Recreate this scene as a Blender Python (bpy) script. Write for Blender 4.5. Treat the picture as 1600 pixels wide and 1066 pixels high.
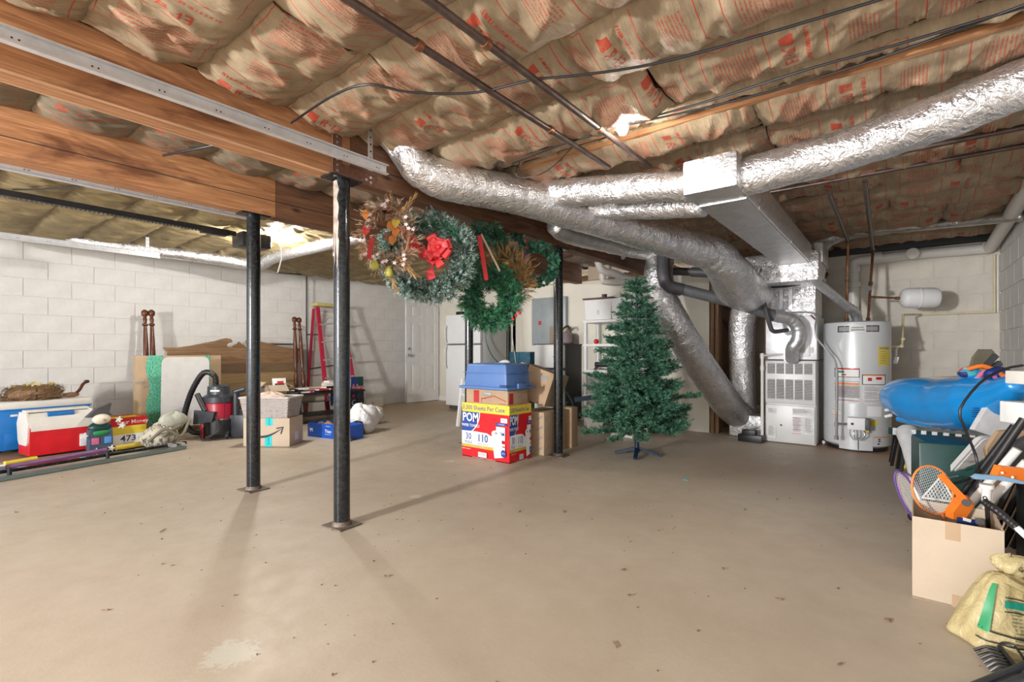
import bpy, bmesh, math, random
import numpy as np
from mathutils import Vector, Matrix

for _o in list(bpy.data.objects): bpy.data.objects.remove(_o)
SC = bpy.context.scene
COL = SC.collection
random.seed(7)
RS = np.random.RandomState(11)
PI = math.pi

# ------------------------------------------------------------------ camera
TH = math.atan2(600, 755)
CS, SN = math.cos(TH), math.sin(TH)
cam_d = bpy.data.cameras.new('camera')
cam = bpy.data.objects.new('camera', cam_d)
COL.objects.link(cam)
cam.location = (0, 0, 1.0)
cam.rotation_euler = (PI/2, 0, TH)
cam_d.sensor_width = 36
cam_d.lens = 755/1600*36
cam_d.shift_y = 17/1600
cam_d.clip_start = 0.02
SC.camera = cam
# ------------------------------------------------------------------ world, exposure, main lights
W = bpy.data.worlds.new('daylight'); SC.world = W
W.use_nodes = True
bgn = W.node_tree.nodes['Background']
bgn.inputs[0].default_value = (0.93, 0.96, 1.0, 1)
bgn.inputs[1].default_value = 1.5
SC.view_settings.view_transform = 'Standard'
SC.view_settings.look = 'None'
SC.view_settings.gamma = 1
SC.view_settings.use_curve_mapping = False
SC.view_settings.exposure = 0.55

def lamp(name, kind, loc, energy, color, size=0.05, rot=None, sx=None, sy=None, label=None):
    d = bpy.data.lights.new(name, kind)
    d.energy = energy; d.color = color
    if kind == 'AREA':
        d.shape = 'RECTANGLE'; d.size = sx; d.size_y = sy
    else:
        d.shadow_soft_size = size
    o = bpy.data.objects.new(name, d); COL.objects.link(o)
    o.location = loc
    if rot: o.rotation_euler = rot
    return o
BULB1 = (-1.116, 2.33, 2.185)
BULB2 = (-5.28, 2.44, 2.17)
lamp('bulb_light', 'POINT', (BULB1[0], BULB1[1], BULB1[2]-0.02), 105, (1, .93, .84), .035)
lamp('bulb_light', 'POINT', (BULB2[0], BULB2[1], BULB2[2]-0.03), 210, (1, .96, .9), .035)
# photographer's flash head on a stand by the garage doors behind the camera
lamp('flash_head', 'AREA', (-2.4, -3.5, 1.5), 270, (1, .985, .96), rot=(math.radians(89), 0, math.radians(-14)), sx=.32, sy=.32)
# added unseen fill lamp, as if daylight came through open garage doors
lamp('door_fill', 'AREA', (-3.4, -4.6, 1.3), 110, (.93, .96, 1), rot=(math.radians(90), 0, 0), sx=7.5, sy=2.2)

# ------------------------------------------------------------------ pixel -> world helpers (1600x1066 frame)
def P(px, py, D):
    t = (px-800)/755
    return Vector((D*(t*CS-SN), D*(t*SN+CS), 1+(550-py)/755*D))
def PZ(px, py, z=0.0):
    return P(px, py, (z-1)*755/(550-py))
def PX(px, py, x):
    t = (px-800)/755
    return P(px, py, x/(t*CS-SN))
def PY(px, py, y):
    t = (px-800)/755
    return P(px, py, y/(t*SN+CS))

# ------------------------------------------------------------------ materials
def nn(nt, typ, **kw):
    n = nt.nodes.new(typ)
    for k, v in kw.items(): setattr(n, k, v)
    return n
def mth(nt, op, a, b=None, c=None, clamp=False):
    n = nt.nodes.new('ShaderNodeMath'); n.operation = op; n.use_clamp = clamp
    for i, v in enumerate((a, b, c)):
        if v is None: continue
        if isinstance(v, (int, float)): n.inputs[i].default_value = v
        else: nt.links.new(v, n.inputs[i])
    return n.outputs[0]
def mixc(nt, fac, a, b):
    n = nt.nodes.new('ShaderNodeMix'); n.data_type = 'RGBA'
    if isinstance(fac, (int, float)): n.inputs[0].default_value = fac
    else: nt.links.new(fac, n.inputs[0])
    for i, v in ((6, a), (7, b)):
        if isinstance(v, tuple): n.inputs[i].default_value = (*v[:3], 1)
        else: nt.links.new(v, n.inputs[i])
    return n.outputs[2]
def ramp(nt, fac, stops):
    n = nt.nodes.new('ShaderNodeValToRGB')
    el = n.color_ramp.elements
    while len(el) < len(stops): el.new(0.5)
    for e, (p, c) in zip(el, stops):
        e.position = p; e.color = (*c, 1) if len(c) == 3 else c
    nt.links.new(fac, n.inputs[0])
    return n.outputs[0]
def noise(nt, vec, scale, detail=4, rough=.55, dist=0):
    n = nt.nodes.new('ShaderNodeTexNoise')
    n.inputs['Scale'].default_value = scale; n.inputs['Detail'].default_value = detail
    n.inputs['Roughness'].default_value = rough; n.inputs['Distortion'].default_value = dist
    nt.links.new(vec, n.inputs['Vector'])
    return n.outputs['Fac']
def mapping(nt, vec, scale=(1, 1, 1), loc=(0, 0, 0), rot=(0, 0, 0)):
    n = nt.nodes.new('ShaderNodeMapping')
    n.inputs['Scale'].default_value = scale; n.inputs['Location'].default_value = loc
    n.inputs['Rotation'].default_value = rot
    nt.links.new(vec, n.inputs['Vector'])
    return n.outputs[0]
def bump(nt, h, strength, dist, normal=None):
    n = nt.nodes.new('ShaderNodeBump')
    n.inputs['Strength'].default_value = strength; n.inputs['Distance'].default_value = dist
    nt.links.new(h, n.inputs['Height'])
    if normal: nt.links.new(normal, n.inputs['Normal'])
    return n.outputs[0]
def newmat(name):
    m = bpy.data.materials.new(name); m.use_nodes = True
    nt = m.node_tree
    return m, nt, nt.nodes['Principled BSDF'], nn(nt, 'ShaderNodeTexCoord')
def mul(c, k): return tuple(min(1, x*k) for x in c)

MATS = {}
def mat(name, c=(.5, .5, .5), rough=.5, metal=0.0, var=.12, scale=12, bmp=.0, bscale=60, spec=.5, coat=0, emit=0, trans=0, c2=None, coord='Object'):
    if name in MATS: return MATS[name]
    m, nt, b, tc = newmat(name)
    v = tc.outputs[coord]
    f = noise(nt, v, scale, 5)
    col = ramp(nt, f, [(.3, mul(c, 1-var)), (.7, c2 if c2 else mul(c, 1+var))])
    nt.links.new(col, b.inputs['Base Color'])
    b.inputs['Roughness'].default_value = rough; b.inputs['Metallic'].default_value = metal
    b.inputs['Specular IOR Level'].default_value = spec
    b.inputs['Coat Weight'].default_value = coat
    if trans: b.inputs['Transmission Weight'].default_value = trans
    if bmp:
        nt.links.new(bump(nt, noise(nt, v, bscale, 4), bmp, .01), b.inputs['Normal'])
    if emit:
        b.inputs['Emission Color'].default_value = (*c, 1); b.inputs['Emission Strength'].default_value = emit
    MATS[name] = m
    return m

def wood_mat(name, c1, c2, axis=1, scale=1.0, rough=.6, stain=None, knots=True):
    m, nt, b, tc = newmat(name)
    s = [14, 14, 14]; s[axis] = 1.0
    v = mapping(nt, tc.outputs['Object'], tuple(x*scale for x in s))
    f = noise(nt, v, 2.2, 6, .6, 1.2)
    col = ramp(nt, f, [(.3, c1), (.5, tuple((a+d)/2 for a, d in zip(c1, c2))), (.68, c2)])
    s2 = [60, 60, 60]; s2[axis] = 1.5
    f2 = noise(nt, mapping(nt, tc.outputs['Object'], tuple(x*scale for x in s2)), 2, 3)
    col = mixc(nt, mth(nt, 'MULTIPLY', ramp(nt, f2, [(.45, (0, 0, 0)), (.62, (1, 1, 1))]), .35), col, mul(c1, .6))
    if stain:
        f3 = noise(nt, mapping(nt, tc.outputs['Object'], (1.6, .9, 3)), 1.7, 5, .6, .6)
        col = mixc(nt, ramp(nt, f3, [(.54, (0, 0, 0)), (.66, (.85, .85, .85))]), col, stain)
    if knots:
        vo = nt.nodes.new('ShaderNodeTexVoronoi'); vo.inputs['Scale'].default_value = 1
        ks = [5, 5, 5]; ks[axis] = 2.0
        nt.links.new(mapping(nt, tc.outputs['Object'], tuple(ks)), vo.inputs['Vector'])
        kf = ramp(nt, vo.outputs['Distance'], [(.03, (1, 1, 1)), (.11, (0, 0, 0))])
        col = mixc(nt, kf, col, mul(c1, .25))
    nt.links.new(col, b.inputs['Base Color'])
    b.inputs['Roughness'].default_value = rough
    nt.links.new(bump(nt, f2, .25, .004), b.inputs['Normal'])
    MATS[name] = m
    return m

def foil_mat(name, tint=(.78, .78, .8), rough=.27, wr=.55):
    m, nt, b, tc = newmat(name)
    v = tc.outputs['Object']
    big = noise(nt, v, 9, 3, .5, 1.5)
    mid = noise(nt, v, 26, 3, .5, 2.5)
    ridge = mth(nt, 'ABSOLUTE', mth(nt, 'SUBTRACT', noise(nt, v, 13, 4, .55, 1.2), .5))
    fine = noise(nt, v, 90, 1, .4)
    h = mth(nt, 'ADD', mth(nt, 'MULTIPLY', ridge, 2.2), mth(nt, 'ADD', mth(nt, 'MULTIPLY', mid, .4), mth(nt, 'MULTIPLY', fine, .08)))
    nt.links.new(bump(nt, h, wr, .03), b.inputs['Normal'])
    col = ramp(nt, big, [(.3, mul(tint, .82)), (.7, tint)])
    nt.links.new(col, b.inputs['Base Color'])
    b.inputs['Metallic'].default_value = .92
    nt.links.new(ramp(nt, mid, [(.3, (rough*.75,)*3), (.7, (rough*1.5,)*3)]), b.inputs['Roughness'])
    MATS[name] = m
    return m

# insulation facing with printed red lettering; UV in metres (u along the batt, v across)
def batt_mat(name, kraft, kraft2, ink, printed=True, scuff=.35):
    m, nt, b, tc = newmat(name)
    uv = tc.outputs['UV']
    sep = nt.nodes.new('ShaderNodeSeparateXYZ'); nt.links.new(uv, sep.inputs[0])
    U, V = sep.outputs[0], sep.outputs[1]
    n1 = noise(nt, uv, 5, 5, .6, .6); n2 = noise(nt, uv, 45, 4, .6)
    col = ramp(nt, n1, [(.28, mul(kraft, .72)), (.5, kraft), (.72, kraft2)])
    col = mixc(nt, mth(nt, 'MULTIPLY', n2, .25), col, mul(kraft, .6))
    hb = noise(nt, mapping(nt, uv, (60, 9, 1)), 1.0, 4, .65, 1.6)
    if printed:
        L = .74
        u = mth(nt, 'FLOORED_MODULO', U, L)
        terms = []
        def rect(u0, u1, v0, v1, extra=None):
            a = mth(nt, 'COMPARE', u, (u0+u1)/2, (u1-u0)/2)
            c = mth(nt, 'COMPARE', V, (v0+v1)/2, (v1-v0)/2)
            r = mth(nt, 'MULTIPLY', a, c)
            if extra is not None: r = mth(nt, 'MULTIPLY', r, extra)
            terms.append(r)
        # rows of small print run across the batt
        rows = mth(nt, 'GREATER_THAN', mth(nt, 'FRACT', mth(nt, 'MULTIPLY', u, 78)), .52)
        words = mth(nt, 'GREATER_THAN', noise(nt, mapping(nt, uv, (78, 160, 1)), 1, 1), .42)
        txt = mth(nt, 'MULTIPLY', rows, words)
        rect(.085, .245, .07, .33, mth(nt, 'MULTIPLY', txt, .75))
        rect(.56, .66, .1, .26, mth(nt, 'MULTIPLY', txt, .75))
        # frames
        for uu in (.045, .285, .49, .70): rect(uu-.0022, uu+.0022, .03, .375)
        rect(.045, .285, .0285, .032); rect(.045, .285, .372, .3765)
        rect(.49, .70, .352, .356)
        # square mark and R-13
        rect(.335, .385, .07, .118)
        hz = .05/7
        def cell(a0, a1, b0, b1, off):
            rect(.335+b0*hz, .335+b1*hz, off+a0*hz*.95, off+a1*hz*.95)
        o = .14
        for q in ((0, 1.4, 0, 7), (0, 4, 5.7, 7), (0, 4, 3, 4.2), (3.2, 4.6, 4, 6), (2.6, 4, 1.5, 3.4), (3.4, 5, 0, 1.8)): cell(*q, o)
        cell(0, 2, 2.9, 4.1, o+.042)
        for q in ((1, 2.4, 0, 7), (0, 1.2, 5.2, 6.2)): cell(*q, o+.06)
        for q in ((0, 4, 5.8, 7), (.8, 4, 3, 4.1), (0, 4, 0, 1.2), (3, 4.5, .8, 6.2)): cell(*q, o+.084)
        # a line of wording under the frame
        rect(.42, .436, .06, .33, mth(nt, 'GREATER_THAN', noise(nt, mapping(nt, uv, (20, 190, 1)), 1, 1), .47))
        s = terms[0]
        for t in terms[1:]: s = mth(nt, 'ADD', s, t)
        s = mth(nt, 'MINIMUM', s, 1.0)
        wear = ramp(nt, noise(nt, uv, 14, 5, .7), [(.30, (.4,)*3), (.45, (1,)*3)])
        col = mixc(nt, mth(nt, 'MULTIPLY', mth(nt, 'MULTIPLY', s, wear), .88), col, ink)
    nt.links.new(col, b.inputs['Base Color'])
    b.inputs['Roughness'].default_value = .62
    b.inputs['Specular IOR Level'].default_value = .35
    rd = mth(nt, 'ABSOLUTE', mth(nt, 'SUBTRACT', noise(nt, mapping(nt, uv, (12, 3, 1)), 1.0, 3, .5, .6), .5))
    nt.links.new(bump(nt, mth(nt, 'SUBTRACT', mth(nt, 'MULTIPLY', hb, .6), mth(nt, 'MULTIPLY', rd, 2.0)), .75, .014), b.inputs['Normal'])
    MATS[name] = m
    return m

def M(n): return MATS[n]

# floor: painted concrete with stains
def floor_mat():
    m, nt, b, tc = newmat('painted_concrete_floor')
    v = tc.outputs['Object']
    n1 = noise(nt, v, .55, 6, .6, .4); n2 = noise(nt, v, 6, 6, .65); n3 = noise(nt, v, 60, 3)
    col = ramp(nt, n1, [(.3, (.40, .33, .25)), (.5, (.47, .40, .315)), (.7, (.53, .465, .375))])
    col = mixc(nt, mth(nt, 'MULTIPLY', ramp(nt, n2, [(.4, (0,)*3), (.7, (1,)*3)]), .3), col, (.36, .295, .215))
    # orange dusty patch along the far left corner and rust by the heater
    sep = nt.nodes.new('ShaderNodeSeparateXYZ'); nt.links.new(v, sep.inputs[0])
    def blob(x, y, r, s=1.0):
        dx = mth(nt, 'MULTIPLY', mth(nt, 'SUBTRACT', sep.outputs[0], x), s)
        dy = mth(nt, 'SUBTRACT', sep.outputs[1], y)
        d = mth(nt, 'SQRT', mth(nt, 'ADD', mth(nt, 'MULTIPLY', dx, dx), mth(nt, 'MULTIPLY', dy, dy)))
        d = mth(nt, 'ADD', d, mth(nt, 'MULTIPLY', mth(nt, 'SUBTRACT', n2, .5), r*1.2))
        return mth(nt, 'SUBTRACT', 1, mth(nt, 'DIVIDE', d, r), clamp=True)
    col = mixc(nt, mth(nt, 'MULTIPLY', blob(-6.6, 6.0, 2.2), .75), col, (.40, .26, .11))
    col = mixc(nt, mth(nt, 'MULTIPLY', blob(-.75, 4.6, 1.0, .7), .6), col, (.27, .18, .11))
    col = mixc(nt, mth(nt, 'MULTIPLY', blob(-.3, 6.1, .75), .9), col, (.33, .15, .07))
    # pale scuffed paint patches
    for (x, y, r) in ((-1.73, .66, .13), (-1.65, .50, .07), (-2.6, 2.2, .06), (-3.2, 3.1, .07)):
        f = ramp(nt, mth(nt, 'ADD', mth(nt, 'MULTIPLY', blob(x, y, r), .7), mth(nt, 'MULTIPLY', n3, .9)), [(.66, (0,)*3), (.78, (1,)*3)])
        col = mixc(nt, mth(nt, 'MULTIPLY', f, .55), col, (.60, .61, .53))
    speck = ramp(nt, noise(nt, v, 35, 2), [(.70, (0,)*3), (.74, (1,)*3)])
    col = mixc(nt, mth(nt, 'MULTIPLY', speck, .35), col, (.5, .45, .38))
    nt.links.new(col, b.inputs['Base Color'])
    nt.links.new(ramp(nt, n2, [(.3, (.40,)*3), (.7, (.62,)*3)]), b.inputs['Roughness'])
    b.inputs['Specular IOR Level'].default_value = .4
    nt.links.new(bump(nt, mth(nt, 'ADD', n2, mth(nt, 'MULTIPLY', n3, .3)), .12, .01), b.inputs['Normal'])
    MATS['floor'] = m
    return m
floor_mat()
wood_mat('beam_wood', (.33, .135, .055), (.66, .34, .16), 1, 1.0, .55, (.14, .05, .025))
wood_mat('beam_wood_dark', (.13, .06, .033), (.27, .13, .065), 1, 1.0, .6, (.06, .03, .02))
wood_mat('joist_wood', (.30, .135, .055), (.56, .30, .14), 0, 1.0, .6, (.22, .09, .035))
wood_mat('ply_edge', (.62, .36, .2), (.78, .5, .3), 1, 1.0, .6, None, False)
wood_mat('stud_wood', (.14, .07, .035), (.33, .19, .1), 2, 1.0, .7, (.05, .025, .015))
wood_mat('head_wood', (.16, .085, .038), (.34, .20, .10), 1, 1.0, .5, None, False)
wood_mat('post_wood', (.075, .022, .01), (.15, .045, .018), 2, 1.0, .25, None, False)
foil_mat('foil', (.84, .84, .86), .30, .42); foil_mat('foil_dull', (.66, .65, .63), .38, .25); foil_mat('foil_smooth', (.7, .7, .71), .36, .10); foil_mat('foil_taut', (.82, .82, .84), .34, .14)
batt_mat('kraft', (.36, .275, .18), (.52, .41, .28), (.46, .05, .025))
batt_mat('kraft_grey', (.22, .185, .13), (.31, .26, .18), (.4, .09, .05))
batt_mat('kraft_plain', (.33, .255, .13), (.48, .365, .18), (.4, .09, .05), printed=False)
mat('block_paint', (.74, .725, .70), .6, var=.05, scale=7, bmp=.35, bscale=90)
mat('plate_rust', (.16, .125, .10), .6, metal=.3, var=.4, scale=50)
mat('twig', (.22, .14, .06), .8); mat('denim', (.06, .09, .14), .8); mat('skin_cloth', (.75, .68, .56), .8)
mat('purple_toy', (.22, .09, .25), .4); mat('bed_steel', (.16, .22, .22), .35, metal=.4); mat('grey_flue', (.17, .18, .19), .45, metal=.4, var=.15)
mat('worn_tan', (.36, .29, .24), .5, var=.4, scale=22)
mat('mortar', (.72, .70, .67), .8, var=.08, bmp=.3)
mat('block_cream', (.66, .61, .53), .6, var=.07, scale=5, bmp=.35, bscale=90)
mat('drywall_cream', (.74, .70, .61), .6, var=.05, scale=3, bmp=.1)
mat('white_paint', (.80, .80, .80), .4, var=.03)
mat('subfloor', (.2, .13, .07), .8, var=.3, scale=6)
mat('sill_dark', (.03, .032, .035), .6)
mat('black_steel', (.006, .008, .012), .16, metal=.0, var=.5, scale=45, bmp=.07, bscale=25, coat=.2, spec=.45, c2=(.022, .027, .03))
mat('grey_steel', (.42, .42, .43), .4, metal=.8, var=.2)
mat('galv', (.62, .63, .65), .38, metal=.75, var=.15, scale=30)
mat('galv_track', (.66, .67, .69), .42, metal=.45, var=.1, scale=20)
mat('white_metal', (.62, .62, .62), .42, metal=.1, var=.05, scale=5)
mat('appliance_white', (.74, .75, .76), .3, var=.02)
mat('black_plastic', (.015, .015, .017), .4, var=.3)
mat('dark_grey', (.07, .07, .075), .5, var=.2)
mat('black_cable', (.012, .012, .014), .45)
mat('copper', (.33, .15, .08), .4, metal=.8, var=.3, scale=40)
mat('dark_pipe', (.13, .095, .085), .4, metal=.6, var=.3, scale=20)
mat('pvc', (.74, .72, .68), .35, var=.04)
mat('cpvc', (.68, .60, .38), .4, var=.08)
mat('rust', (.18, .08, .05), .8, var=.4, scale=50)
mat('cardboard', (.46, .32, .2), .75, var=.07, scale=6, bmp=.08)
mat('cardboard_light', (.54, .44, .33), .75, var=.06, scale=5, bmp=.08)
mat('cardboard_dark', (.30, .185, .105), .75, var=.1, scale=6)
mat('white', (.8, .8, .8), .5, var=.02); mat('off_white', (.7, .68, .63), .5, var=.05)
mat('paper', (.78, .75, .68), .7, var=.04)
mat('black', (.012, .012, .012), .5, var=.2)
mat('red', (.62, .012, .02), .4, var=.08); mat('red_ink', (.5, .03, .03), .6); mat('crimson', (.36, .008, .03), .35)
mat('orange', (.85, .2, .02), .35, var=.06); mat('orange_ink', (.8, .25, .06), .6)
mat('yellow', (.75, .6, .06), .5, var=.06); mat('gold', (.55, .42, .05), .5)
mat('blue_cooler', (.012, .18, .55), .35, var=.08)
mat('blue_tote', (.10, .20, .46), .35, var=.06)
mat('blue_box', (.01, .09, .5), .4); mat('navy', (.012, .03, .16), .45); mat('sky_ink', (.1, .3, .7), .5)
mat('teal_tape', (.0, .55, .58), .35, var=.05)
mat('green', (.02, .26, .08), .5); mat('dark_green', (.006, .05, .045), .4, var=.15)
mat('green_wrap', (.02, .42, .23), .22, var=.45, scale=70, bmp=.8, bscale=60, c2=(.25, .75, .55))
mat('label_grey', (.66, .66, .66), .5); mat('print_grey', (.3, .3, .3), .6)
mat('glass_dark', (.02, .025, .025), .06, spec=.8)
mat('pink', (.6, .15, .3), .5); mat('purple', (.13, .06, .3), .45); mat('turquoise', (.03, .45, .5), .5)
mat('ladder_pink', (.42, .02, .055), .4, var=.08); mat('ladder_yellow', (.50, .43, .14), .5)
mat('fabric_white', (.78, .78, .8), .8, var=.04, bmp=.2)

# ------------------------------------------------------------------ geometry helpers
def rotm(rx=0, ry=0, rz=0):
    return Matrix.Rotation(rz, 4, 'Z') @ Matrix.Rotation(ry, 4, 'Y') @ Matrix.Rotation(rx, 4, 'X')
def smooth_path(pts, step=.03):
    pts = [Vector(p) for p in pts]
    if len(pts) < 3:
        a, b = pts; n = max(1, int((b-a).length/step))
        return [a.lerp(b, i/n) for i in range(n+1)]
    out = []
    ext = [pts[0]*2-pts[1]]+pts+[pts[-1]*2-pts[-2]]
    for i in range(1, len(ext)-2):
        p0, p1, p2, p3 = ext[i-1:i+3]
        n = max(2, int((p2-p1).length/step))
        for k in range(n):
            t = k/n
            out.append(.5*((2*p1)+(p2-p0)*t+(2*p0-5*p1+4*p2-p3)*t*t+(3*p1-p0-3*p2+p3)*t**3))
    out.append(pts[-1])
    return out

class MB:
    def __init__(s): s.v = []; s.f = []
    def add(s, vs, fs):
        o = len(s.v); s.v.extend([tuple(v) for v in vs]); s.f.extend([tuple(i+o for i in f) for f in fs]); return s
    def box(s, c, d, m=None, taper=1.0, r=0):
        hx, hy, hz = d[0]/2, d[1]/2, d[2]/2
        c = Vector(c)
        if r:
            bm = bmesh.new(); bmesh.ops.create_cube(bm, size=1)
            for v in bm.verts: v.co = Vector((v.co.x*d[0], v.co.y*d[1], v.co.z*d[2]))
            bmesh.ops.bevel(bm, geom=list(bm.edges), offset=r, segments=2, affect='EDGES', profile=.6)
            vs = [v.co.copy() for v in bm.verts]; bm.verts.index_update()
            fs = [[v.index for v in f.verts] for f in bm.faces]; bm.free()
            if taper != 1.0:
                for v in vs:
                    k = 1+(taper-1)*(v.z/d[2]+.5); v.x *= k; v.y *= k
            vs = [(m @ v if m else v)+c for v in vs]
            return s.add(vs, fs)
        vs = []
        for z in (-hz, hz):
            k = taper if z > 0 else 1
            for x, y in ((-hx, -hy), (hx, -hy), (hx, hy), (-hx, hy)):
                v = Vector((x*k, y*k, z)); vs.append((m @ v if m else v)+c)
        return s.add(vs, [(0, 3, 2, 1), (4, 5, 6, 7), (0, 1, 5, 4), (1, 2, 6, 5), (2, 3, 7, 6), (3, 0, 4, 7)])
    def bar(s, a, b, w, h, up=(0, 0, 1)):
        a, b = Vector(a), Vector(b); t = (b-a).normalized(); up = Vector(up)
        if abs(t.dot(up)) > .98: up = Vector((0, 1, 0))
        u = t.cross(up).normalized(); n = u.cross(t).normalized()
        vs = []
        for p in (a, b):
            for x, y in ((-1, -1), (1, -1), (1, 1), (-1, 1)): vs.append(p+u*x*w/2+n*y*h/2)
        return s.add(vs, [(0, 3, 2, 1), (4, 5, 6, 7), (0, 1, 5, 4), (1, 2, 6, 5), (2, 3, 7, 6), (3, 0, 4, 7)])
    def tube(s, pts, r, n=12, cap=True, fn=None):
        pts = [Vector(p) for p in pts]; N = len(pts)
        rs = r if hasattr(r, '__len__') else [r]*N
        t0 = (pts[1]-pts[0]).normalized()
        up = Vector((0, 0, 1)) if abs(t0.z) < .9 else Vector((1, 0, 0))
        u = t0.cross(up).normalized(); o = len(s.v)
        for i, p in enumerate(pts):
            t = (pts[min(i+1, N-1)]-pts[max(i-1, 0)])
            if t.length < 1e-9: t = t0
            t.normalize()
            u = (u-t*u.dot(t)); u.normalize(); w = t.cross(u)
            for k in range(n):
                a = 2*PI*k/n
                rr = rs[i]*(fn(i, a) if fn else 1)
                s.v.append(tuple(p+(u*math.cos(a)+w*math.sin(a))*rr))
        for i in range(N-1):
            for k in range(n):
                a, b = o+i*n+k, o+i*n+(k+1) % n
                s.f.append((a, b, b+n, a+n))
        if cap:
            s.f.append(tuple(o+k for k in range(n))[::-1]); s.f.append(tuple(o+(N-1)*n+k for k in range(n)))
        return s
    def cyl(s, a, b, r, n=16, r2=None):
        return s.tube([a, b], [r, r if r2 is None else r2], n)
    def lathe(s, prof, c=(0, 0, 0), n=20, m=None):
        o = len(s.v); c = Vector(c)
        for r, z in prof:
            for k in range(n):
                a = 2*PI*k/n; v = Vector((r*math.cos(a), r*math.sin(a), z))
                s.v.append(tuple((m @ v if m else v)+c))
        for i in range(len(prof)-1):
            for k in range(n):
                a, b = o+i*n+k, o+i*n+(k+1) % n
                s.f.append((a, b, b+n, a+n))
        s.f.append(tuple(o+k for k in range(n))[::-1]); s.f.append(tuple(o+(len(prof)-1)*n+k for k in range(n)))
        return s
    def sph(s, c, r, n=12, m=8, sc=(1, 1, 1), rot=None):
        prof = [(max(1e-4, math.sin(PI*i/m)), -math.cos(PI*i/m)) for i in range(m+1)]
        mm = Matrix.Diagonal((r*sc[0], r*sc[1], r*sc[2], 1))
        if rot: mm = rot @ mm
        return s.lathe(prof, c, n, mm)
    def prism(s, poly, o, u, v, n, d):
        """outline poly (list of 2D) in the frame o,u,v, extruded by d along n"""
        o, u, v, n = Vector(o), Vector(u), Vector(v), Vector(n)
        k = len(poly)
        vs = [o+u*a+v*b for a, b in poly]+[o+u*a+v*b+n*d for a, b in poly]
        fs = [tuple(range(k))[::-1], tuple(range(k, 2*k))]+[(i, (i+1) % k, (i+1) % k+k, i+k) for i in range(k)]
        return s.add(vs, fs)
    def grid(s, X, Y, Z):
        o = len(s.v); a, b = X.shape
        s.v.extend(zip(X.ravel().tolist(), Y.ravel().tolist(), Z.ravel().tolist()))
        for i in range(a-1):
            for j in range(b-1):
                p = o+i*b+j; s.f.append((p, p+1, p+b+1, p+b))
        return s
    def mesh(s, name, m, off=None, sharp=35):
        me = bpy.data.meshes.new(name)
        v = s.v if off is None else [(x-off[0], y-off[1], z-off[2]) for x, y, z in s.v]
        me.from_pydata(v, [], s.f)
        me.materials.append(MATS[m] if isinstance(m, str) else m)
        me.polygons.foreach_set('use_smooth', [True]*len(me.polygons))
        me.validate(); me.update()
        try: me.set_sharp_from_angle(angle=math.radians(sharp))
        except Exception: pass
        return me
    def part(s, name, m, parent, world=True, label=None, stuff=False, sharp=35):
        """a child of parent; coordinates are world ones when world is true"""
        off = None
        if world:
            off = Vector((0, 0, 0)); q = parent
            while q: off += q.location; q = q.parent
        o = bpy.data.objects.new(name, s.mesh(name, m, off, sharp)); COL.objects.link(o); o.parent = parent
        if label: o['label'] = label
        if stuff: o['kind'] = 'stuff'
        return o
    def solo(s, name, m, label, cat, group=None, sharp=35, stuff=False):
        a = np.array(s.v); c = (a.min(0)+a.max(0))/2; c[2] = a[:, 2].min()
        o = bpy.data.objects.new(name, s.mesh(name, m, c, sharp)); COL.objects.link(o); o.location = c
        o['label'] = label; o['category'] = cat
        if group: o['group'] = group
        if stuff: o['kind'] = 'stuff'
        return o
    def struct(s, name, m, sharp=35):
        o = bpy.data.objects.new(name, s.mesh(name, m, None, sharp)); COL.objects.link(o); o['kind'] = 'structure'
        return o

def thing(name, label, cat, loc=(0, 0, 0), rz=0, group=None):
    o = bpy.data.objects.new(name, None); COL.objects.link(o)
    o.location = loc; o.rotation_euler = (0, 0, rz); o.empty_display_size = .05
    o['label'] = label; o['category'] = cat
    if group: o['group'] = group
    return o
def dup(root, loc, rz=None, label=None):
    def cp(o, par):
        c = o.copy(); COL.objects.link(c); c.parent = par
        for ch in list(o.children): cp(ch, c)
        return c
    r = cp(root, None); r.location = loc
    if rz is not None: r.rotation_euler = (0, 0, rz)
    if label: r['label'] = label
    return r

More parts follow.
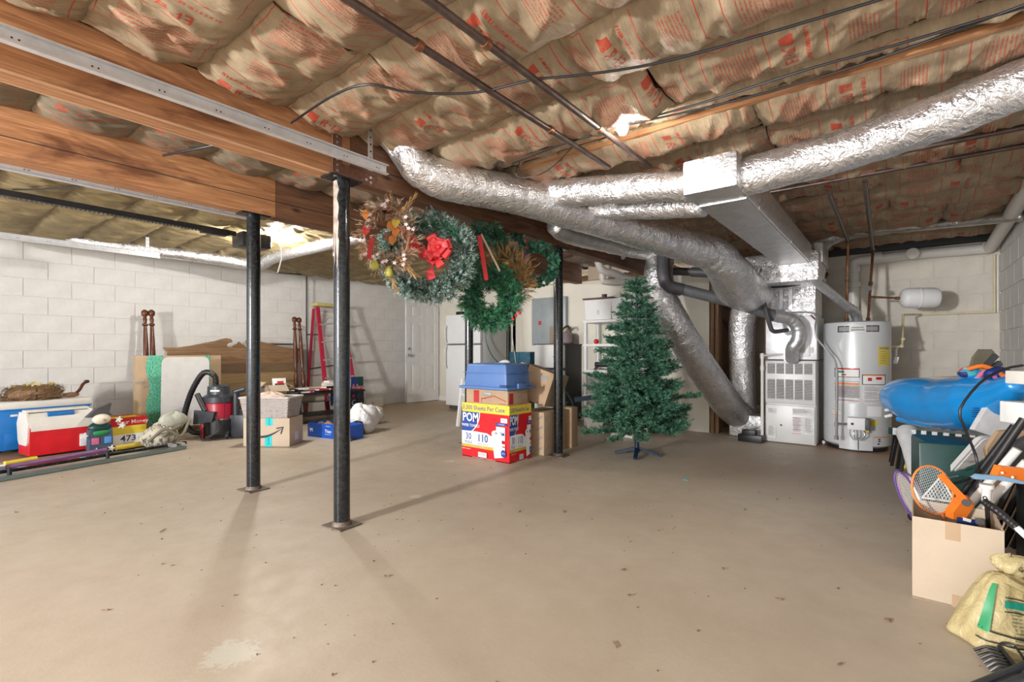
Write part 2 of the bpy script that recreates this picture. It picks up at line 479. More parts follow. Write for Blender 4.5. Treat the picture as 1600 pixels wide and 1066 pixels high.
_tc = {}
def text_mesh(body, size, bold=0.0, shear=0.0, space=1.0):
    key = (body, size, bold, shear, space)
    if key in _tc: return _tc[key]
    c = bpy.data.curves.new('t', 'FONT'); c.body = body; c.size = size; c.offset = bold*size*.55; c.shear = shear
    c.align_x = 'CENTER'; c.align_y = 'CENTER'; c.resolution_u = 2; c.space_character = space
    o = bpy.data.objects.new('t', c); COL.objects.link(o)
    bpy.context.view_layer.update()
    me = bpy.data.meshes.new_from_object(o.evaluated_get(bpy.context.evaluated_depsgraph_get()))
    vs = [v.co.copy() for v in me.vertices]; fs = [tuple(p.vertices) for p in me.polygons]
    bpy.data.objects.remove(o); bpy.data.meshes.remove(me)
    _tc[key] = (vs, fs)
    return vs, fs
class Face:
    """flat print on a face of a thing: o = lower left corner, u = right, v = up, all in the parent's frame"""
    def __init__(s, parent, o, u, v):
        s.p = parent; s.o = Vector(o); s.u = Vector(u).normalized(); s.v = Vector(v).normalized()
        s.n = s.u.cross(s.v); s.k = 1
    def at(s, x, y, h): return s.o+s.u*x+s.v*y+s.n*h
    def poly(s, pts, m, name='printed_panel'):
        h = .0006*s.k; s.k += 1
        mb = MB(); mb.add([s.at(x, y, h) for x, y in pts], [tuple(range(len(pts)))])
        return mb.part(name, m, s.p, world=False)
    def rect(s, x0, y0, x1, y1, m, name='printed_panel'):
        return s.poly([(x0, y0), (x1, y0), (x1, y1), (x0, y1)], m, name)
    def rects(s, L, m, name='printed_bars'):
        h = .0006*s.k; s.k += 1
        mb = MB()
        for x0, y0, x1, y1 in L: mb.add([s.at(*q, h) for q in ((x0, y0), (x1, y0), (x1, y1), (x0, y1))], [(0, 1, 2, 3)])
        return mb.part(name, m, s.p, world=False)
    def text(s, body, x, y, size, m, bold=.01, rot=0, shear=0, sx=1.0, name='printed_lettering'):
        h = .0006*s.k; s.k += 1
        vs, fs = text_mesh(body, size, bold, shear)
        ca, sa = math.cos(rot), math.sin(rot)
        mb = MB(); mb.add([s.at(x+(v.x*ca*sx-v.y*sa), y+(v.x*sa*sx+v.y*ca), h) for v in vs], fs)
        return mb.part(name, m, s.p, world=False)

# vectorised value noise
def vn(x, y, seed=0):
    xi = np.floor(x).astype(np.int64); yi = np.floor(y).astype(np.int64)
    fx = x-xi; fy = y-yi; fx = fx*fx*(3-2*fx); fy = fy*fy*(3-2*fy)
    def h(a, b):
        n = (a*374761393+b*668265263+seed*1274126177) & 0x7fffffff
        n = ((n ^ (n >> 13))*1274126177) & 0x7fffffff
        n = n ^ (n >> 16)
        return (n & 0xffff)/65535.0
    return (h(xi, yi)*(1-fx)+h(xi+1, yi)*fx)*(1-fy)+(h(xi, yi+1)*(1-fx)+h(xi+1, yi+1)*fx)*fy

# needles on twigs: tips = list of (p0, p1, needle length)
def needles(tips, per=40, w=.0035, spread=.9, rs=RS):
    T = len(tips)
    p0 = np.array([t[0] for t in tips], float); p1 = np.array([t[1] for t in tips], float)
    ln = np.array([t[2] for t in tips], float)
    d = p1-p0; L = np.linalg.norm(d, axis=1, keepdims=True)+1e-9; d = d/L
    idx = np.repeat(np.arange(T), per); N = len(idx)
    s = rs.rand(N, 1)
    base = p0[idx]+(p1-p0)[idx]*s
    r = rs.randn(N, 3); dd = d[idx]
    r -= dd*(r*dd).sum(1, keepdims=True); r /= np.linalg.norm(r, axis=1, keepdims=True)+1e-9
    nd = dd*(1.0)+r*spread*(.6+.7*rs.rand(N, 1)); nd /= np.linalg.norm(nd, axis=1, keepdims=True)
    tip = base+nd*ln[idx][:, None]*(.7+.5*rs.rand(N, 1))
    sd = np.cross(nd, rs.randn(N, 3)); sd /= np.linalg.norm(sd, axis=1, keepdims=True)+1e-9
    v = np.stack([base-sd*w/2, base+sd*w/2, tip+sd*w*.3, tip-sd*w*.3], 1).reshape(-1, 3)
    return v
def needle_part(v, name, m, parent, world=True):
    off = np.zeros(3)
    if world:
        q = parent
        while q: off = off+np.array(q.location); q = q.parent
    v = v-off; n = len(v)//4
    me = bpy.data.meshes.new(name)
    me.vertices.add(len(v)); me.vertices.foreach_set('co', v.astype(np.float32).ravel())
    me.loops.add(4*n); me.loops.foreach_set('vertex_index', np.arange(4*n, dtype=np.int32))
    me.polygons.add(n); me.polygons.foreach_set('loop_start', np.arange(0, 4*n, 4, dtype=np.int32))
    me.materials.append(M(m)); me.update(calc_edges=True)
    o = bpy.data.objects.new(name, me); COL.objects.link(o); o.parent = parent; o['kind'] = 'stuff'
    return o
# ================================================================== THE SETTING
XL, XR, YB, YA = -7.65, .86, 7.2, 6.2       # left wall, right wall, heater wall, cream wall
ZJ, ZB = 2.30, 2.0                           # joist underside, beam underside
MB().box((-3.4, 1.3, -.05), (9.4, 12.6, .1)).struct('floor', 'floor')
ceil_ = MB().box((-3.4, 1.3, 2.60), (9.4, 12.6, .04)).struct('ceiling', 'subfloor')

def block_wall(name, m, o, u, n, length, rows, back, zt, skip=None, top_z=None):
    """a backing wall with one child per block; u along the wall, n out of it"""
    o, u, n = Vector(o), Vector(u), Vector(n)
    w = MB()
    c = o+u*length/2-n*.06
    d = (length if abs(u.x) > .5 else .115, length if abs(u.y) > .5 else .115, zt)
    w.box((c.x, c.y, zt/2), d)
    wall = w.struct(name, 'mortar')
    bw, bh = .4064, .2032
    cache = {}
    for r in range(rows):
        z0 = r*bh
        x = -(bw/2 if r % 2 else 0)
        while x < length-.02:
            a, b = max(0, x)+.004, min(length, x+bw)-.004
            x += bw
            if b-a < .03: continue
            z1 = min(z0+bh, zt)
            key = (round(b-a, 3), round(z1-z0, 3))
            if key not in cache:
                mb = MB(); hh = z1-z0-.007; g = .0025; L = b-a; dp = .0032
                vs = []
                for (q, yy) in ((0, -.002), (0, dp-g), (g, dp)):
                    for (xx, zz) in ((q, q), (L-q, q), (L-q, hh-q), (q, hh-q)):
                        vs.append(u*xx+n*yy+Vector((0, 0, zz)))
                fs = []
                for lv in (0, 4):
                    for k in range(4): fs.append((lv+k, lv+(k+1) % 4, lv+4+(k+1) % 4, lv+4+k))
                fs.append((8, 9, 10, 11))
                if (u.cross(Vector((0, 0, 1)))).dot(n) < 0: fs = [f[::-1] for f in fs]
                mb.add(vs, fs); cache[key] = mb.mesh('block', m)
            ob = bpy.data.objects.new('block', cache[key]); COL.objects.link(ob); ob.parent = wall
            ob.location = o+u*a+n*(.0005+random.random()*.001)+Vector((0, 0, z0+.0035))
    return wall
LW = block_wall('wall_left', 'block_paint', (XL, -1.2, 0), (0, 1, 0), (1, 0, 0), 8.15, 11, .2, 2.28)
MB().box((XL-.06, -3.1, 1.14), (.115, 3.8, 2.28)).part('plain_wall_run', 'block_paint', LW)
block_wall('wall_heater', 'block_cream', (-1.9, YB, 0), (1, 0, 0), (0, -1, 0), 2.76, 11, .2, 2.2)
block_wall('wall_right', 'block_paint', (XR, YB, 0), (0, -1, 0), (-1, 0, 0), 5.7, 11, .2, 2.2)
MB().box((XR+.06, -1.75, 1.1), (.115, 6.5, 2.2)).struct('wall_right_front', 'block_paint')
# recess wall behind the door and the refrigerator, and the short return
MB().box((-6.15, 6.96, 1.15), (3.2, .1, 2.3)).struct('wall_recess', 'drywall_cream')
MB().box((-4.9, 6.6, 1.02), (.1, .8, 2.04)).struct('wall_return', 'drywall_cream')
# cream wall with the shelves
wa = MB().box((-3.36, YA+.05, 1.015), (3.1, .1, 2.03)).struct('wall_cream', 'drywall_cream')
MB().box((-3.36, YA+.05, 2.035), (3.1, .12, .01)).part('top_plate', 'joist_wood', wa)
# left wall top plate and sill
MB().box((XL-.03, 1.6, 2.295), (.14, 10, .03)).struct('trim_left', 'drywall_cream')
# heater wall dark sill, left jamb studs of the alcove
MB().box((-.5, YB-.02, 2.23), (2.8, .12, .10)).struct('trim_sill', 'sill_dark')
for i, (x, w_) in enumerate(((-1.775, .045), (-1.72, .04))):
    MB().box((x, YA+.08, 1.0), (w_, .16, 2.0)).struct('trim_stud', 'stud_wood')
MB().box((-1.82, 6.75, 1.1), (.1, 1.0, 2.2)).struct('wall_alcove', 'stud_wood')
# outer shell above the walls so that the joist ends are closed
for nm, c, d in (('wall_rim_left', (XL-.07, 1.3, 2.44), (.04, 12.6, .3)), ('wall_rim_back', (-3.4, YB+.08, 2.4), (9.2, .04, .4)),
                 ('wall_rim_right', (XR+.1, 1.3, 2.4), (.04, 12.6, .4))):
    MB().box(c, d).struct(nm, 'subfloor')
# baseboard dirt strip, door casing
MB().box((-7.0, 6.9, .045), (1.2, .02, .09)).struct('baseboard_recess', 'white_paint')
cas = MB()
cas.box((-7.52, 6.9, 1.03), (.09, .05, 2.06)).box((-6.58, 6.9, 1.03), (.07, .05, 2.06)).box((-7.05, 6.9, 2.09), (1.02, .05, .07))
cas.struct('trim_door', 'white_paint')

# six panel door, standing open at right angles
door = thing('door', 'white six-panel door standing open against the block wall in the far left corner', 'door', (-7.43, 6.88, 0))
door.name = 'door_1'; door['kind'] = 'structure'
for k in ('category',):
    if k in door: del door[k]
dw, dh = .84, 2.03
slab = MB().box((0, -dw/2, dh/2+.01), (.028, dw, dh))
slab.part('slab', 'white_paint', door, world=False)
st = MB()
xs = .019
for y, w_ in ((-.055, .11), (-dw/2, .1), (-dw+.055, .11)): st.box((xs, y, dh/2+.01), (.012, w_, dh))
for z, h in ((.12, .22), (.86, .16), (1.62, .1), (1.985, .11)): st.box((xs-.0004, -dw/2, z), (.011, dw, h))
st.part('stiles_and_rails', 'white_paint', door, world=False)
for (z0, z1) in ((.25, .76), (.96, 1.55), (1.69, 1.91)):
    for y in (-.26, -.58):
        MB().box((.016, y-.0, (z0+z1)/2), (.016, .2, z1-z0-.05), r=.005).part('raised_panel', 'white_paint', door, world=False)
kn = MB(); kn.lathe([(.03, 0), (.03, .006), (.012, .01), (.012, .035), (.026, .045), (.028, .06), (.018, .07)], (.025, -.775, .93), 14, rotm(ry=PI/2))
kn.part('door_knob', 'grey_steel', door, world=False)
kn = MB(); kn.lathe([(.028, 0), (.026, .015), (.01, .018)], (.025, -.775, 1.06), 14, rotm(ry=PI/2))
kn.part('deadbolt', 'grey_steel', door, world=False)
for z in (.25, 1.0, 1.8): MB().cyl((.018, .005, z-.04), (.018, .005, z+.04), .008, 8).part('hinge', 'grey_steel', door, world=False)

# ------------------------------------------------------------------ beams
def beam(x, segs, label, m2='beam_wood'):
    t = thing('support_beam', label, 'beam', (x, 0, ZB))
    for i, (y0, y1, mm) in enumerate(segs):
        for k, dx in enumerate((-.0335, 0, .0335)):
            h = .285
            MB().box((x+dx, (y0+y1)/2, ZB+h/2), (.0315, y1-y0-.004, h)).part('plank', mm, t)
        MB().box((x, (y0+y1)/2, ZB+.0035), (.11, y1-y0-.004, .007)).part('edge_strip', 'ply_edge' if i == 0 and x > -3 else mm, t)
        mid = MB().box((x+.052, (y0+y1)/2, ZB+.115), (.006, y1-y0-.01, .003)); mid.part('gap_shade_strip', 'sill_dark', t)  # raised dark strip standing for the shade in the gap along the beam
    return t
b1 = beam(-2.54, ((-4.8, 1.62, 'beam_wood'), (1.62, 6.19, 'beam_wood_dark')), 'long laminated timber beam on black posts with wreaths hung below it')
# steel splice plates above the nearest post
for (y0, y1, z0, z1) in ((1.50, 1.56, 2.0, 2.24), (1.56, 1.80, 2.005, 2.075)):
    MB().box((-2.484, (y0+y1)/2, (z0+z1)/2), (.006, y1-y0, z1-z0)).part('splice_plate', 'rust', b1)
pl = MB()
for i in range(7): pl.cyl((-2.482, 1.53, 2.03+i*.032), (-2.476, 1.53, 2.03+i*.032), .007, 8)
for y, z in ((1.72, 2.03), (1.75, 2.05), (1.75, 2.02)): pl.cyl((-2.482, y, z), (-2.476, y, z), .008, 8)
pl.part('bolts', 'grey_steel', b1)
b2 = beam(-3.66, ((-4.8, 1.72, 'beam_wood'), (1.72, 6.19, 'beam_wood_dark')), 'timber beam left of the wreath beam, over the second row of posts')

# ------------------------------------------------------------------ posts
POSTS = ((-2.50, 1.57, 'speckled black steel post nearest the camera on a square base plate'),
         (-3.655, 1.58, 'glossy black steel post second from the left front, in front of the shop vacuum'),
         (-2.545, 3.92, 'black steel post right of the paper towel carton'),
         (-3.66, 3.85, 'black steel post behind the blue storage bin, under the wreaths'))
for (x, y, lab) in POSTS:
    t = thing('steel_post', lab, 'post', (x, y, 0), group=None)
    MB().tube([(0, 0, z) for z in np.linspace(.006, 1.985, 24)], .0455, 28).part('pipe', 'black_steel', t, world=False)
    MB().box((0, 0, .004), (.17, .15, .008), rotm(rz=.1)).part('base_plate', 'plate_rust', t, world=False)
    MB().box((0, 0, 1.991), (.11, .2, .01)).part('cap_plate', 'black_steel', t, world=False)
    MB().tube([(0, 0, .008), (0, 0, .02), (0, 0, .03)], [.056, .052, .046], 20).part('weld_collar', 'plate_rust', t, world=False)

p1 = [o for o in COL.objects if o.name == 'steel_post'][0]
mb = MB(); vs = []; nA, nZ = 10, 14
for j in range(nZ+1):
    for i in range(nA+1):
        lo = 1.60+.10*math.sin(i*1.9)+.05*math.sin(i*4.1)
        a = math.radians(-138+ (78+8*math.sin(j*1.7))*i/nA); z = lo+(1.975-lo)*j/nZ
        vs.append((.0462*math.cos(a), .0462*math.sin(a), z))
mb.add(vs, [(j*(nA+1)+i, j*(nA+1)+i+1, (j+1)*(nA+1)+i+1, (j+1)*(nA+1)+i) for j in range(nZ) for i in range(nA)])
mb.part('worn_paint_patch', 'worn_tan', p1, world=False, label='tan bare patch at the top of the post')
# ------------------------------------------------------------------ joists and bridging
JY = [2.62+.4064*i for i in range(12)]+[2.455-.4064*i for i in range(9)]
JY.sort()
js = ceil_
for y in JY:
    if y > 7.2: continue
    MB().box((-3.4, y, ZJ+.12), (8.5, .038, .24)).part('joist', 'joist_wood', js)
for i in range(len(JY)-1):
    ya, yb = JY[i], JY[i+1]
    if yb-ya < .3: continue
    for x in (-1.25, -5.1):
        MB().bar((x, ya+.02, ZJ+.02), (x, yb-.02, ZJ+.2), .06, .019).part('bridging', 'joist_wood', js)
        MB().bar((x+.07, ya+.02, ZJ+.2), (x+.07, yb-.02, ZJ+.02), .06, .019).part('bridging', 'joist_wood', js)

# ------------------------------------------------------------------ insulation batts
def batt(x0, x1, y0, y1, sag, m, label, seed, tuck=.0, wr=1.0, group=None):
    L, Wd = x1-x0, y1-y0
    nu = max(20, int(L/.016)); nv = 26
    near = (y0+y1)/2
    if near > 4.6 or x1 < -4.5: nu = max(14, nu//2); nv = 16
    uu = np.linspace(0, 1, nu); vv = np.linspace(0, 1, nv)
    A, B = np.meshgrid(uu, vv, indexing='ij')
    u = A*L+seed*3.17; v = B*Wd
    end = np.clip(np.minimum(A, 1-A)*L/.10, 0, 1)**.5
    prof = np.clip(np.sin(PI*B), 0, 1)**.48
    low = .75+.5*vn(u*1.6, v*3+seed, seed)
    Z = ZJ+.004-sag*prof*(.45+.55*end)*low
    # creases that run across the batt, plus diagonals
    warp = .5*vn(u*3, v*5, seed+5)
    c1 = np.abs(2*vn(u*7+warp*1.3, v*2.4, seed+1)-1)
    c2 = np.abs(2*vn((u+v*.45)*11, v*2.2+5, seed+2)-1)
    c3 = vn(u*30, v*12, seed+3)
    c5 = np.abs(2*vn((u-v*.7)*15+warp, v*2.6+9, seed+21)-1)
    env = (.25+.75*prof)
    c4 = np.abs(2*vn(u*19-v*3+warp*2, v*3, seed+12)-1)
    Z += wr*env*(.020*(1-c1)**5-.020*(1-c2)**4+.007*(1-c4)**3-.009*(1-c5)**5+.003*(c3-.5))-wr*.007*env*(vn(u*5, v*6, seed+9))
    # folded lip at both joists
    Z -= .006*np.exp(-((B-.02)/.04)**2)+.006*np.exp(-((B-.98)/.04)**2)
    jag = .012*(vn(u*9, v*0, seed+4)-.5)
    Y = y0+tuck+(Wd-2*tuck)*B+jag*(np.abs(B-.5)*2)**4
    X = x0+A*L+.01*(vn(v*14, u*0+seed, seed+6)-.5)
    mb = MB().grid(X, Y, Z); mb.f = [f[::-1] for f in mb.f]
    # short turned-up sides so that the batt has body
    o = len(mb.v)
    Zs = np.full(nu, ZJ+.06)
    for j in (0, nv-1):
        base = len(mb.v)
        for i in range(nu): mb.v.append((X[i, j], Y[i, j], ZJ+.06))
        for i in range(nu-1):
            a, b = i*nv+j, (i+1)*nv+j
            q = (a, b, base+i+1, base+i); mb.f.append(q if j == 0 else q[::-1])
    for i in (0, nu-1):
        base = len(mb.v)
        for j in range(nv): mb.v.append((X[i, j], Y[i, j], ZJ+.06))
        for j in range(nv-1):
            a, b = i*nv+j, i*nv+j+1
            q = (a, b, base+j+1, base+j); mb.f.append(q[::-1] if i == 0 else q)
    ob = mb.solo('insulation_batt', m, label, 'insulation', group, sharp=180)
    me = ob.data
    uvl = me.uv_layers.new(name='UVMap')
    nl = len(me.loops)
    vi = np.zeros(nl, dtype=np.int32); me.loops.foreach_get('vertex_index', vi)
    co = np.zeros(len(me.vertices)*3, dtype=np.float32); me.vertices.foreach_get('co', co); co = co.reshape(-1, 3)
    uvs = np.stack([co[vi, 0]-co[:, 0].min()+seed*.31, co[vi, 1]-co[:, 1].min()+.0], 1)
    uvl.data.foreach_set('uv', uvs.astype(np.float32).ravel())
    return ob
sd = 0
BAYS = [(JY[i], JY[i+1]) for i in range(len(JY)-1) if JY[i+1] < 7.1]
ORD = ['zero', 'first', 'second', 'third', 'fourth', 'fifth', 'sixth', 'seventh', 'eighth', 'ninth', 'tenth', 'eleventh', 'twelfth', 'thirteenth']
ibulb = [k for k, (a, b) in enumerate(BAYS) if a < 2.33 < b][0]
def bayname(k):
    d = k-ibulb
    return 'bulb bay' if d == 0 else ('%s bay beyond bulb' % ORD[d] if d > 0 else '%s bay before bulb' % ORD[-d])
for bi, (ya, yb) in enumerate(BAYS):
    if ya < -.5: continue
    thin = yb-ya < .3
    random.seed(bi*13+5)
    if thin: cuts = [-2.48, -1.1, .84]
    else:
        cuts = [-2.48]; x = -2.48
        while x < .5:
            x += random.choice((.7, .95, 1.22, 1.4) if ya < 1.9 else (1.22, 1.6, 1.9)); cuts.append(min(x, .84))
        if cuts[-1]-cuts[-2] < .3: cuts.pop(-2)
        cuts[-1] = .84
    for i in range(len(cuts)-1):
        sd += 1
        far = ya > 2.55
        tk = .024 if (far or thin or (ya > 1.9 and cuts[i] > -1.2)) else -.012
        batt(cuts[i]+.001, cuts[i+1]-.001, ya, yb, (.045 if thin else (.08 if not far else .07)+random.random()*.03),
             'kraft', 'creased kraft insulation batt with red print, %s, %s from wreath beam' % (bayname(bi), ORD[i+1]), sd, tk,
             wr=1.15, group='printed insulation batts right of the wreath beam')
    sd += 1
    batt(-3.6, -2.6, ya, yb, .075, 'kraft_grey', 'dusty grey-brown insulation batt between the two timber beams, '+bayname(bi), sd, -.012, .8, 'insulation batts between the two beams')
    for (xa, xb, wh_) in ((-7.6, -5.7, 'block wall end'), (-5.7, -3.72, 'beam end')):
        sd += 1
        batt(xa+.004, xb-.004, ya, yb, .06, 'kraft_plain', 'yellow-brown unprinted insulation batt over the left bay, %s, %s' % (wh_, bayname(bi)), sd, -.012, .8, 'insulation batts over the left bay')

# ------------------------------------------------------------------ light bulbs in porcelain holders
mat('bulb_glass', (1, .97, .9), .3, var=0, emit=28)
for (bx, by, bz), lab in ((BULB1, 'bright bare bulb in a white porcelain holder under the joists'), (BULB2, 'bright bare bulb behind the second black post, over the left bay')):
    t = thing('ceiling_bulb', lab, 'light bulb', (bx, by, bz))
    MB().lathe([(.06, .115), (.06, .1), (.045, .08), (.03, .05), (.022, .045)], (0, 0, 0), 20).part('lamp_holder', 'white', t, world=False)
    MB().lathe([(.002, -.055), (.018, -.05), (.029, -.03), (.03, -.012), (.022, .012), (.014, .03), (.013, .045)], (0, 0, 0), 18).part('bulb', 'bulb_glass', t, world=False).visible_shadow = True
    t.children[1].visible_shadow = True
# ================================================================== DUCTS, PIPES, FURNACE, HEATER
def duct(pts, r, label, m='foil', seed=1, amp=.035, bends=(), flat=1.0, parent=None, name='flex_duct', seam=True, group=None):
    path = smooth_path(pts, .018)
    N = len(path); n = 36
    rs = r if not hasattr(r, '__len__') else np.interp(np.linspace(0, 1, N), np.linspace(0, 1, len(r)), r)
    if not hasattr(rs, '__len__'): rs = [rs]*N
    # curvature drives the creasing
    cur = np.zeros(N)
    for i in range(3, N-3):
        a = (path[i]-path[i-3]).normalized(); b = (path[i+3]-path[i]).normalized()
        cur[i] = min(1, (1-a.dot(b))*40)
    k = np.ones(15)/15; cur = np.convolve(cur, k, 'same')
    I, A = np.meshgrid(np.arange(N), np.arange(n), indexing='ij')
    s = I*.018
    wx = np.cos(2*PI*A/n); wy = np.sin(2*PI*A/n)
    n1 = 1-np.abs(2*vn(s*16+wx*1.4+seed*7, wy*1.6+wx*.7, seed)-1)
    n2 = vn(s*6+seed, wx*1.5+wy*1.1+9, seed+3)
    n3 = 1-np.abs(2*vn(s*34+wy*2, wx*3+wy*2, seed+8)-1)
    D = 1+amp*(n2-.5)*1.6-(amp*.75+.095*cur[:, None])*n1**2.6-amp*.35*n3**2
    sag = 1
    mb = MB().tube(path, rs, n, True, lambda i, a: D[i, int(round(a/(2*PI/n))) % n])
    if parent is not None:
        o = mb.part(name, m, parent, sharp=180)
    else:
        o = mb.solo(name, m, label, 'duct', group, sharp=180)
    return o, path
def strap_ring(path, i, r, parent, m='foil_smooth'):
    a, b = path[max(0, i-1)], path[min(len(path)-1, i+1)]
    MB().tube([a, b], [r, r], 28).part('duct_tape_band', m, parent)

# supply trunk
tr = thing('supply_duct', 'rectangular foil-wrapped supply trunk with a bright square end, running back to the furnace', 'duct', (-.79, 2.69, 1.86))
mb = MB().box((-.79, 4.2, 1.965), (.285, 3.0, .19), r=.018)
mb.part('trunk_wrap', 'foil_taut', tr)
for y in (3.25, 4.4): MB().box((-.79, y, 1.965), (.293, .05, .198), r=.018).part('duct_tape_band', 'foil_taut', tr)
MB().box((-.79, 4.3, 1.868), (.26, 2.7, .01)).part('under_panel', 'foil_smooth', tr)
# crossing wedge at the far end
mb = MB(); mb.box((-.95, 5.75, 1.84), (.75, .62, .3), r=.03); mb.part('plenum_head', 'foil', tr)
mb = MB(); mb.box((-.60, 5.85, 1.98), (.08, .5, .2), r=.01); mb.part('collar', 'foil_smooth', tr)

# right-hand flex duct
duct([(-.66, 2.86, 1.955), (-.52, 2.87, 1.965), (-.2, 2.9, 2.0), (.15, 2.9, 2.055), (.45, 2.88, 2.115), (.82, 2.86, 2.15)], .103,
     'large shiny foil flex duct rising to the right from the square trunk end', seed=3, amp=.07)
# left ones
duct([(-.94, 2.86, 1.965), (-1.2, 2.88, 2.02), (-1.6, 2.9, 2.09), (-1.95, 2.9, 2.14), (-2.15, 2.9, 2.2), (-2.32, 2.88, 2.29)], [.088, .09, .095, .1, .1, .095],
     'horizontal silver flex duct left of the square trunk end, above the long diagonal duct', seed=5, amp=.05)
duct([(-.94, 3.12, 1.93), (-1.15, 3.15, 1.96), (-1.5, 3.2, 2.03), (-1.8, 3.2, 2.1), (-2.05, 3.15, 2.26)], .085,
     'crumpled silver flex duct tucked behind the horizontal duct', seed=6, amp=.09)
# long diagonal duct
duct([P(612, 208, 2.95), P(632, 232, 2.95), P(655, 262, 3.0), P(700, 284, 3.1), P(800, 304, 3.35), P(900, 333, 3.65), P(1000, 362, 3.95), P(1085, 388, 4.22),
      P(1118, 401, 4.32), P(1140, 426, 4.44), P(1151, 446, 4.66), P(1169, 458, 5.05), P(1184, 461, 5.55)], [.10, .125, .13, .13, .132, .135, .14, .145, .17, .205, .205, .195, .17],
     'long thick silver flex duct running diagonally from the beam to an elbow by the furnace', seed=9, amp=.05)
duct([P(866, 352, 4.15), P(885, 364, 4.3), P(930, 375, 4.7), P(985, 388, 5.1), P(1040, 395, 5.5), P(1090, 392, 5.8)], [.08, .1, .1, .1, .1, .1],
     'thinner dull foil duct under the long diagonal duct, beside the beam end', 'foil_dull', seed=12, amp=.06)
# big diagonal return duct to the floor
duct([P(1034, 396, 5.35), P(1029, 430, 5.25), P(1036, 470, 5.2), P(1062, 520, 5.25), P(1100, 580, 5.45), P(1140, 635, 5.7), P(1162, 652, 5.85), P(1178, 650, 6.0)], [.15, .155, .165, .17, .17, .175, .17, .15],
     'fat silver duct leaning from the ceiling down to the floor beside the furnace', seed=15, amp=.035)
duct([P(1181, 470, 5.75), P(1162, 492, 5.82), P(1159, 540, 5.87), P(1160, 600, 5.87), P(1163, 650, 5.87)], [.17, .15, .145, .145, .145],
     'upright silver duct between the wall opening and the furnace', seed=17, amp=.02)
bx = MB().box((-1.38, 6.35, .13), (.36, .45, .26), r=.02); bx.solo('return_air_box', 'foil', 'low foil-wrapped box on the floor under the two return ducts', 'duct')
# left bay duct
duct([P(100, 352, 5.35), P(118, 372, 5.4), P(160, 381, 5.5), P(240, 391, 5.75), P(330, 403, 6.05), P(400, 413, 6.25), P(425, 403, 6.1), P(450, 395, 5.9), P(530, 376, 5.35), P(590, 362, 5.0)], .078,
     'long foil flex duct hung along the top of the left block wall', seed=19, amp=.04)
# small conduit-like duct over the heater ceiling
duct([P(1265, 400, 5.7), P(1290, 375, 5.4), P(1340, 362, 5.2), P(1450, 352, 4.75), P(1600, 338, 4.1)], [.14, .08, .05, .045, .045],
     'narrow foil duct across the joists above the water heater', 'foil_dull', seed=21, amp=.08)

def rigid(name, pts, r, m, label, cat, ribs=(), n=14, step=.03, parent=None, smooth=True):
    path = smooth_path(pts, step) if smooth else [Vector(p) for p in pts]
    mb = MB().tube(path, r, n)
    if parent: return mb.part(name, m, parent)
    return mb.solo(name, m, label, cat)
# furnace flue: black wrapped, then galvanised elbows
fl = thing('furnace_flue', 'black wrapped flue pipe sloping down to ribbed metal elbows on the furnace front', 'pipe', P(1240, 560, 5.2))
MB().tube(smooth_path([P(1036, 398, 5.1), P(1037, 432, 5.05), P(1045, 447, 5.05), P(1065, 453, 5.05)], .02), .066, 16).part('wrapped_elbow', 'dark_grey', fl)
MB().tube([P(1060, 451, 5.05), P(1140, 471, 5.05), P(1215, 495, 5.05)], .058, 18).part('straight_pipe', 'grey_flue' if 'grey_flue' in MATS else 'dark_grey', fl)
ep = smooth_path([P(1208, 493, 5.05), P(1236, 500, 5.05), P(1247, 515, 5.05), P(1246, 532, 5.06), P(1238, 545, 5.1), P(1238, 562, 5.2)], .012)
MB().tube(ep, .064, 20, True, lambda i, a: 1.05 if i % 5 == 0 else 1.0).part('ribbed_elbow', 'galv', fl)
# heater vent
hv = thing('heater_vent', 'galvanised vent pipe from under the ducts sloping down to the water heater top', 'pipe', P(1335, 500, 5.1))
MB().tube([P(1046, 424, 5.5), P(1085, 425, 5.4)], .045, 16).part('black_pipe', 'dark_grey', hv)
MB().tube([P(1080, 425, 5.4), P(1112, 426, 5.3)], .055, 16).part('black_sleeve', 'dark_grey', hv)
MB().tube([P(1110, 426, 5.3), P(1160, 427, 5.1), P(1203, 429, 4.95)], .058, 18).part('wide_pipe', 'galv', hv)
for q in (1188, 1195, 1202): MB().tube([P(q, 428.5, 4.97), P(q+3, 428.6, 4.96)], .064, 18).part('rib', 'galv', hv)
MB().tube(smooth_path([P(1203, 429, 4.95), P(1255, 431, 4.85), P(1270, 435, 4.83), P(1280, 443, 4.85)], .03), .044, 16).part('narrow_pipe', 'galv', hv)
MB().tube([P(1278, 441, 4.85), P(1326, 482, 5.05)], .046, 16).part('sloping_pipe', 'galv', hv)
hp = smooth_path([P(1324, 480, 5.05), P(1334, 486, 5.1), P(1339, 497, 5.16), P(1339, 505, 5.17)], .012)
MB().tube(hp, .047, 18, True, lambda i, a: 1.08 if i % 4 == 0 else 1.0).part('elbow', 'galv', hv)
# flexible black lineset loops and condensate hose
MB().tube(smooth_path([P(1150, 437, 5.3), P(1205, 447, 5.1), P(1250, 443, 5.0), P(1283, 436, 5.0), P(1290, 428, 5.1), P(1270, 421, 5.3), P(1235, 420, 5.5)], .03), .022, 10).solo('refrigerant_line', 'black_plastic', 'black foam-covered line looping round the galvanised vent pipe', 'hose')
MB().tube(smooth_path([P(1176, 436, 4.95), P(1192, 470, 4.95), P(1203, 508, 4.98), P(1209, 518, 5.0), P(1230, 516, 5.1)], .03), .022, 10).solo('drain_hose', 'dark_grey', 'grey hose hanging from the vent pipe to the coil cabinet', 'hose')

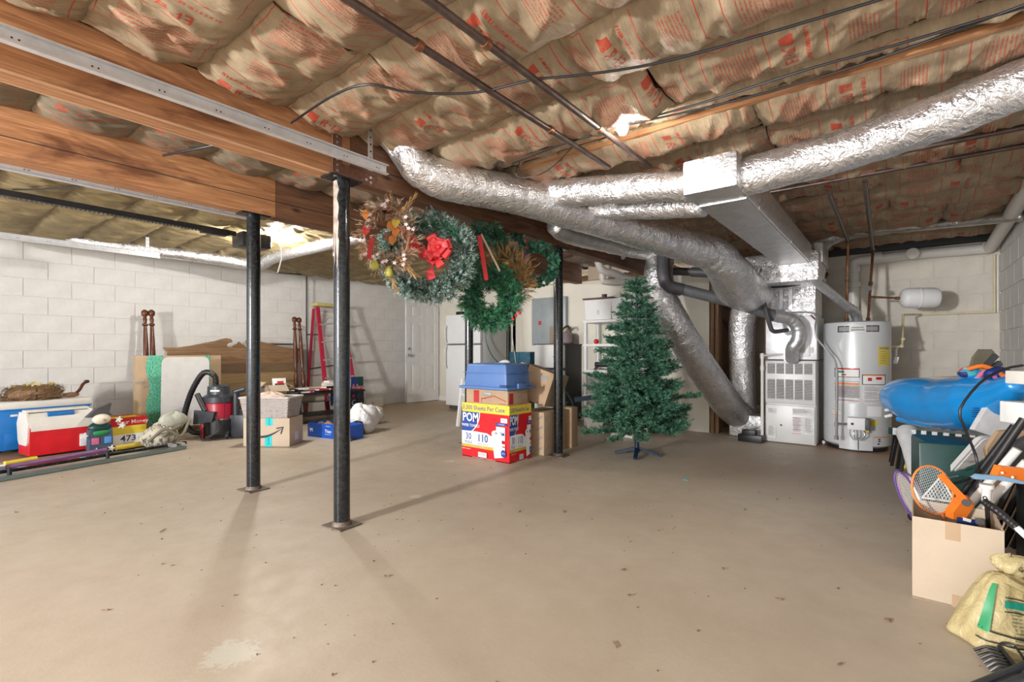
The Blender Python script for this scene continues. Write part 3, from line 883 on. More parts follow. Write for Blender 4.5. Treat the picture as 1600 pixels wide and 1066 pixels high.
# furnace
fx0, fx1, fy = -1.145, -.665, 5.98
fu = thing('furnace', 'grey upright gas furnace with two banks of louvres, left of the water heater', 'furnace', (-.905, 6.3, 0))
MB().box((-.905, 6.33, .455), (.49, .66, .90), r=.006).part('cabinet', 'white_metal', fu)
MB().box((-.905, 5.988, .215), (.47, .025, .40), r=.004).part('lower_door', 'white_metal', fu)
MB().box((-.905, 5.985, .665), (.485, .03, .46), r=.004).part('louvre_door', 'white_metal', fu)
for b, (z0, z1, nr) in enumerate(((.76, .875, 7), (.485, .70, 13))):
    for c in range(5):
        x0 = fx0+.028+c*.088
        lv = MB()
        MB().box((x0+.036, 5.9695, (z0+z1)/2), (.074, .002, z1-z0)).part('louvre_recess', 'black', fu)
        for k in range(nr):
            z = z0+(k+.5)*(z1-z0)/nr
            lv.box((x0+.036, 5.966, z), (.074, .006, (z1-z0)/nr*.5), rotm(rx=.5))
        lv.part('louvre_bank', 'white_metal', fu)
ff = Face(fu, (fx0-fu.location.x, 5.9745-fu.location.y, .02), (1, 0, 0), (0, 0, 1))
for (x, y, w_, h) in ((.27, .30, .20, .07), (.27, .10, .10, .18), (.38, .10, .09, .18), (.03, .03, .08, .14), (.03, .30, .08, .06)):
    ff.rect(x, y, x+w_, y+h, 'label_grey', 'label_plate')
    ff.rects([(x+.006, y+h-.012-k*.011, x+w_*(.6+.3*((k*7) % 5)/5), y+h-.007-k*.011) for k in range(int(h/.012)-1)], 'print_grey')
ff.rects([(.27, y, .35, y+.005) for y in (.10, .14, .19, .235, .27)], 'pink')
MB().cyl((-.985, 5.976, .2), (-.985, 5.964, .2), .009, 12).part('latch', 'black', fu)
# coil cabinet and upper plenum
co = thing('coil_cabinet', 'galvanised coil cabinet between the furnace and the foil plenum', 'cabinet', (-.905, 6.28, .91))
MB().box((-.90, 6.33, 1.15), (.49, .62, .47), r=.006).part('casing', 'galv_track', co)
MB().box((-.92, 6.012, 1.13), (.40, .014, .36), r=.003).part('front_panel', 'galv_track', co)
MB().box((-.93, 6.0, 1.02), (.07, .012, .26), r=.003).part('drain_bracket', 'galv', co)
cf = Face(co, (-1.12-co.location.x, 6.004-co.location.y, 0), (1, 0, 0), (0, 0, 1))
cf.rect(.30, .08, .36, .17, 'label_grey', 'label_plate'); cf.rect(.39, .08, .43, .14, 'label_grey', 'label_plate')
pn = MB().box((-.90, 6.3, 1.56), (.47, .55, .36), r=.03)
pn.solo('supply_plenum', 'foil', 'crinkled foil plenum box above the coil cabinet', 'duct')
mb = MB(); 
for x in (-.99, -.90): mb.box((x, 6.01, 1.60), (.035, .008, .26))
mb.solo('duct_strap', 'galv', 'pair of upright metal straps on the foil plenum', 'strap')
# dark board put in as the shade of the gap beside furnace
MB().box((-1.19, 6.5, .95), (.035, .4, 1.9)).solo('gap_shade_board', 'stud_wood', 'dark upright board for the shadowy gap just left of the furnace', 'board')
# PVC condensate pipe and pump
pv = thing('condensate_pipe', 'thin white plastic pipe standing left of the furnace', 'pipe', P(1191, 690, 5.35))
MB().tube([P(1191, 684, 5.35), P(1191, 552, 5.35)], .016, 12).part('riser', 'pvc', pv)
MB().tube([P(1189, 556, 5.35), P(1236, 553, 5.3)], .011, 12).part('side_run', 'pvc', pv)
for y in (556, 575): MB().tube([P(1191, y-3, 5.35), P(1191, y+4, 5.35)], .022, 12).part('fitting', 'pvc', pv)
cpn = thing('condensate_pump', 'black condensate pump tray on the floor left of the furnace', 'pump', PZ(1174, 690))
c0 = cpn.location
MB().box((c0.x, c0.y, .04), (.25, .13, .08), rotm(rz=-.1), r=.01).part('tank', 'black_plastic', cpn)
MB().box((c0.x-.02, c0.y, .1), (.14, .1, .06), r=.01).part('motor_cover', 'black_plastic', cpn)
MB().tube(smooth_path([c0+Vector((0, 0, .12)), P(1206, 655, 5.5), P(1222, 625, 5.6), P(1214, 640, 5.45)], .05), .004, 6).part('cord', 'black_cable', cpn)
MB().sph(PZ(1287, 694)+Vector((0, 0, .02)), .02).solo('white_ball', 'white', 'small white ball on the floor between furnace and water heater', 'ball')
# gas line
gl = thing('gas_line', 'flexible grey gas line from the coil cabinet down the water heater front', 'pipe', P(1290, 560, 5.0))
MB().tube(smooth_path([P(1232, 488, 5.3), P(1272, 490, 5.1), P(1274, 512, 5.0), P(1276, 528, 4.98), P(1290, 545, 4.95), P(1304, 562, 4.85), P(1308, 580, 4.8)], .03), .009, 8).part('tube', 'galv', gl)
MB().tube([P(1308, 578, 4.8), P(1307, 682, 4.8)], .012, 10).part('drip_leg', 'grey_steel', gl)
MB().tube([P(1308, 662, 4.8), P(1328, 663, 4.8)], .012, 10).part('branch', 'grey_steel', gl)
for y in (663, 684): MB().tube([P(1307, y-3, 4.8), P(1307, y+3, 4.8)], .019, 10).part('fitting', 'grey_steel', gl)
MB().tube(smooth_path([P(1275, 500, 5.1), P(1262, 491, 5.2), P(1240, 490, 5.3), P(1216, 493, 5.35)], .05), .008, 8).part('copper_stub', 'copper', gl)

# water heater
hx, hy, hr = -.325, 6.22, .29
wh = thing('water_heater', 'white cylindrical gas water heater with warning labels and a burner valve', 'water heater', (hx, hy, 0))
mat('heater_white', (.60, .62, .64), .3, metal=.1, var=.02)
MB().lathe([(.255, .0), (.255, .045), (.27, .046), (.288, .06), (hr, .08), (hr, 1.27), (.285, 1.3), (.25, 1.312), (.02, 1.32)], (0, 0, 0), 64).part('tank', 'heater_white', wh, world=False)
MB().lathe([(.262, 0), (.262, .04)], (0, 0, 0), 40).part('base_ring', 'black', wh, world=False)
MB().lathe([(hr+.0015, .225), (hr+.004, .228), (hr+.004, .236), (hr+.0015, .239)], (0, 0, 0), 64).part('seam_band', 'heater_white', wh, world=False)
def on_cyl(parent, a0, a1, z0, z1, r, m, name='printed_label', n=8):
    """curved label: angles measured from the side that faces the camera"""
    base = math.atan2(-hy, -hx)
    mb = MB(); vs = []; 
    for i in range(n+1):
        a = base+a0+(a1-a0)*i/n
        vs += [(r*math.cos(a), r*math.sin(a), z0), (r*math.cos(a), r*math.sin(a), z1)]
    mb.add(vs, [(2*i, 2*i+2, 2*i+3, 2*i+1) for i in range(n)])
    return mb.part(name, m, parent, world=False)
R1 = hr+.0012
def zy(py): return 1+(550-py)/755*4.85
def ap(px):
    return math.asin(max(-1, min(1, (px-1340)/44.5)))
def lab(px0, px1, py0, py1, m, k=1, name='printed_label'):
    return on_cyl(wh, ap(px0), ap(px1), zy(py1), zy(py0), hr+.0008*k, m, name)
lab(1316, 1368, 509, 519, 'black', 1, 'badge_border'); lab(1317.5, 1366.5, 510.5, 517.5, 'print_grey', 2, 'badge'); lab(1331, 1352, 508.5, 519, 'label_grey', 3, 'badge_centre')
lab(1334, 1349, 511, 513, 'print_grey', 4, 'badge_word'); lab(1333, 1350, 514.5, 517, 'print_grey', 4, 'badge_word')
lab(1312, 1344, 576, 622, 'label_grey', 1); lab(1347, 1377, 585, 631, 'label_grey', 1)
lab(1312, 1344, 575.5, 590, 'black', 2); lab(1313, 1343, 578, 589, 'white', 3); lab(1313, 1343, 576, 578, 'red', 4)
lab(1347, 1376, 585, 601, 'black', 2); lab(1348, 1375, 587, 600, 'white', 3); lab(1348, 1375, 585.5, 587.2, 'orange_ink', 4)
lab(1354, 1359, 590, 595, 'red_ink', 4); lab(1364, 1371, 589, 593, 'red', 4); lab(1316, 1324, 580, 583, 'green', 4); lab(1321, 1327, 585, 587, 'red_ink', 4)
lab(1312, 1344, 596, 597, 'sky_ink', 2); lab(1312, 1344, 598.5, 602, 'orange_ink', 2)
for y in (611, 626): lab(1312, 1344, y, y+1, 'pink', 2)
lab(1312, 1344, 603, 631, 'label_grey', 1)
for i in range(14):
    if i in (4, 11): continue
    lab(1315, 1332+(i*5) % 11, 604+i*1.75, 604.7+i*1.75, 'print_grey', 2, 'printed_line')
    lab(1350, 1363+(i*7) % 11, 604+i*1.75, 604.7+i*1.75, 'print_grey', 2, 'printed_line')
lab(1309, 1320, 642, 652, 'label_grey', 1); lab(1309, 1320, 642, 643, 'orange_ink', 2); lab(1309, 1320, 650.5, 651.5, 'orange_ink', 2)
lab(1353, 1371, 634, 650, 'white', 1); lab(1356, 1366, 656, 664, 'yellow', 1)
lab(1367, 1381, 541, 571, 'yellow', 1, 'energy_label'); lab(1368.5, 1380, 543, 546, 'print_grey', 2, 'printed_line')
for i in range(6): lab(1369, 1376, 549+i*3.5, 550+i*3.5, 'print_grey', 2, 'printed_line')
lab(1361, 1381, 681, 682.5, 'orange_ink', 1)
for (x, y) in ((1367, 684), (1367, 687), (1366, 691)): lab(x, x+2.5, y, y+2, 'black', 2, 'air_hole')
lab(1318, 1360, 683, 703, 'heater_white', 5, 'burner_cover')
lab(1341.5, 1343, 684, 702, 'dark_grey', 6, 'cover_gap')
v0 = P(1338, 662, 4.78); 
MB().box(v0, (.15, .09, .12), rotm(rz=.05), r=.012).part('gas_valve', 'white', wh)
MB().box(v0+Vector((.085, 0.01, 0)), (.05, .1, .11), rotm(rz=.05), r=.01).part('valve_side', 'dark_grey', wh)
MB().cyl(v0+Vector((-.03, -.047, 0)), v0+Vector((-.03, -.058, 0)), .012, 12).part('valve_knob', 'black', wh)
for k in range(5):
    MB().tube(smooth_path([v0+Vector((-.04+k*.022, -.03, -.055)), v0+Vector((-.05+k*.03, -.05, -.10)), v0+Vector((-.02+k*.012, -.03, -.16))], .02), .0045, 6).part('pilot_tube', 'galv', wh)
MB().cyl(P(1354, 674, 4.82), P(1354, 674, 4.74), .02, 12).part('drain_valve', 'gold', wh)
MB().box((0, 0, 0), (.001, .001, .001)).v
MB().tube([P(1384.5, 505, 5.3), P(1384.5, 700, 5.3)], .008, 8).part('relief_pipe', 'pvc', wh)
# heater side pipes
cp = thing('relief_discharge_pipe', 'cream plastic pipe loop right of the water heater with a hanging tag', 'pipe', P(1400, 541, 5.1))
MB().tube([P(1373, 536, 5.0), P(1376, 541, 5.0), P(1408, 542, 5.0), P(1410, 538, 5.02), P(1411, 492, 5.2), P(1440, 491.5, 5.45), P(1556, 487.5, 5.08)], .011, 10).part('pipe_run', 'cpvc', cp)
for q in ((1374, 530, 5.0), (1409, 541, 5.0), (1411, 530, 5.03), (1400, 543, 5.0)): MB().sph(P(*q), .02, 10, 6).part('fitting', 'cpvc', cp)
MB().tube([P(1400, 543, 5.0), P(1400, 556, 5.0)], .012, 8).part('drop', 'pvc', cp)
MB().box(P(1400, 563, 4.99), (.035, .003, .07), rotm(ry=.25)).part('tag', 'white', cp)
MB().tube([P(1554, 488, 5.1), P(1554, 398, 5.1)], .011, 10).part('wall_riser', 'cpvc', cp)
MB().tube([P(1559, 489, 5.1), P(1559, 398, 5.1)], .011, 10).part('wall_riser', 'pvc', cp)
# copper water pipes
def drop_pipe(a, b, label):
    t = thing('water_pipe', label, 'pipe', b[0])
    MB().tube(smooth_path([PX(*a[0]), PX(*a[1])], .1), .016, 10).part('ceiling_run', 'dark_pipe', t)
    e = PX(*a[1])
    MB().tube([e, b[0]], .013, 10).part('drop', 'copper', t)
    MB().sph(e, .022, 10, 6).part('elbow', 'copper', t)
    for f in (.45, .93): MB().tube([e.lerp(b[0], f), e.lerp(b[0], f+.04)], .02, 10).part('coupling', 'dark_pipe', t)
    return t
d1 = drop_pipe(((1296, 302, -.37), (1325, 378, -.39)), [P(1323, 506, 5.15)], 'copper pipe down to the left port of the water heater')
d2 = drop_pipe(((1351, 282, -.165), (1364, 390, -.2)), [P(1356, 506, 5.15)], 'copper pipe down to the right port of the water heater')
MB().cyl(P(1357, 451, 5.2), P(1357, 451, 5.1), .028, 12).part('valve_handle', 'black_plastic', d2)
MB().tube([P(1359, 464, 5.2), P(1404, 466, 5.1)], .011, 8).part('tank_branch', 'copper', d2)
# expansion tank
et = thing('expansion_tank', 'white expansion tank lying sideways on its pipe near the heater wall', 'tank', P(1431, 465, 5.1))
a, b = P(1406, 466, 5.1), P(1457, 465.5, 5.0); d = (b-a).normalized()
prof = [(-.0, .03), (.01, .07), (.03, .095), (.06, .105), (.15, .106), (.155, .11), (.165, .11), (.17, .106), (.29, .106), (.32, .09), (.335, .05), (.34, .01)]
MB().tube([a+d*x for x, r in prof], [r for x, r in prof], 28).part('shell', 'white', et)
MB().tube([a-d*.04, a+d*.01], .016, 12).part('neck', 'copper', et)
# white PVC drain pipes on the walls
dp = thing('pvc_drain', 'white plastic drain pipe along the top of the heater wall', 'pipe', (0, 7.1, 1.95))
MB().tube([PY(1350, 407, 7.12), PY(1420, 398.5, 7.12), PY(1545, 388, 7.12)], .055, 18).part('horizontal_run', 'pvc', dp)
for px in (1372, 1428, 1540): MB().tube([PY(px-6, 405-(px-1350)*.093, 7.12), PY(px+6, 404-(px-1350)*.093, 7.12)], .066, 18).part('coupling', 'pvc', dp)
MB().cyl(PY(1426, 398, 7.1), PY(1426, 396, 6.99), .06, 18).part('cleanout_plug', 'off_white', dp)
MB().tube(smooth_path([PY(1350, 407, 7.12), PY(1338, 409, 7.12), PY(1334, 420, 7.12), PY(1334, 500, 7.12)], .04), .055, 18).part('elbow_and_drop', 'pvc', dp)
MB().tube([PY(1334, 500, 7.12), (PY(1334, 500, 7.12).x, 7.12, .05)], .055, 18).part('stack', 'pvc', dp)
for py in (422, 445): MB().tube([PY(1334, py-4, 7.12), PY(1334, py+4, 7.12)], .07, 18).part('hub', 'pvc', dp)
e = Vector((.78, 7.05, 1.95+.0))
q0 = PY(1545, 388, 7.12)
MB().tube([q0, Vector((.78, 6.95, q0.z+.02)), Vector((.78, 5.6, q0.z+.12)), Vector((.78, 4.2, q0.z+.2))], .055, 18).part('right_wall_run', 'pvc', dp)
# condensate PVC above the cream wall
pc = thing('pvc_trap', 'cream plastic pipes with elbows above the top of the cream wall', 'pipe', P(960, 440, 6.5))
MB().tube(smooth_path([P(934, 408, 6.4), P(941, 422, 6.45), P(960, 428, 6.5), P(985, 436, 6.5), P(1020, 440, 6.5)], .03), .05, 14).part('upper_pipe', 'cpvc' if 0 else 'pvc', pc)
MB().tube(smooth_path([P(941, 428, 6.55), P(942, 437, 6.55), P(950, 441, 6.55), P(1010, 440, 6.55)], .03), .045, 14).part('lower_pipe', 'pvc', pc)
MB().box((-3.33, YA+.02, 2.17), (.36, .04, .26)).solo('header_board', 'cardboard_light', 'pinkish board above the cream wall left of the plastic pipes', 'board')

# ------------------------------------------------------------------ ceiling pipes and cables
for (a, b, lab_) in (((640, -15), (1019, 259), 'right-hand of two brown pipes running under the joists past the bulb'), ((520, -18), (950, 262), 'left-hand of two brown pipes running under the joists')):
    t = thing('ceiling_pipe', lab_, 'pipe', PZ(a[0], a[1], 2.2))
    pa, pb = PZ(a[0], a[1], 2.165), PZ(b[0], b[1], 2.165)
    pa.z = pb.z = 2.165; x = (pa.x+pb.x)/2
    pa, pb = Vector((x, pa.y-.5, 2.165)), Vector((x, pb.y, 2.165))
    MB().tube([pa, pb], .0155, 14).part('pipe', 'dark_pipe', t)
    for f in (.35, .72): MB().tube([pa.lerp(pb, f), pa.lerp(pb, f+.012)], .021, 14).part('coupling', 'copper', t)
for (y, x0, x1, z, r, lab_) in ((3.72, -.75, .84, 2.2, .016, 'dark pipe across the joists beyond the right-hand foil duct'), (4.05, -.75, .84, 2.2, .014, 'second dark pipe across the joists, farther from the camera')):
    MB().tube([(x0, y, z), (x1, y, z)], r, 12).solo('cross_pipe', 'dark_pipe', lab_, 'pipe')
def cable(pts, r, label, m='black_cable', step=.04):
    MB().tube(smooth_path(pts, step), r, 7).solo('cable', m, label, 'cable')
cable([PZ(455, 192, 2.19), PZ(520, 150, 2.17), PZ(575, 132, 2.16), PZ(640, 144, 2.15), PZ(740, 145, 2.16), PZ(830, 125, 2.17), PZ(900, 118, 2.17), PZ(1000, 104, 2.18), PZ(1100, 80, 2.19), PZ(1300, 22, 2.2), PZ(1500, -40, 2.2)], .0055, 'long black cable sagging across the insulation from the beam to the upper right')
cable([PZ(770, 258, 2.2), PZ(880, 222, 2.2), PZ(990, 190, 2.2), PZ(1100, 160, 2.2), PZ(1250, 112, 2.2), PZ(1400, 70, 2.2), PZ(1620, 5, 2.2)], .0055, 'upper of two dark cables stapled along the joist right of the bulb')
cable([PZ(800, 256, 2.19), PZ(890, 222, 2.18), PZ(980, 196, 2.18), PZ(1120, 164, 2.18), PZ(1250, 130, 2.19), PZ(1400, 82, 2.2), PZ(1620, 0, 2.2)], .005, 'lower of two dark cables right of the bulb')
cable([PZ(894, 230, 2.19), P(870, 255, 3.0), P(845, 272, 3.0), P(815, 278, 3.05), P(806, 270, 3.05), P(812, 254, 3.1)], .003, 'thin black wire looped round the left end of the horizontal duct')
cable([PZ(20, 296, 2.2), PZ(60, 296, 2.19), PZ(100, 293, 2.19), PZ(140, 290, 2.2)], .006, 'short black cable above the opener rail at far left')
cable([PZ(255, 243, 2.18), PZ(300, 234, 2.18), PZ(340, 226, 2.2)], .007, 'short black cable between the two beams')
cable([P(435, 350, 4.95), P(436, 376, 5.0), P(441, 395, 5.0), P(438, 412, 5.0), P(434, 426, 5.0)], .006, 'white pull cord hanging by the left bay bulb', 'white')

# bulb mounting boards and cleats near the bulb
cl = MB().bar(PZ(820, 263, 2.27), PZ(1600, 30, 2.27), .035, .03); cl.solo('joist_cleat', 'joist_wood', 'orange wooden strip along the joist behind the bulb', 'strip')
# metal hanger straps for the right-hand duct
for (px, y0, y1) in ((1398, 226, 247), (1557, 192, 210)):
    a = P(px, y0-10, 2.75); b = P(px, y1, 2.75)
    st = MB().box((a+b)/2, (.022, .004, (a-b).length), rotm(rz=TH)); st.solo('hanger_strap', 'galv', 'perforated metal strap under the right-hand foil duct' if px < 1450 else 'perforated metal strap at the far right edge', 'strap')

# ------------------------------------------------------------------ garage door tracks and opener
def track(x, z, y1, label, hy=None):
    t = thing('door_track', label, 'track', (x, y1, z))
    h, w = .056, .028
    prof = [(0, -h/2), (w, -h/2), (w, -h/2+.006), (.003, -h/2+.003), (.003, h/2-.003), (w, h/2-.006), (w, h/2), (0, h/2)]
    MB().prism([(a, b) for a, b in prof], (x, -2.4, z), (1, 0, 0), (0, 0, 1), (0, 1, 0), y1+2.4).part('channel', 'galv_track', t)
    dots = MB()
    for k in range(9):
        for s in (0, .018): dots.cyl((x+.003, y1-.05-k*.21-s, z), (x+.0045, y1-.05-k*.21-s, z), .0032, 8)
    dots.part('rivet_holes', 'black', t)
    if hy:
        MB().box((x-.004, hy, z+.13), (.004, .03, .32)).part('hanger', 'galv', t)
        d = MB()
        for k in range(6): d.cyl((x-.0005, hy, z+.04+k*.04), (x+.0008, hy, z+.04+k*.04), .005, 8)
        d.part('hanger_holes', 'black', t)
    return t
track(-2.35, 2.066, 1.765, 'silver overhead door track in front of the wreath beam', 1.66)
track(-3.99, 2.066, 1.765, 'silver door track just left of the second beam')
track(-6.42, 2.066, 1.77, 'pale door track nearest the left block wall', 1.66)
op = thing('door_opener', 'black garage door opener rail with chain and motor, over the left bay', 'opener', (-5.13, 2.1, 2.12))
MB().box((-5.13, -.2, 2.17), (.03, 4.5, .045)).part('rail', 'black_plastic', op)
ch = MB()
for k in range(150): ch.box((-5.11, -2.2+k*.028, 2.138), (.012, .016, .012))
ch.part('chain', 'dark_grey', op, stuff=True)
MB().box((-5.13, 1.85, 2.15), (.07, .22, .05), r=.008).part('trolley', 'black_plastic', op)
MB().box((-5.13, 2.2, 2.12), (.26, .28, .14), r=.02).part('motor_housing', 'black_plastic', op)
MB().box((-5.13, 2.33, 2.24), (.03, .02, .14)).part('hanger', 'galv', op)
# ================================================================== LEFT SIDE
def carton(name, label, loc, rz, w, d, h, m, open_top=False, flaps=True, wall=.004, cat='box', group=None):
    """local frame: x right, y depth (front at y=0), z up"""
    t = thing(name, label, cat, loc, rz, group)
    if not open_top:
        MB().box((w/2, d/2, h/2), (w, d, h), r=min(.006, w*.03)).part('body', m, t, world=False)
        MB().box((w/2, d/2, h+.0012), (w*.985, .003, .002)).part('flap_seam', 'cardboard_dark', t, world=False)
    else:
        mb = MB()
        mb.box((w/2, d/2, .004), (w, d, .006))
        mb.box((w/2, wall/2, h/2), (w, wall, h)).box((w/2, d-wall/2, h/2), (w, wall, h))
        mb.box((wall/2, d/2, h/2), (wall, d-2*wall, h)).box((w-wall/2, d/2, h/2), (wall, d-2*wall, h))
        mb.part('body', m, t, world=False)
    return t
def front(t, w=0): return Face(t, (0, 0, 0), (1, 0, 0), (0, 0, 1))
def rside(t, w): return Face(t, (w, 0, 0), (0, 1, 0), (0, 0, 1))
def topf(t, h): return Face(t, (0, 0, h), (1, 0, 0), (0, 1, 0))

# left edge: blue cooler cut by the frame, chest cooler, small red cooler
def chest(name, label, c, rz, w, d, h, body, lid):
    t = thing(name, label, 'cooler', c, rz)
    MB().box((0, 0, h*.42), (w, d, h*.84), taper=1.04, r=.03).part('body', body, t, world=False)
    MB().box((0, 0, h*.92), (w*1.06, d*1.06, h*.16), r=.022).part('lid', lid, t, world=False)
    MB().box((0, 0, h*.835), (w*1.05, d*1.05, .012), r=.004).part('rim', body, t, world=False)
    for s in (-1, 1):
        MB().box((s*w*.53, 0, h*.60), (.03, d*.5, .09), r=.01).part('side_handle', body, t, world=False)
    MB().box((-w*.35, -d*.52, h*.72), (.05, .012, .02), r=.003).part('hinge', 'white', t, world=False)
    MB().box((w*.38, -d*.52, h*.72), (.05, .012, .02), r=.003).part('latch', 'white', t, world=False)
    for s in (-.36, .36): MB().box((s*w, -d*.51, h*.2), (.12, .02, .16), r=.008).part('corner_rib', body, t, world=False)
    return t
TR = math.radians(103)   # things along the left wall face the room
c = P(70, 706, 4.95); chest('ice_chest', 'large blue ice chest with a white lid, behind the small red cooler', (-6.70, .85, .07), math.radians(97), .66, .36, .46, 'blue_cooler', 'off_white')
chest('ice_chest', 'blue ice chest cut by the left edge of the photo', (-6.50, .06, .07), math.radians(100), .42, .36, .36, 'blue_cooler', 'off_white')
rc = thing('lunch_cooler', 'small red cooler with a cream swing lid and handle', 'cooler', (-6.22, .90, .065), math.radians(98))
MB().prism([(-.145, 0), (.145, 0), (.155, .25), (-.155, .25)], (-.225, 0, .0), (0, 1, 0), (0, 0, 1), (1, 0, 0), .45).part('tub', 'red', rc, world=False)
MB().prism([(-.157, .22), (.157, .22), (.155, .28), (.085, .375), (-.085, .375), (-.155, .28)], (-.22, 0, 0), (0, 1, 0), (0, 0, 1), (1, 0, 0), .44).part('lid', 'off_white', rc, world=False)
for s in (-1, 1):
    MB().prism([(-.12, .12), (-.09, .09), (.09, .09), (.12, .12), (.15, .28), (.085, .385), (-.085, .385), (-.15, .28)], (s*.228-.009, 0, 0), (0, 1, 0), (0, 0, 1), (1, 0, 0), .018).part('handle_arm', 'off_white', rc, world=False)
MB().box((0, 0, .392), (.455, .11, .022), r=.008).part('handle_bar', 'off_white', rc, world=False)
MB().box((0, -.105, .36), (.19, .03, .035), rotm(rx=-.9), r=.004).part('handle_recess', 'blue_cooler', rc, world=False)
# low board under them
MB().box((-6.45, .95, .035), (.75, 1.9, .02), rotm(rz=.1)).solo('plywood_board', 'cardboard_dark', 'flat brown board under the coolers', 'board')
# bird's nest wreath and wooden duck on the chest
nw = thing('twig_wreath', 'brown twig wreath with dry leaves lying on the blue ice chest', 'wreath', (-6.68, .80, .535))
tw = []
for i in range(330):
    a = RS.rand()*2*PI; b = RS.rand()*2*PI; r0 = .075*RS.rand()**.3
    def q(a, b): return ((.13+r0*math.cos(b))*math.cos(a), (.16+r0*math.cos(b))*math.sin(a), .055+r0*1.1*math.sin(b))
    tw.append((q(a, b), q(a+.5, b+.5), .06))
needle_part(needles(tw, 9, .004, .35), 'twigs', 'twig' if 'twig' in MATS else 'stud_wood', nw, world=False)
MB().tube([((.12)*math.cos(a), .14*math.sin(a), .06) for a in np.linspace(0, 2*PI, 30)], .062, 10, False).part('twig_ring', 'stud_wood', nw, world=False)
lv = MB()
for i in range(16):
    a = RS.rand()*2*PI; lv.box((.12*math.cos(a), .14*math.sin(a), .125+.03*RS.rand()), (.035, .015, .002), rotm(RS.rand()*3, RS.rand()*3, RS.rand()*6))
lv.part('dry_leaves', 'gold', nw, world=False, stuff=True)
dk = thing('wooden_goose', 'carved wooden goose figure with a raised dark head on the ice chest', 'figurine', (-6.64, 1.07, .53), .3)
MB().sph((0, 0, .03), .035, 14, 8, (1, 2.0, .75)).part('body', 'head_wood', dk, world=False)
MB().tube(smooth_path([(0, .04, .04), (0, .075, .08), (0, .10, .13), (0, .13, .155)], .01), [.02]*3+[.014]*30 if 0 else .014, 10).part('neck', 'post_wood', dk, world=False)
MB().sph((0, .135, .158), .02, 12, 8, (.8, 1.3, .9)).part('head', 'black', dk, world=False)
MB().box((-6.66, .56, .55), (.1, .14, .03), rotm(rz=.3)).solo('dark_book', 'stud_wood', 'dark flat block at the left end of the ice chest lid', 'block')

# folded frame of rails on the floor
rl = thing('bed_rail', 'long dark steel bed rail pair lying on the floor at far left', 'rail', (-5.5, 1.1, 0))
a, b = Vector((-5.34, .2, .02)), Vector((-5.72, 1.80, .02))
MB().bar(a, b, .045, .028).part('front_rail', 'bed_steel' if 'bed_steel' in MATS else 'galv_dark' if 'galv_dark' in MATS else 'dark_grey', rl)
MB().bar(a+Vector((-.16, .05, .03)), b+Vector((-.12, .04, .03)), .04, .026).part('rear_rail', 'black_steel', rl)
for f in (.93, .98): MB().box(a.lerp(b, f)+Vector((-.05, 0, .035)), (.12, .03, .03), rotm(rz=.2)).part('end_bracket', 'galv', rl)
for f in (.2, .6): MB().cyl(a.lerp(b, f)+Vector((-.08, 0, 0)), a.lerp(b, f)+Vector((-.08, 0, .06)), .015, 10).part('leg_stub', 'black', rl)
# purple and yellow toy poles
tp = thing('toy_gun', 'long purple and yellow plastic toy tube with a grey tip below the red cooler', 'toy', (-5.9, .8, .05))
MB().tube([(-5.72, .48, .045), (-6.0, 1.22, .05)], .022, 12).part('purple_tube', 'purple_toy' if 'purple_toy' in MATS else 'purple', tp)
MB().tube([(-5.80, .52, .07), (-5.88, .72, .07)], .02, 12).part('yellow_tube', 'yellow', tp)
MB().tube([(-5.62, .33, .06), (-5.66, .40, .06), (-5.72, .50, .06)], [.012, .03, .028], 12).part('grey_tip', 'galv', tp)
MB().tube([(-6.04, 1.30, .05), (-6.12, 1.62, .05)], .026, 12).part('yellow_tail', 'gold', tp)
# scarecrow-like cloth doll
dl = thing('cloth_doll', 'small cloth witch doll in dark hat and green ruff leaning by the money carton', 'doll', (-6.02, 1.19, .03), math.radians(100)); dl.scale = (1.25, 1.25, 1.25)
MB().prism([(-.075, 0), (.075, 0), (.07, .16), (-.07, .16)], (0, .0, .02), (1, 0, 0), (0, 0, 1), (0, 1, 0), .06).part('patch_skirt', 'denim' if 'denim' in MATS else 'dark_grey', dl, world=False)
MB().sph((0, .03, .19), .065, 14, 8, (1.2, .7, .7)).part('green_ruff', 'dark_green', dl, world=False)
MB().sph((0, .02, .15), .05, 14, 8, (1.4, .7, .6)).part('green_blouse', 'green', dl, world=False)
MB().sph((0, .0, .255), .05, 14, 10, (1.2, .8, .8)).part('face', 'skin_cloth' if 'skin_cloth' in MATS else 'paper', dl, world=False)
MB().sph((0, -.04, .252), .01, 8, 6, (1, 1, 1)).part('nose', 'cardboard', dl, world=False)
MB().prism([(-.085, .275), (.075, .275), (.055, .30), (.07, .375), (-.02, .34), (-.05, .31)], (0, .01, 0), (1, 0, 0), (0, 0, 1), (0, 1, 0), .05).part('hat', 'dark_grey', dl, world=False)
for (x, z) in ((.11, .22), (-.11, .12), (.06, -.0), (-.04, -.01), (.13, .17)):
    MB().prism([(math.cos(k*PI/5)*(.028 if k % 2 == 0 else .012), math.sin(k*PI/5)*(.028 if k % 2 == 0 else .012)) for k in range(10)], (x, -.01, z+.02), (1, 0, 0), (0, 0, 1), (0, 1, 0), .01).part('white_star', 'white', dl, world=False)
for s in (-1, 1): MB().box((s*.04, -.003, .09), (.045, .008, .05), r=.002).part('patch', 'pink' if s < 0 else 'sky_ink', dl, world=False)
MB().box((-6.1, 1.07, .16), (.05, .06, .12), r=.01).solo('small_bear', 'label_grey', 'little grey toy between the red cooler and the witch doll', 'toy')

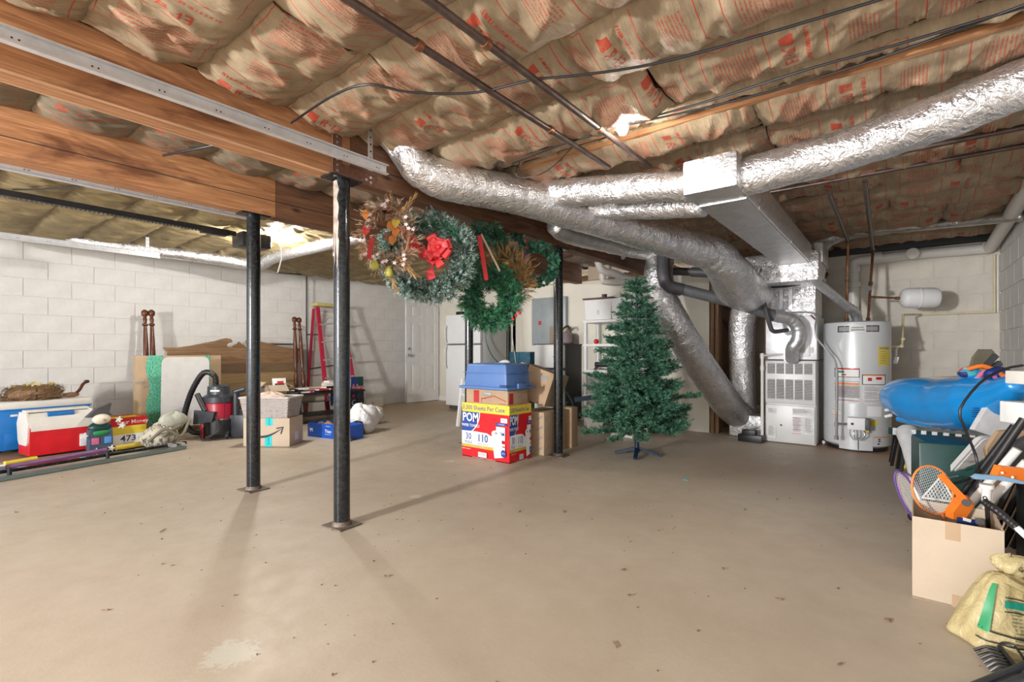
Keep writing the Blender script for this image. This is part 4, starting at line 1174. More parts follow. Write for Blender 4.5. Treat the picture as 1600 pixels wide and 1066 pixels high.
# money carton
mc = carton('produce_carton', 'open red, yellow and white carton printed Your Money 473', (-6.16, 1.26, .02), math.radians(99), .34, .26, .30, 'yellow', True)
f = front(mc)
f.rect(0, .22, .34, .30, 'red'); f.text('Your Money', .215, .258, .056, 'white', .02)
f.rect(.0, .03, .34, .135, 'white'); f.text('473', .18, .09, .085, 'navy', .03, sx=1.1); f.text('POUNDS OFF SHELF', .18, .045, .012, 'navy')
f.rect(0, .018, .34, .036, 'red'); f.text('SAVINGS EVERY DAY', .2, .027, .012, 'white')
MB().box((.185, .13, .268), (.376, .266, .006)).v
rim = MB(); rim.bar((0, 0, .302), (.34, 0, .302), .008, .008).bar((.34, 0, .302), (.34, .26, .302), .008, .008).bar((0, .26, .302), (.34, .26, .302), .008, .008).bar((0, 0, .302), (0, .26, .302), .008, .008)
rim.part('red_rim', 'red', mc, world=False)
MB().box((.2, .15, .17), (.22, .02, .16), rotm(rx=-.2)).solo('x', 'white', 'x', 'x') if 0 else None
ib = MB().box((-6.34, 1.43, .20), (.02, .22, .18), rotm(ry=.2)); ib.solo('white_packet', 'white', 'white barcode packet standing inside the money carton', 'packet')

# shopping bag
def cloth_lump(c, s, seed, n=34, m=22, amp=.22, flat=True, rot=0):
    """a lumpy sagging bag: closed surface over an ellipsoid"""
    th = np.linspace(0, 2*PI, n+1)[:-1]; ph = np.linspace(.03, PI-.03, m)
    T, H = np.meshgrid(th, ph, indexing='ij')
    cx, sx_ = np.cos(T), np.sin(T)
    r = 1+amp*(vn(cx*2+5+seed, sx_*2+H*1.3, seed)-.5)*2-amp*.6*(1-np.abs(2*vn(cx*3+seed*2, sx_*3+H*2.2, seed+4)-1))**3
    X = r*np.sin(H)*cx*s[0]; Y = r*np.sin(H)*sx_*s[1]; Z = -np.cos(H)*s[2]*r
    if flat: Z = np.maximum(Z, -s[2]*.8)
    Z = Z-Z.min()
    ca, sa = math.cos(rot), math.sin(rot)
    X, Y = X*ca-Y*sa, X*sa+Y*ca
    mb = MB(); o = 0
    mb.v = list(zip((X+c[0]).ravel().tolist(), (Y+c[1]).ravel().tolist(), (Z+c[2]).ravel().tolist()))
    for i in range(n):
        i2 = (i+1) % n
        for j in range(m-1):
            mb.f.append((i*m+j, i2*m+j, i2*m+j+1, i*m+j+1))
    mb.f.append(tuple(i*m for i in range(n))[::-1]); mb.f.append(tuple(i*m+m-1 for i in range(n)))
    return mb
def bag_mat():
    m, nt, b, tc = newmat('newsprint_cloth')
    v = tc.outputs['Object']
    f1 = noise(nt, mapping(nt, v, (60, 60, 14)), 1, 2); f2 = noise(nt, v, 9, 4)
    k = mth(nt, 'MULTIPLY', ramp(nt, f1, [(.5, (0,)*3), (.56, (1,)*3)]), ramp(nt, f2, [(.45, (0,)*3), (.5, (1,)*3)]))
    nt.links.new(mixc(nt, k, (.55, .52, .42), (.12, .11, .09)), b.inputs['Base Color'])
    b.inputs['Roughness'].default_value = .75
    nt.links.new(bump(nt, noise(nt, v, 22, 4), .4, .02), b.inputs['Normal'])
    MATS['newsprint_cloth'] = m
bag_mat()
mat('olive', (.19, .17, .12), .7); mat('sage', (.45, .47, .40), .6, bmp=.4, bscale=20)
tb = thing('tote_bag', 'slumped newsprint-pattern tote bag with olive straps on the floor', 'bag', (-5.98, 1.7, .0))
cloth_lump((-5.98, 1.66, .03), (.13, .19, .125), 4, rot=.3).part('bag_body', 'newsprint_cloth', tb)
cloth_lump((-6.05, 1.80, .14), (.07, .16, .10), 9, rot=.5, flat=False).part('crumpled_top', 'sage', tb)
MB().tube(smooth_path([(-5.86, 1.52, .10), (-5.84, 1.66, .21), (-5.86, 1.80, .12), (-5.92, 1.9, .26)], .02), .014, 8).part('strap', 'olive', tb)
MB().tube(smooth_path([(-5.9, 1.56, .05), (-5.85, 1.67, .16), (-5.93, 1.82, .22)], .02), .016, 8).part('trim_strap', 'olive', tb)

# large flattened carton with green wrap leaning at the wall
xw = -6.98
fcp = thing('tall_carton', 'tall flat cardboard carton printed in black, banded with green stretch wrap', 'box', (xw, 2.1, 0))
a = PX(214, 650, xw); b = PX(345, 650, xw-.05)
y0, y1 = a.y, b.y; zt = PX(230, 556, xw).z
mat('kraft_box', (.50, .365, .23), .75, var=.05)
MB().box((xw-.1, (y0+y1)/2, zt/2), (.12, y1-y0, zt), r=.005).part('body', 'kraft_box', fcp)
gy0 = PX(232, 600, xw).y; gy1 = PX(256, 600, xw).y
gw = MB()
n = 26
vs = []
for k in range(n+1):
    z = zt*k/n+.003
    w0 = .03*math.sin(k*.5); vs += [(xw-.035, gy0+w0*.6, z), (xw-.025, (gy0+gy1)/2, z), (xw-.035, gy1+w0*.3, z)]
for k in range(n):
    for q in (0, 1): gw.f.append((3*k+q, 3*k+q+1, 3*k+q+4, 3*k+q+3))
gw.v = vs; gw.part('green_wrap', 'green_wrap', fcp)
gy = PX(326, 600, xw).y
MB().box((xw-.034, gy, zt*.55), (.012, .05, zt*.9)).part('green_wrap', 'green_wrap', fcp)
ft = Face(fcp, (xw-.04-fcp.location.x, y0-fcp.location.y, 0), (0, 1, 0), (0, 0, 1))
ft.text('NEED PADS', .11, .63, .045, 'print_grey', .03); ft.text("WE'RE", .13, .58, .04, 'print_grey', .03)
# white folding table
tx = -6.72
wt = thing('folding_table', 'white plastic folding table top standing on edge before the green-wrapped carton', 'table', (tx, 2.4, 0))
a, b = PX(253, 610, tx), PX(326, 610, tx)
w_ = b.y-a.y; z0 = .10; z1 = PX(290, 558, tx).z
def rrect(w, h, r, n=5):
    out = []
    for cx, cy, s in ((w-r, r, -PI/2), (w-r, h-r, 0), (r, h-r, PI/2), (r, r, PI)):
        for k in range(n+1): out.append((cx+r*math.cos(s+k*PI/2/n), cy+r*math.sin(s+k*PI/2/n)))
    return out
mat('table_plastic', (.66, .65, .64), .5, var=.05, bmp=.2, bscale=120)
MB().prism(rrect(w_, z1-z0, .07), (tx-.025, a.y, z0), (0, 1, 0), (.06, 0, 1), (-1, 0, 0), .035).part('table_top', 'table_plastic', wt)
for yy in (.1, .5): MB().tube([(tx+.0, a.y+yy, .012), (tx-.08, a.y+yy, .3)], .012, 8).part('leg_tube', 'black', wt)

# headboard with broken pediment
hbx = -7.25
hb = thing('headboard', 'wooden bed headboard with a scrolled broken pediment standing at the block wall', 'headboard', (hbx, 2.9, 0))
ya, yb = PX(262, 560, hbx).y, PX(466, 560, hbx).y; hw = yb-ya
def hz(py, px): return PX(px, py, hbx).z
half = [(0, .93), (-.05, 1.005), (-.055, 1.02), (.12, 1.02), (.3, 1.06), (.5, 1.13), (.64, 1.17), (.72, 1.215), (.79, 1.235), (.86, 1.22), (.885, 1.17), (.87, 1.14), (.83, 1.13), (.80, 1.09), (.81, 1.045), (.86, 1.03), (.89, 1.05), (.91, 1.09), (.94, 1.10)]
mid = hw/2
k = mid/.985
L = [(x*k, 1.0+(z-.93)*.62) for x, z in half]
topl = L+[(mid-.03, 1.115), (mid-.012, 1.13), (mid, 1.145)]
outl = topl+[(hw-x, z) for x, z in reversed(topl[:-1])]
poly = [(.0, .02)]+outl+[(hw, .02)]
# planks of the back, plus the pediment as one sawn board
MB().prism([(0, 1.0)]+outl[1:-1]+[(hw, 1.0)], (hbx, ya, 0), (0, 1, 0), (0, 0, 1), (-1, 0, 0), .03).part('pediment', 'head_wood', hb, sharp=25)
wood_mat('head_wood_b', (.3, .19, .085), (.42, .28, .14), 1, 1.0, .5, None, False)
wood_mat('head_wood_c', (.15, .09, .05), (.24, .15, .08), 1, 1.0, .5, None, False)
for i, (z0, z1, mm) in enumerate(((.83, .998, 'head_wood'), (.70, .827, 'head_wood_c'), (.56, .697, 'head_wood_b'), (.2, .557, 'head_wood_b'))):
    MB().box((hbx-.012, (ya+yb)/2, (z0+z1)/2), (.022, hw-.02*(i > 0), z1-z0)).part('plank', mm, hb)
MB().bar((hbx-.0, ya+.02, .99), (hbx, ya+.45, 1.01), .012, .02).v
# turned bed posts
prof = [(.028, 0), (.028, .35), (.034, .36), (.034, .4), (.02, .42), (.03, .46), (.036, .52), (.028, .6), (.018, .64), (.026, .66), (.018, .68), (.022, .72), (.031, .9), (.027, 1.1), (.021, 1.22), (.018, 1.27), (.033, 1.285), (.033, 1.295), (.018, 1.31), (.02, 1.33), (.024, 1.36), (.017, 1.375), (.02, 1.39), (.036, 1.41), (.039, 1.435), (.032, 1.46), (.01, 1.475)]
def bedpost(base, top, label):
    t = thing('bed_post', label, 'bed post', base, 0, None)
    d = (top-base); L_ = d.length; q = d.to_track_quat('Z', 'Y').to_matrix().to_4x4()
    MB().lathe([(r, z*L_/1.475) for r, z in prof if z <= 1.38], (0, 0, 0), 18, q).part('turned_shaft', 'post_wood', t, world=False)
    MB().lathe([(r, z*L_/1.475) for r, z in prof if z >= 1.375], (0, 0, 0), 18, q).part('finial', 'post_wood', t, world=False)
for (px, dx, lab_) in ((226, 0, 'reddish turned bed post, left of the pair behind the tall carton'), (236.5, .0, 'reddish turned bed post, right of the pair behind the tall carton')):
    top = PX(px, 484, -7.42); bedpost(Vector((-7.15-.05, top.y-.02, 0)), top, lab_)
for (px, py, pb, lab_) in ((460, 495, 464, 'dark turned bed post, left of the pair at the right end of the headboard'), (467, 496, 478, 'dark turned bed post, right of the pair, leaning before the stand')):
    top = PX(px, py, -7.3); bt = PX(pb, 600, -7.05); bt.z = .0 if 0 else .02; bedpost(bt, top, lab_)
# metal bed frame bars leaning on wall
mf = thing('metal_frame', 'thin black metal frame bars against the wall behind the ladder', 'frame', PX(478, 600, -7.45))
MB().tube([PX(479, 420, -7.5), PX(479, 520, -7.5), PX(482, 600, -7.5)], .013, 8).part('upright', 'dark_grey', mf)
for (a, b) in (((478, 523), (500, 523)), ((481, 577), (530, 570)), ((415, 538), (462, 538)), ((434, 426), (480, 430))):
    MB().tube([PX(a[0], a[1], -7.45), PX(b[0], b[1], -7.45)], .012, 8).part('cross_bar', 'dark_grey', mf)

# ------------------------------------------------------------------ shop vacuum
sv = thing('shop_vacuum', 'red and black shop vacuum with a thick black hose, behind the second post', 'vacuum', PZ(342, 684))
o = sv.location
mat('vac_grey', (.035, .04, .05), .35, var=.2)
def lp(dx, dy, dz): return o+Vector((CS*dx-SN*dy, SN*dx+CS*dy, dz))   # camera-facing offsets: right, away, up
MB().lathe([(.155, .05), (.17, .06), (.17, .22), (.155, .235)], o, 28).part('base', 'black_plastic', sv)
MB().lathe([(.145, .22), (.155, .23), (.158, .4), (.15, .42)], o, 28).part('red_drum', 'crimson', sv)
MB().lathe([(.155, .415), (.165, .42), (.165, .48), (.14, .5), (.12, .51), (.115, .6), (.09, .615), (.01, .62)], o, 28).part('motor_head', 'vac_grey', sv)
MB().box(lp(.03, -.12, .555), (.1, .02, .02), rotm(rz=TH)).part('label_strip', 'label_grey', sv)
for (dx, dy) in ((-.14, -.08), (.14, -.08), (-.12, .12), (.14, .1)):
    MB().sph(lp(dx, dy, .03), .028, 12, 8, (1, 1, 1)).part('caster', 'black_plastic', sv)
    MB().box(lp(dx*.9, dy*.9, .07), (.05, .05, .04), r=.008).part('caster_mount', 'vac_grey', sv)
MB().box(lp(-.10, -.13, .12), (.04, .06, .18), rotm(rz=TH), r=.01).part('red_side', 'crimson', sv)
hs = smooth_path([lp(-.02, -.02, .58), lp(-.02, -.05, .72), lp(-.12, -.08, .76), lp(-.25, -.06, .60), lp(-.36, -.02, .38), lp(-.40, 0, .2), lp(-.34, .05, .06), lp(-.2, .1, .05), lp(-.12, .12, .12)], .012)
MB().tube(hs, .031, 14, True, lambda i, a: 1.06 if i % 3 == 0 else .97).part('hose', 'black_plastic', sv)
MB().tube([lp(-.17, -.13, .52), lp(-.06, -.15, .33)], [.028, .032], 14).part('crevice_tool', 'black_plastic', sv)
MB().prism([(-.11, -.09), (.10, -.06), (.13, .05), (-.10, .07)], lp(-.06, -.20, .27), (CS, SN, 0), (.0, 0, 1), (-SN, CS, 0), .05).part('tool_tray', 'vac_grey', sv)
MB().tube([lp(.2, .0, .1), lp(.2, .0, .56)], .035, 14).part('wand_tube', 'vac_grey', sv)
MB().tube([lp(.2, -.02, .54), lp(.3, .0, .57)], .03, 12).part('wand_handle', 'vac_grey', sv)
MB().box(lp(.24, .03, .14), (.22, .14, .26), rotm(rz=TH), r=.02).part('tool_box', 'vac_grey', sv)
MB().tube(smooth_path([lp(.1, -.14, .58), lp(.17, -.18, .4), lp(.15, -.2, .15), lp(-.02, -.22, .02), lp(-.08, -.2, .1), lp(.02, -.19, .24)], .02), .005, 6).part('power_cord', 'black_cable', sv)
MB().tube(smooth_path([lp(.05, -.16, .3), lp(.12, -.2, .12), lp(-.05, -.24, .012), lp(.1, -.2, .012), lp(.3, -.1, .012), lp(.5, -.02, .012)], .03), .005, 6).part('cord_on_floor', 'black_cable', sv)

# ------------------------------------------------------------------ shipping carton with the curved arrow, basket on top
a = PZ(452.5, 698); b = PZ(380, 697.5)
u = (a-b); w_ = u.length; az = math.atan2(u.y, u.x)
sc = carton('shipping_carton', 'pale shipping carton with a curved arrow and turquoise tape, under the wicker basket', b, az, w_, .30, .30, 'cardboard_light')
f = front(sc)
f.rect(w_*.48, .22, w_*.64, .30, 'teal_tape', 'tape'); f.rect(w_*.47, 0, w_*.62, .12, 'teal_tape', 'tape')
f.text('prime', w_*.56, .26, .03, 'navy', rot=PI/2); f.text('prime', w_*.545, .06, .03, 'navy', rot=PI/2)
arc = []
for k in range(13):
    t_ = k/12; x = w_*(.08+t_*.74); arc.append((x, .135-.045*math.sin(PI*min(1, t_*1.0))*1.0+.05*t_*t_))
th_ = [.004+.008*math.sin(PI*k/12) for k in range(13)]
for k in range(12):
    pass
f.poly([(x, y+t_) for (x, y), t_ in zip(arc, th_)][::-1]+[(x, y-t_) for (x, y), t_ in zip(arc, th_)], 'black', 'curved_arrow')
hd = (w_*.86, .205)
for p in ([(hd[0]-.075, hd[1]-.008), (hd[0]+.005, hd[1]+.006), (hd[0]+.005, hd[1]-.006), (hd[0]-.07, hd[1]-.02)], [(hd[0]+.008, hd[1]+.006), (hd[0]-.006, hd[1]+.002), (hd[0]-.03, hd[1]-.075), (hd[0]-.015, hd[1]-.07)]):
    f.poly(p[::-1], 'black', 'arrow_head')
s_ = rside(sc, w_); s_.rect(.11, .05, .19, .14, 'label_grey')
# wicker basket
bk = thing('wicker_basket', 'whitewashed wicker basket holding folded cloth, on the shipping carton', 'basket', b+Vector((math.cos(az)*.01, math.sin(az)*.01, .303)), az)
def wicker_mat():
    m, nt, bb, tc = newmat('wicker')
    v = tc.outputs['Object']
    sep = nt.nodes.new('ShaderNodeSeparateXYZ'); nt.links.new(v, sep.inputs[0])
    f1 = noise(nt, mapping(nt, v, (18, 18, 90)), 1, 3)
    nt.links.new(ramp(nt, f1, [(.3, (.22, .17, .15)), (.45, (.52, .47, .44)), (.7, (.40, .37, .38))]), bb.inputs['Base Color'])
    bb.inputs['Roughness'].default_value = .6
    MATS['wicker'] = m
wicker_mat()
bw_, bd_, bh_ = w_*.92, .26, .21
rows = 14
mb = MB()
for k in range(rows):
    z = .008+k*(bh_-.016)/(rows-1); e = .03*z/bh_
    per = []
    nseg = 44
    for j in range(nseg+1):
        q_ = j/nseg*4; sidx = int(q_) % 4; fr = q_-int(q_)
        cs = [(-e, -e), (bw_+e, -e), (bw_+e, bd_+e), (-e, bd_+e)]
        p0, p1 = cs[sidx], cs[(sidx+1) % 4]
        wob = .004*(1 if (j+k) % 2 else -1)
        nx, ny = [(0, -1), (1, 0), (0, 1), (-1, 0)][sidx]
        per.append((p0[0]+(p1[0]-p0[0])*fr+nx*wob, p0[1]+(p1[1]-p0[1])*fr+ny*wob, z))
    mb.tube(per, .0085, 5, False)
mb.part('woven_strands', 'wicker', bk, world=False)
MB().box((bw_/2, bd_/2, .01), (bw_, bd_, .02)).part('bottom', 'wicker', bk, world=False)
stk = MB()
for j in range(12):
    x = (j+.5)*bw_/12; stk.tube([(x, 0, 0), (x, -.03, bh_)], .005, 6)
for j in range(8):
    y = (j+.5)*bd_/8; stk.tube([(bw_, y, 0), (bw_+.03, y, bh_)], .005, 6)
stk.part('stakes', 'wicker', bk, world=False)
rim = MB(); e = .033; P4 = [(-e, -e, bh_), (bw_+e, -e, bh_), (bw_+e, bd_+e, bh_), (-e, bd_+e, bh_), (-e, -e, bh_)]
for q in range(4): rim.tube([P4[q], P4[q+1]], .012, 8)
rim.part('rim', 'wicker', bk, world=False)
fc = cloth_lump(b+Vector((math.cos(az)*w_*.45-math.sin(az)*.13, math.sin(az)*w_*.45+math.cos(az)*.13, .38)), (w_*.42, .11, .10), 7, rot=az)
mat('beige_cloth', (.55, .42, .35), .85, bmp=.3, bscale=30)
fc.solo('folded_cloth', 'beige_cloth', 'rumpled beige cloth heaped in the wicker basket', 'cloth')

# ------------------------------------------------------------------ glass media stand
sa, sb = PZ(437, 676), PZ(560, 664)
sy0 = PX(408, 660, -6.35).y; sx = -6.35
ms = thing('media_stand', 'black media stand with smoked glass shelves, loaded with books', 'stand', (sx, 2.9, 0))
yA, yB = PX(345, 660, sx-.1).y, PX(570, 660, sx).y
zt = PX(470, 617, sx).z
for z, m_, th in ((zt, 'black', .028), (.30, 'glass_dark', .01), (.11, 'black', .02)):
    MB().box((sx-.2, (yA+yB)/2, z), (.42, yB-yA, th), r=.003).part('shelf', m_, ms)
for y in (yA+.06, PX(466, 650, sx).y, yB-.06):
    MB().box((sx-.04, y, zt/2), (.07, .10, zt-.02), r=.005).part('upright', 'black', ms)
    MB().box((sx-.36, y, zt/2), (.05, .08, zt-.02), r=.005).part('rear_upright', 'black', ms)
    MB().box((sx-.2, y, .02), (.44, .09, .03), r=.005).part('foot', 'black', ms)
MB().box((sx-.19, PX(490, 650, sx).y+.1, .40), (.015, .34, .2)).solo('leaning_panel', 'cardboard_light', 'beige card panel standing in the media stand under the books', 'panel')
# open carton of books on the stand
bc = PX(446, 613, sx-.12); tz = zt+.016
obx = carton('book_carton', 'small open carton with flaps out, holding a picture book, on the media stand', (sx-.05, PX(420, 613, sx).y, tz), PI/2, .26, .2, .12, 'cardboard_light', True)
MB().box((.13, -.05, .09), (.24, .11, .004), rotm(rx=.8)).part('front_flap', 'cardboard_light', obx, world=False)
MB().box((-.045, .1, .14), (.1, .18, .004), rotm(ry=-.7)).part('side_flap', 'cardboard_light', obx, world=False)
MB().box((.30, .1, .12), (.1, .18, .004), rotm(ry=.5)).part('side_flap', 'cardboard_light', obx, world=False)
pbk = thing('picture_book', 'white picture book with black and red cover art standing in the open carton', 'book', (sx-.12, PX(430, 610, sx).y+.06, tz+.02), PI/2-.1)
MB().box((.05, 0, .1), (.17, .025, .19), rotm(rx=-.2), r=.004).part('cover', 'white', pbk, world=False)
pf = Face(pbk, (-.03, -.034, .01), (1, 0, 0), (0, .2, 1)); pf.rect(.02, .02, .14, .12, 'black'); pf.rect(.05, .11, .13, .15, 'red_ink'); pf.rect(.03, .06, .07, .1, 'off_white'); pf.rect(.08, .04, .11, .06, 'green')
# books on the stand
BK = [(456, .16, .14, .02, 'dark_grey', 0), (462, .15, .13, .03, 'black', .03), (470, .13, .15, .018, 'white', .05), (482, .14, .1, .022, 'red_ink', 0), (492, .12, .12, .02, 'navy', .0), (500, .15, .12, .022, 'red', .02), (508, .16, .14, .02, 'black', 0),
      (516, .17, .14, .025, 'crimson', .022), (511, .15, .13, .026, 'black', .047), (513, .16, .12, .03, 'paper', .075), (512, .15, .12, .025, 'off_white', .105), (515, .13, .12, .02, 'paper', .13), (524, .15, .12, .03, 'red_ink', 0), (476, .12, .12, .02, 'label_grey', .0)]
for i, (px, l, w2, h, m_, dz) in enumerate(BK):
    y = PX(px, 613, sx-.1).y
    desc = {'dark_grey': 'dark grey', 'black': 'black', 'white': 'white', 'red_ink': 'dull red', 'navy': 'navy', 'red': 'bright red', 'crimson': 'crimson', 'paper': 'cream', 'off_white': 'off-white', 'label_grey': 'light grey'}[m_]
    pos = 'near the open carton' if px < 474 else ('at the post end' if px > 520 else 'in the tall pile by the ladder' if dz > .02 else 'lying midway along the glass stand')
    t = thing('book', '%s book %s%s, on the media stand' % (desc, pos, ', %s layer' % ('lower' if dz < .04 else 'middle' if dz < .1 else 'top') if dz > .0 else ''), 'book', (sx-.12+.015*((i*7) % 3), y, tz+dz), (i*37 % 10)*.06-.3, 'books on the media stand')
    MB().box((0, 0, h/2), (l*.97, w2*.97, h-.006)).part('pages', 'paper', t, world=False)
    MB().box((0, 0, .0015), (l, w2, .003)).box((0, 0, h-.0015), (l, w2, .003)).box((l/2-.0015, 0, h/2), (.003, w2, h)).part('cover', m_, t, world=False)

# ladder
ld = thing('stepladder', 'pink fibreglass stepladder with yellow top leaning on the block wall', 'ladder', PZ(512, 640))
lt0, lt1 = PX(496, 480, -7.3), PX(533, 478, -7.3)
lb0, lb1 = PX(513, 640, -6.85), PX(560, 640, -6.85)
lb0.z = lb1.z = .02
for a, b in ((lt0, lb0), (lt1, lb1)): MB().bar(a, b, .06, .035, (1, 0, .2)).part('side_rail', 'ladder_pink', ld)
for a, b in ((lt0, lb0), (lt1, lb1)):
    MB().bar(a+Vector((-.12, 0, -.02)), Vector((-7.5, b.y, .02)), .04, .02, (1, 0, .2)).part('rear_rail', 'ladder_pink', ld)
for k in range(1, 6):
    f_ = k/6+.0
    a, b = lt0.lerp(lb0, f_), lt1.lerp(lb1, f_)
    MB().bar(a, b, .09, .022, (0, 0, 1)).part('step', 'galv', ld)
MB().box((lt0+lt1)/2+Vector((-.05, 0, .02)), (.2, (lt1-lt0).length+.05, .05), r=.008).part('top_cap', 'ladder_yellow', ld)
MB().tube([lt0.lerp(lb0, .18)+Vector((0, .01, 0)), (lt0+lt1)/2+Vector((0, 0, -.18)), lt1.lerp(lb1, .18)], .006, 6).part('brace', 'galv', ld)

# holiday signs
sg = thing('holiday_sign', 'tall navy holiday sign lettered in red and white, right of the first post', 'sign', PZ(557, 640)+Vector((-.3, 0, 0)))
sx2 = -6.6; ya, yb = PX(549, 600, sx2).y, PX(567, 600, sx2).y; z1 = PX(557, 589, sx2).z
sg.location = (sx2, ya, 0)
MB().box((0, (yb-ya)/2, z1/2), (.02, yb-ya, z1)).part('board', 'navy', sg, world=False)
sf = Face(sg, (.0105, 0, 0), (0, 1, 0), (0, 0, 1)); w2 = yb-ya
sf.rect(w2*.45, z1*.72, w2, z1*.99, 'dark_green'); sf.text('Hav', w2*.52, z1*.72, .14, 'white', .05, shear=.2); sf.text('Hav', w2*.52, z1*.72, .14, 'red', .01, shear=.2)
sf.text('a', w2*.7, z1*.5, .13, 'white', .02); sf.rect(w2*.05, z1*.50, w2*.2, z1*.56, 'red'); sf.text('Cup', w2*.5, z1*.34, .13, 'label_grey', .03); 
snow = [(x*w2, y*z1, x*w2+.008, y*z1+.008) for x, y in RS.rand(34, 2)*[.93, .28]]
sf.rects(snow, 'white', 'snow_dots')
sg2 = thing('holiday_sign', 'blue patterned holiday sign half hidden by the nearest post', 'sign', (-6.55, PX(517, 620, -6.55).y, .2))
MB().box((0, .14, .15), (.02, .28, .30)).part('board', 'navy', sg2, world=False)
g = Face(sg2, (.0105, 0, 0), (0, 1, 0), (0, 0, 1)); g.text('TV', .08, .22, .13, 'white', .05); g.poly([(.03, .08), (.12, .06), (.15, .14), (.06, .15)], 'green'); g.poly([(.02, 0), (.1, 0), (.13, .05), (.04, .06)], 'turquoise'); g.rect(.16, .1, .2, .2, 'white')

# blue printed carton
a, b = PZ(546, 689), PZ(481, 682)
u = a-b; w_ = u.length; az = math.atan2(u.y, u.x)
bb = carton('fruit_carton', 'low open blue carton with white print beside the nearest post', b, az, w_, .22, .165, 'blue_box', True)
f = front(bb)
f.rect(0, 0, w_, .16, 'blue_box'); f.text('Titan', w_*.5, .08, .05, 'white', .03); f.text('bananas', w_*.5, .14, .02, 'white', .02); f.text('PRODUCT OF', w_*.5, .045, .014, 'white')
for x in (.1, .88):
    f.poly([(w_*x-.02, .06), (w_*x-.012, .06), (w_*x-.01, .08), (w_*x+.01, .08), (w_*x+.014, .06), (w_*x+.022, .06), (w_*x+.018, .105), (w_*x-.02, .1), (w_*x-.034, .115), (w_*x-.03, .09)], 'white', 'printed_animal')
for k, (dx, dy, s, m_) in enumerate(((.1, .11, .07, 'stud_wood'), (.22, .11, .075, 'cardboard_dark'), (.33, .11, .06, 'beige_cloth'))):
    p = b+Vector((math.cos(az)*dx-math.sin(az)*dy, math.sin(az)*dx+math.cos(az)*dy, .03))
    cloth_lump(p, (s, s*.9, s*1.1), 20+k, 20, 12).solo('crumpled_bundle', m_, ('dark brown', 'tan', 'beige')[k]+' crumpled bundle in the open blue carton', 'cloth')
# white bag heap and small cartons by the wall
cloth_lump(PZ(570, 676)+Vector((-.05, 0, 0)), (.17, .21, .19), 31, 44, 26, .25).solo('white_cloth_bag', 'fabric_white', 'white crumpled cloth bag right of the nearest post', 'bag')
cloth_lump(PZ(588, 662), (.1, .12, .13), 33).solo('white_sack', 'off_white', 'smaller off-white sack behind the white cloth bag', 'bag')
cloth_lump(PZ(557, 680), (.09, .1, .09), 36).solo('dark_bundle', 'vac_grey', 'dark bundle under the white cloth bag', 'cloth')
MB().tube([PZ(546, 690)+Vector((0, 0, .02)), PZ(556, 684)+Vector((0, 0, .02))], .02, 10).solo('black_tube', 'black_plastic', 'short black tube on the floor right of the nearest post', 'tube')
a, b = PZ(599, 638), PZ(577, 640)
u = a-b; sb_ = carton('file_box', 'small white carton with an orange base near the far corner', b+Vector((0, 0, 0)), math.atan2(u.y, u.x), max(.26, u.length), .3, .17, 'off_white', True)
f = front(sb_); f.rect(0, 0, .27, .045, 'orange_ink'); f.poly([(.05, .1), (.07, .12), (.09, .1), (.07, .08)], 'red_ink'); f.rect(.13, .08, .22, .11, 'label_grey')
cloth_lump(PZ(432, 684)+Vector((-.6, .35, 0)), (.12, .2, .1), 40).solo('stuffed_bag', 'vac_grey', 'dark bag on the floor under the media stand', 'bag')
MB().box(PX(458, 660, -6.5), (.1, .12, .1), r=.01).solo('blue_tin', 'navy', 'small navy tin on the lower shelf of the media stand', 'tin')
# ================================================================== MIDDLE OF THE ROOM
# refrigerator
rf = thing('refrigerator', 'white two-door refrigerator beside the open door, handles on the left', 'refrigerator', (-5.70, 6.18, 0))
MB().box((0, .05, .83), (.80, .64, 1.60), r=.012).part('cabinet', 'appliance_white', rf, world=False)
MB().box((0, -.31, .60), (.80, .07, 1.03), r=.012).part('lower_door', 'appliance_white', rf, world=False)
MB().box((0, -.31, 1.385), (.80, .07, .49), r=.012).part('freezer_door', 'appliance_white', rf, world=False)
MB().box((0, -.30, 1.127), (.79, .05, .012)).part('door_gap', 'dark_grey', rf, world=False)
for z0, z1 in ((.72, 1.10), (1.16, 1.45)):
    MB().tube(smooth_path([(-.36, -.35, z0), (-.37, -.39, z0+.05), (-.37, -.39, z1-.05), (-.36, -.35, z1)], .03), .013, 10).part('door_handle', 'label_grey', rf, world=False)
MB().box((0, -.28, .05), (.74, .03, .07), r=.004).part('kick_grille', 'dark_grey', rf, world=False)
MB().box((-.22, -.1, 1.66), (.16, .14, .055), r=.008).solo('black_canister', 'black', 'x', 'x') if 0 else None
MB().box((-5.83, 5.95, 1.66), (.15, .13, .055), r=.008).solo('black_box', 'black', 'small black box on top of the refrigerator', 'box')
# pipes and cords beside the fridge
MB().tube([(-4.97, 6.16, .02), (-4.97, 6.16, 2.0)], .035, 12).solo('black_conduit', 'black', 'upright black conduit on the wall right of the refrigerator', 'conduit')
cable([(-5.24, 5.9, 1.4), (-5.22, 5.9, 1.15), (-5.15, 6.0, .9), (-5.0, 6.12, .75)], .008, 'green-black cord hanging down the refrigerator side', 'dark_green')
cable([P(797, 462, 7.4), P(800, 520, 7.4), P(807, 575, 7.4)], .005, 'thin pale cord on the cream wall left of the breaker panel', 'paper')
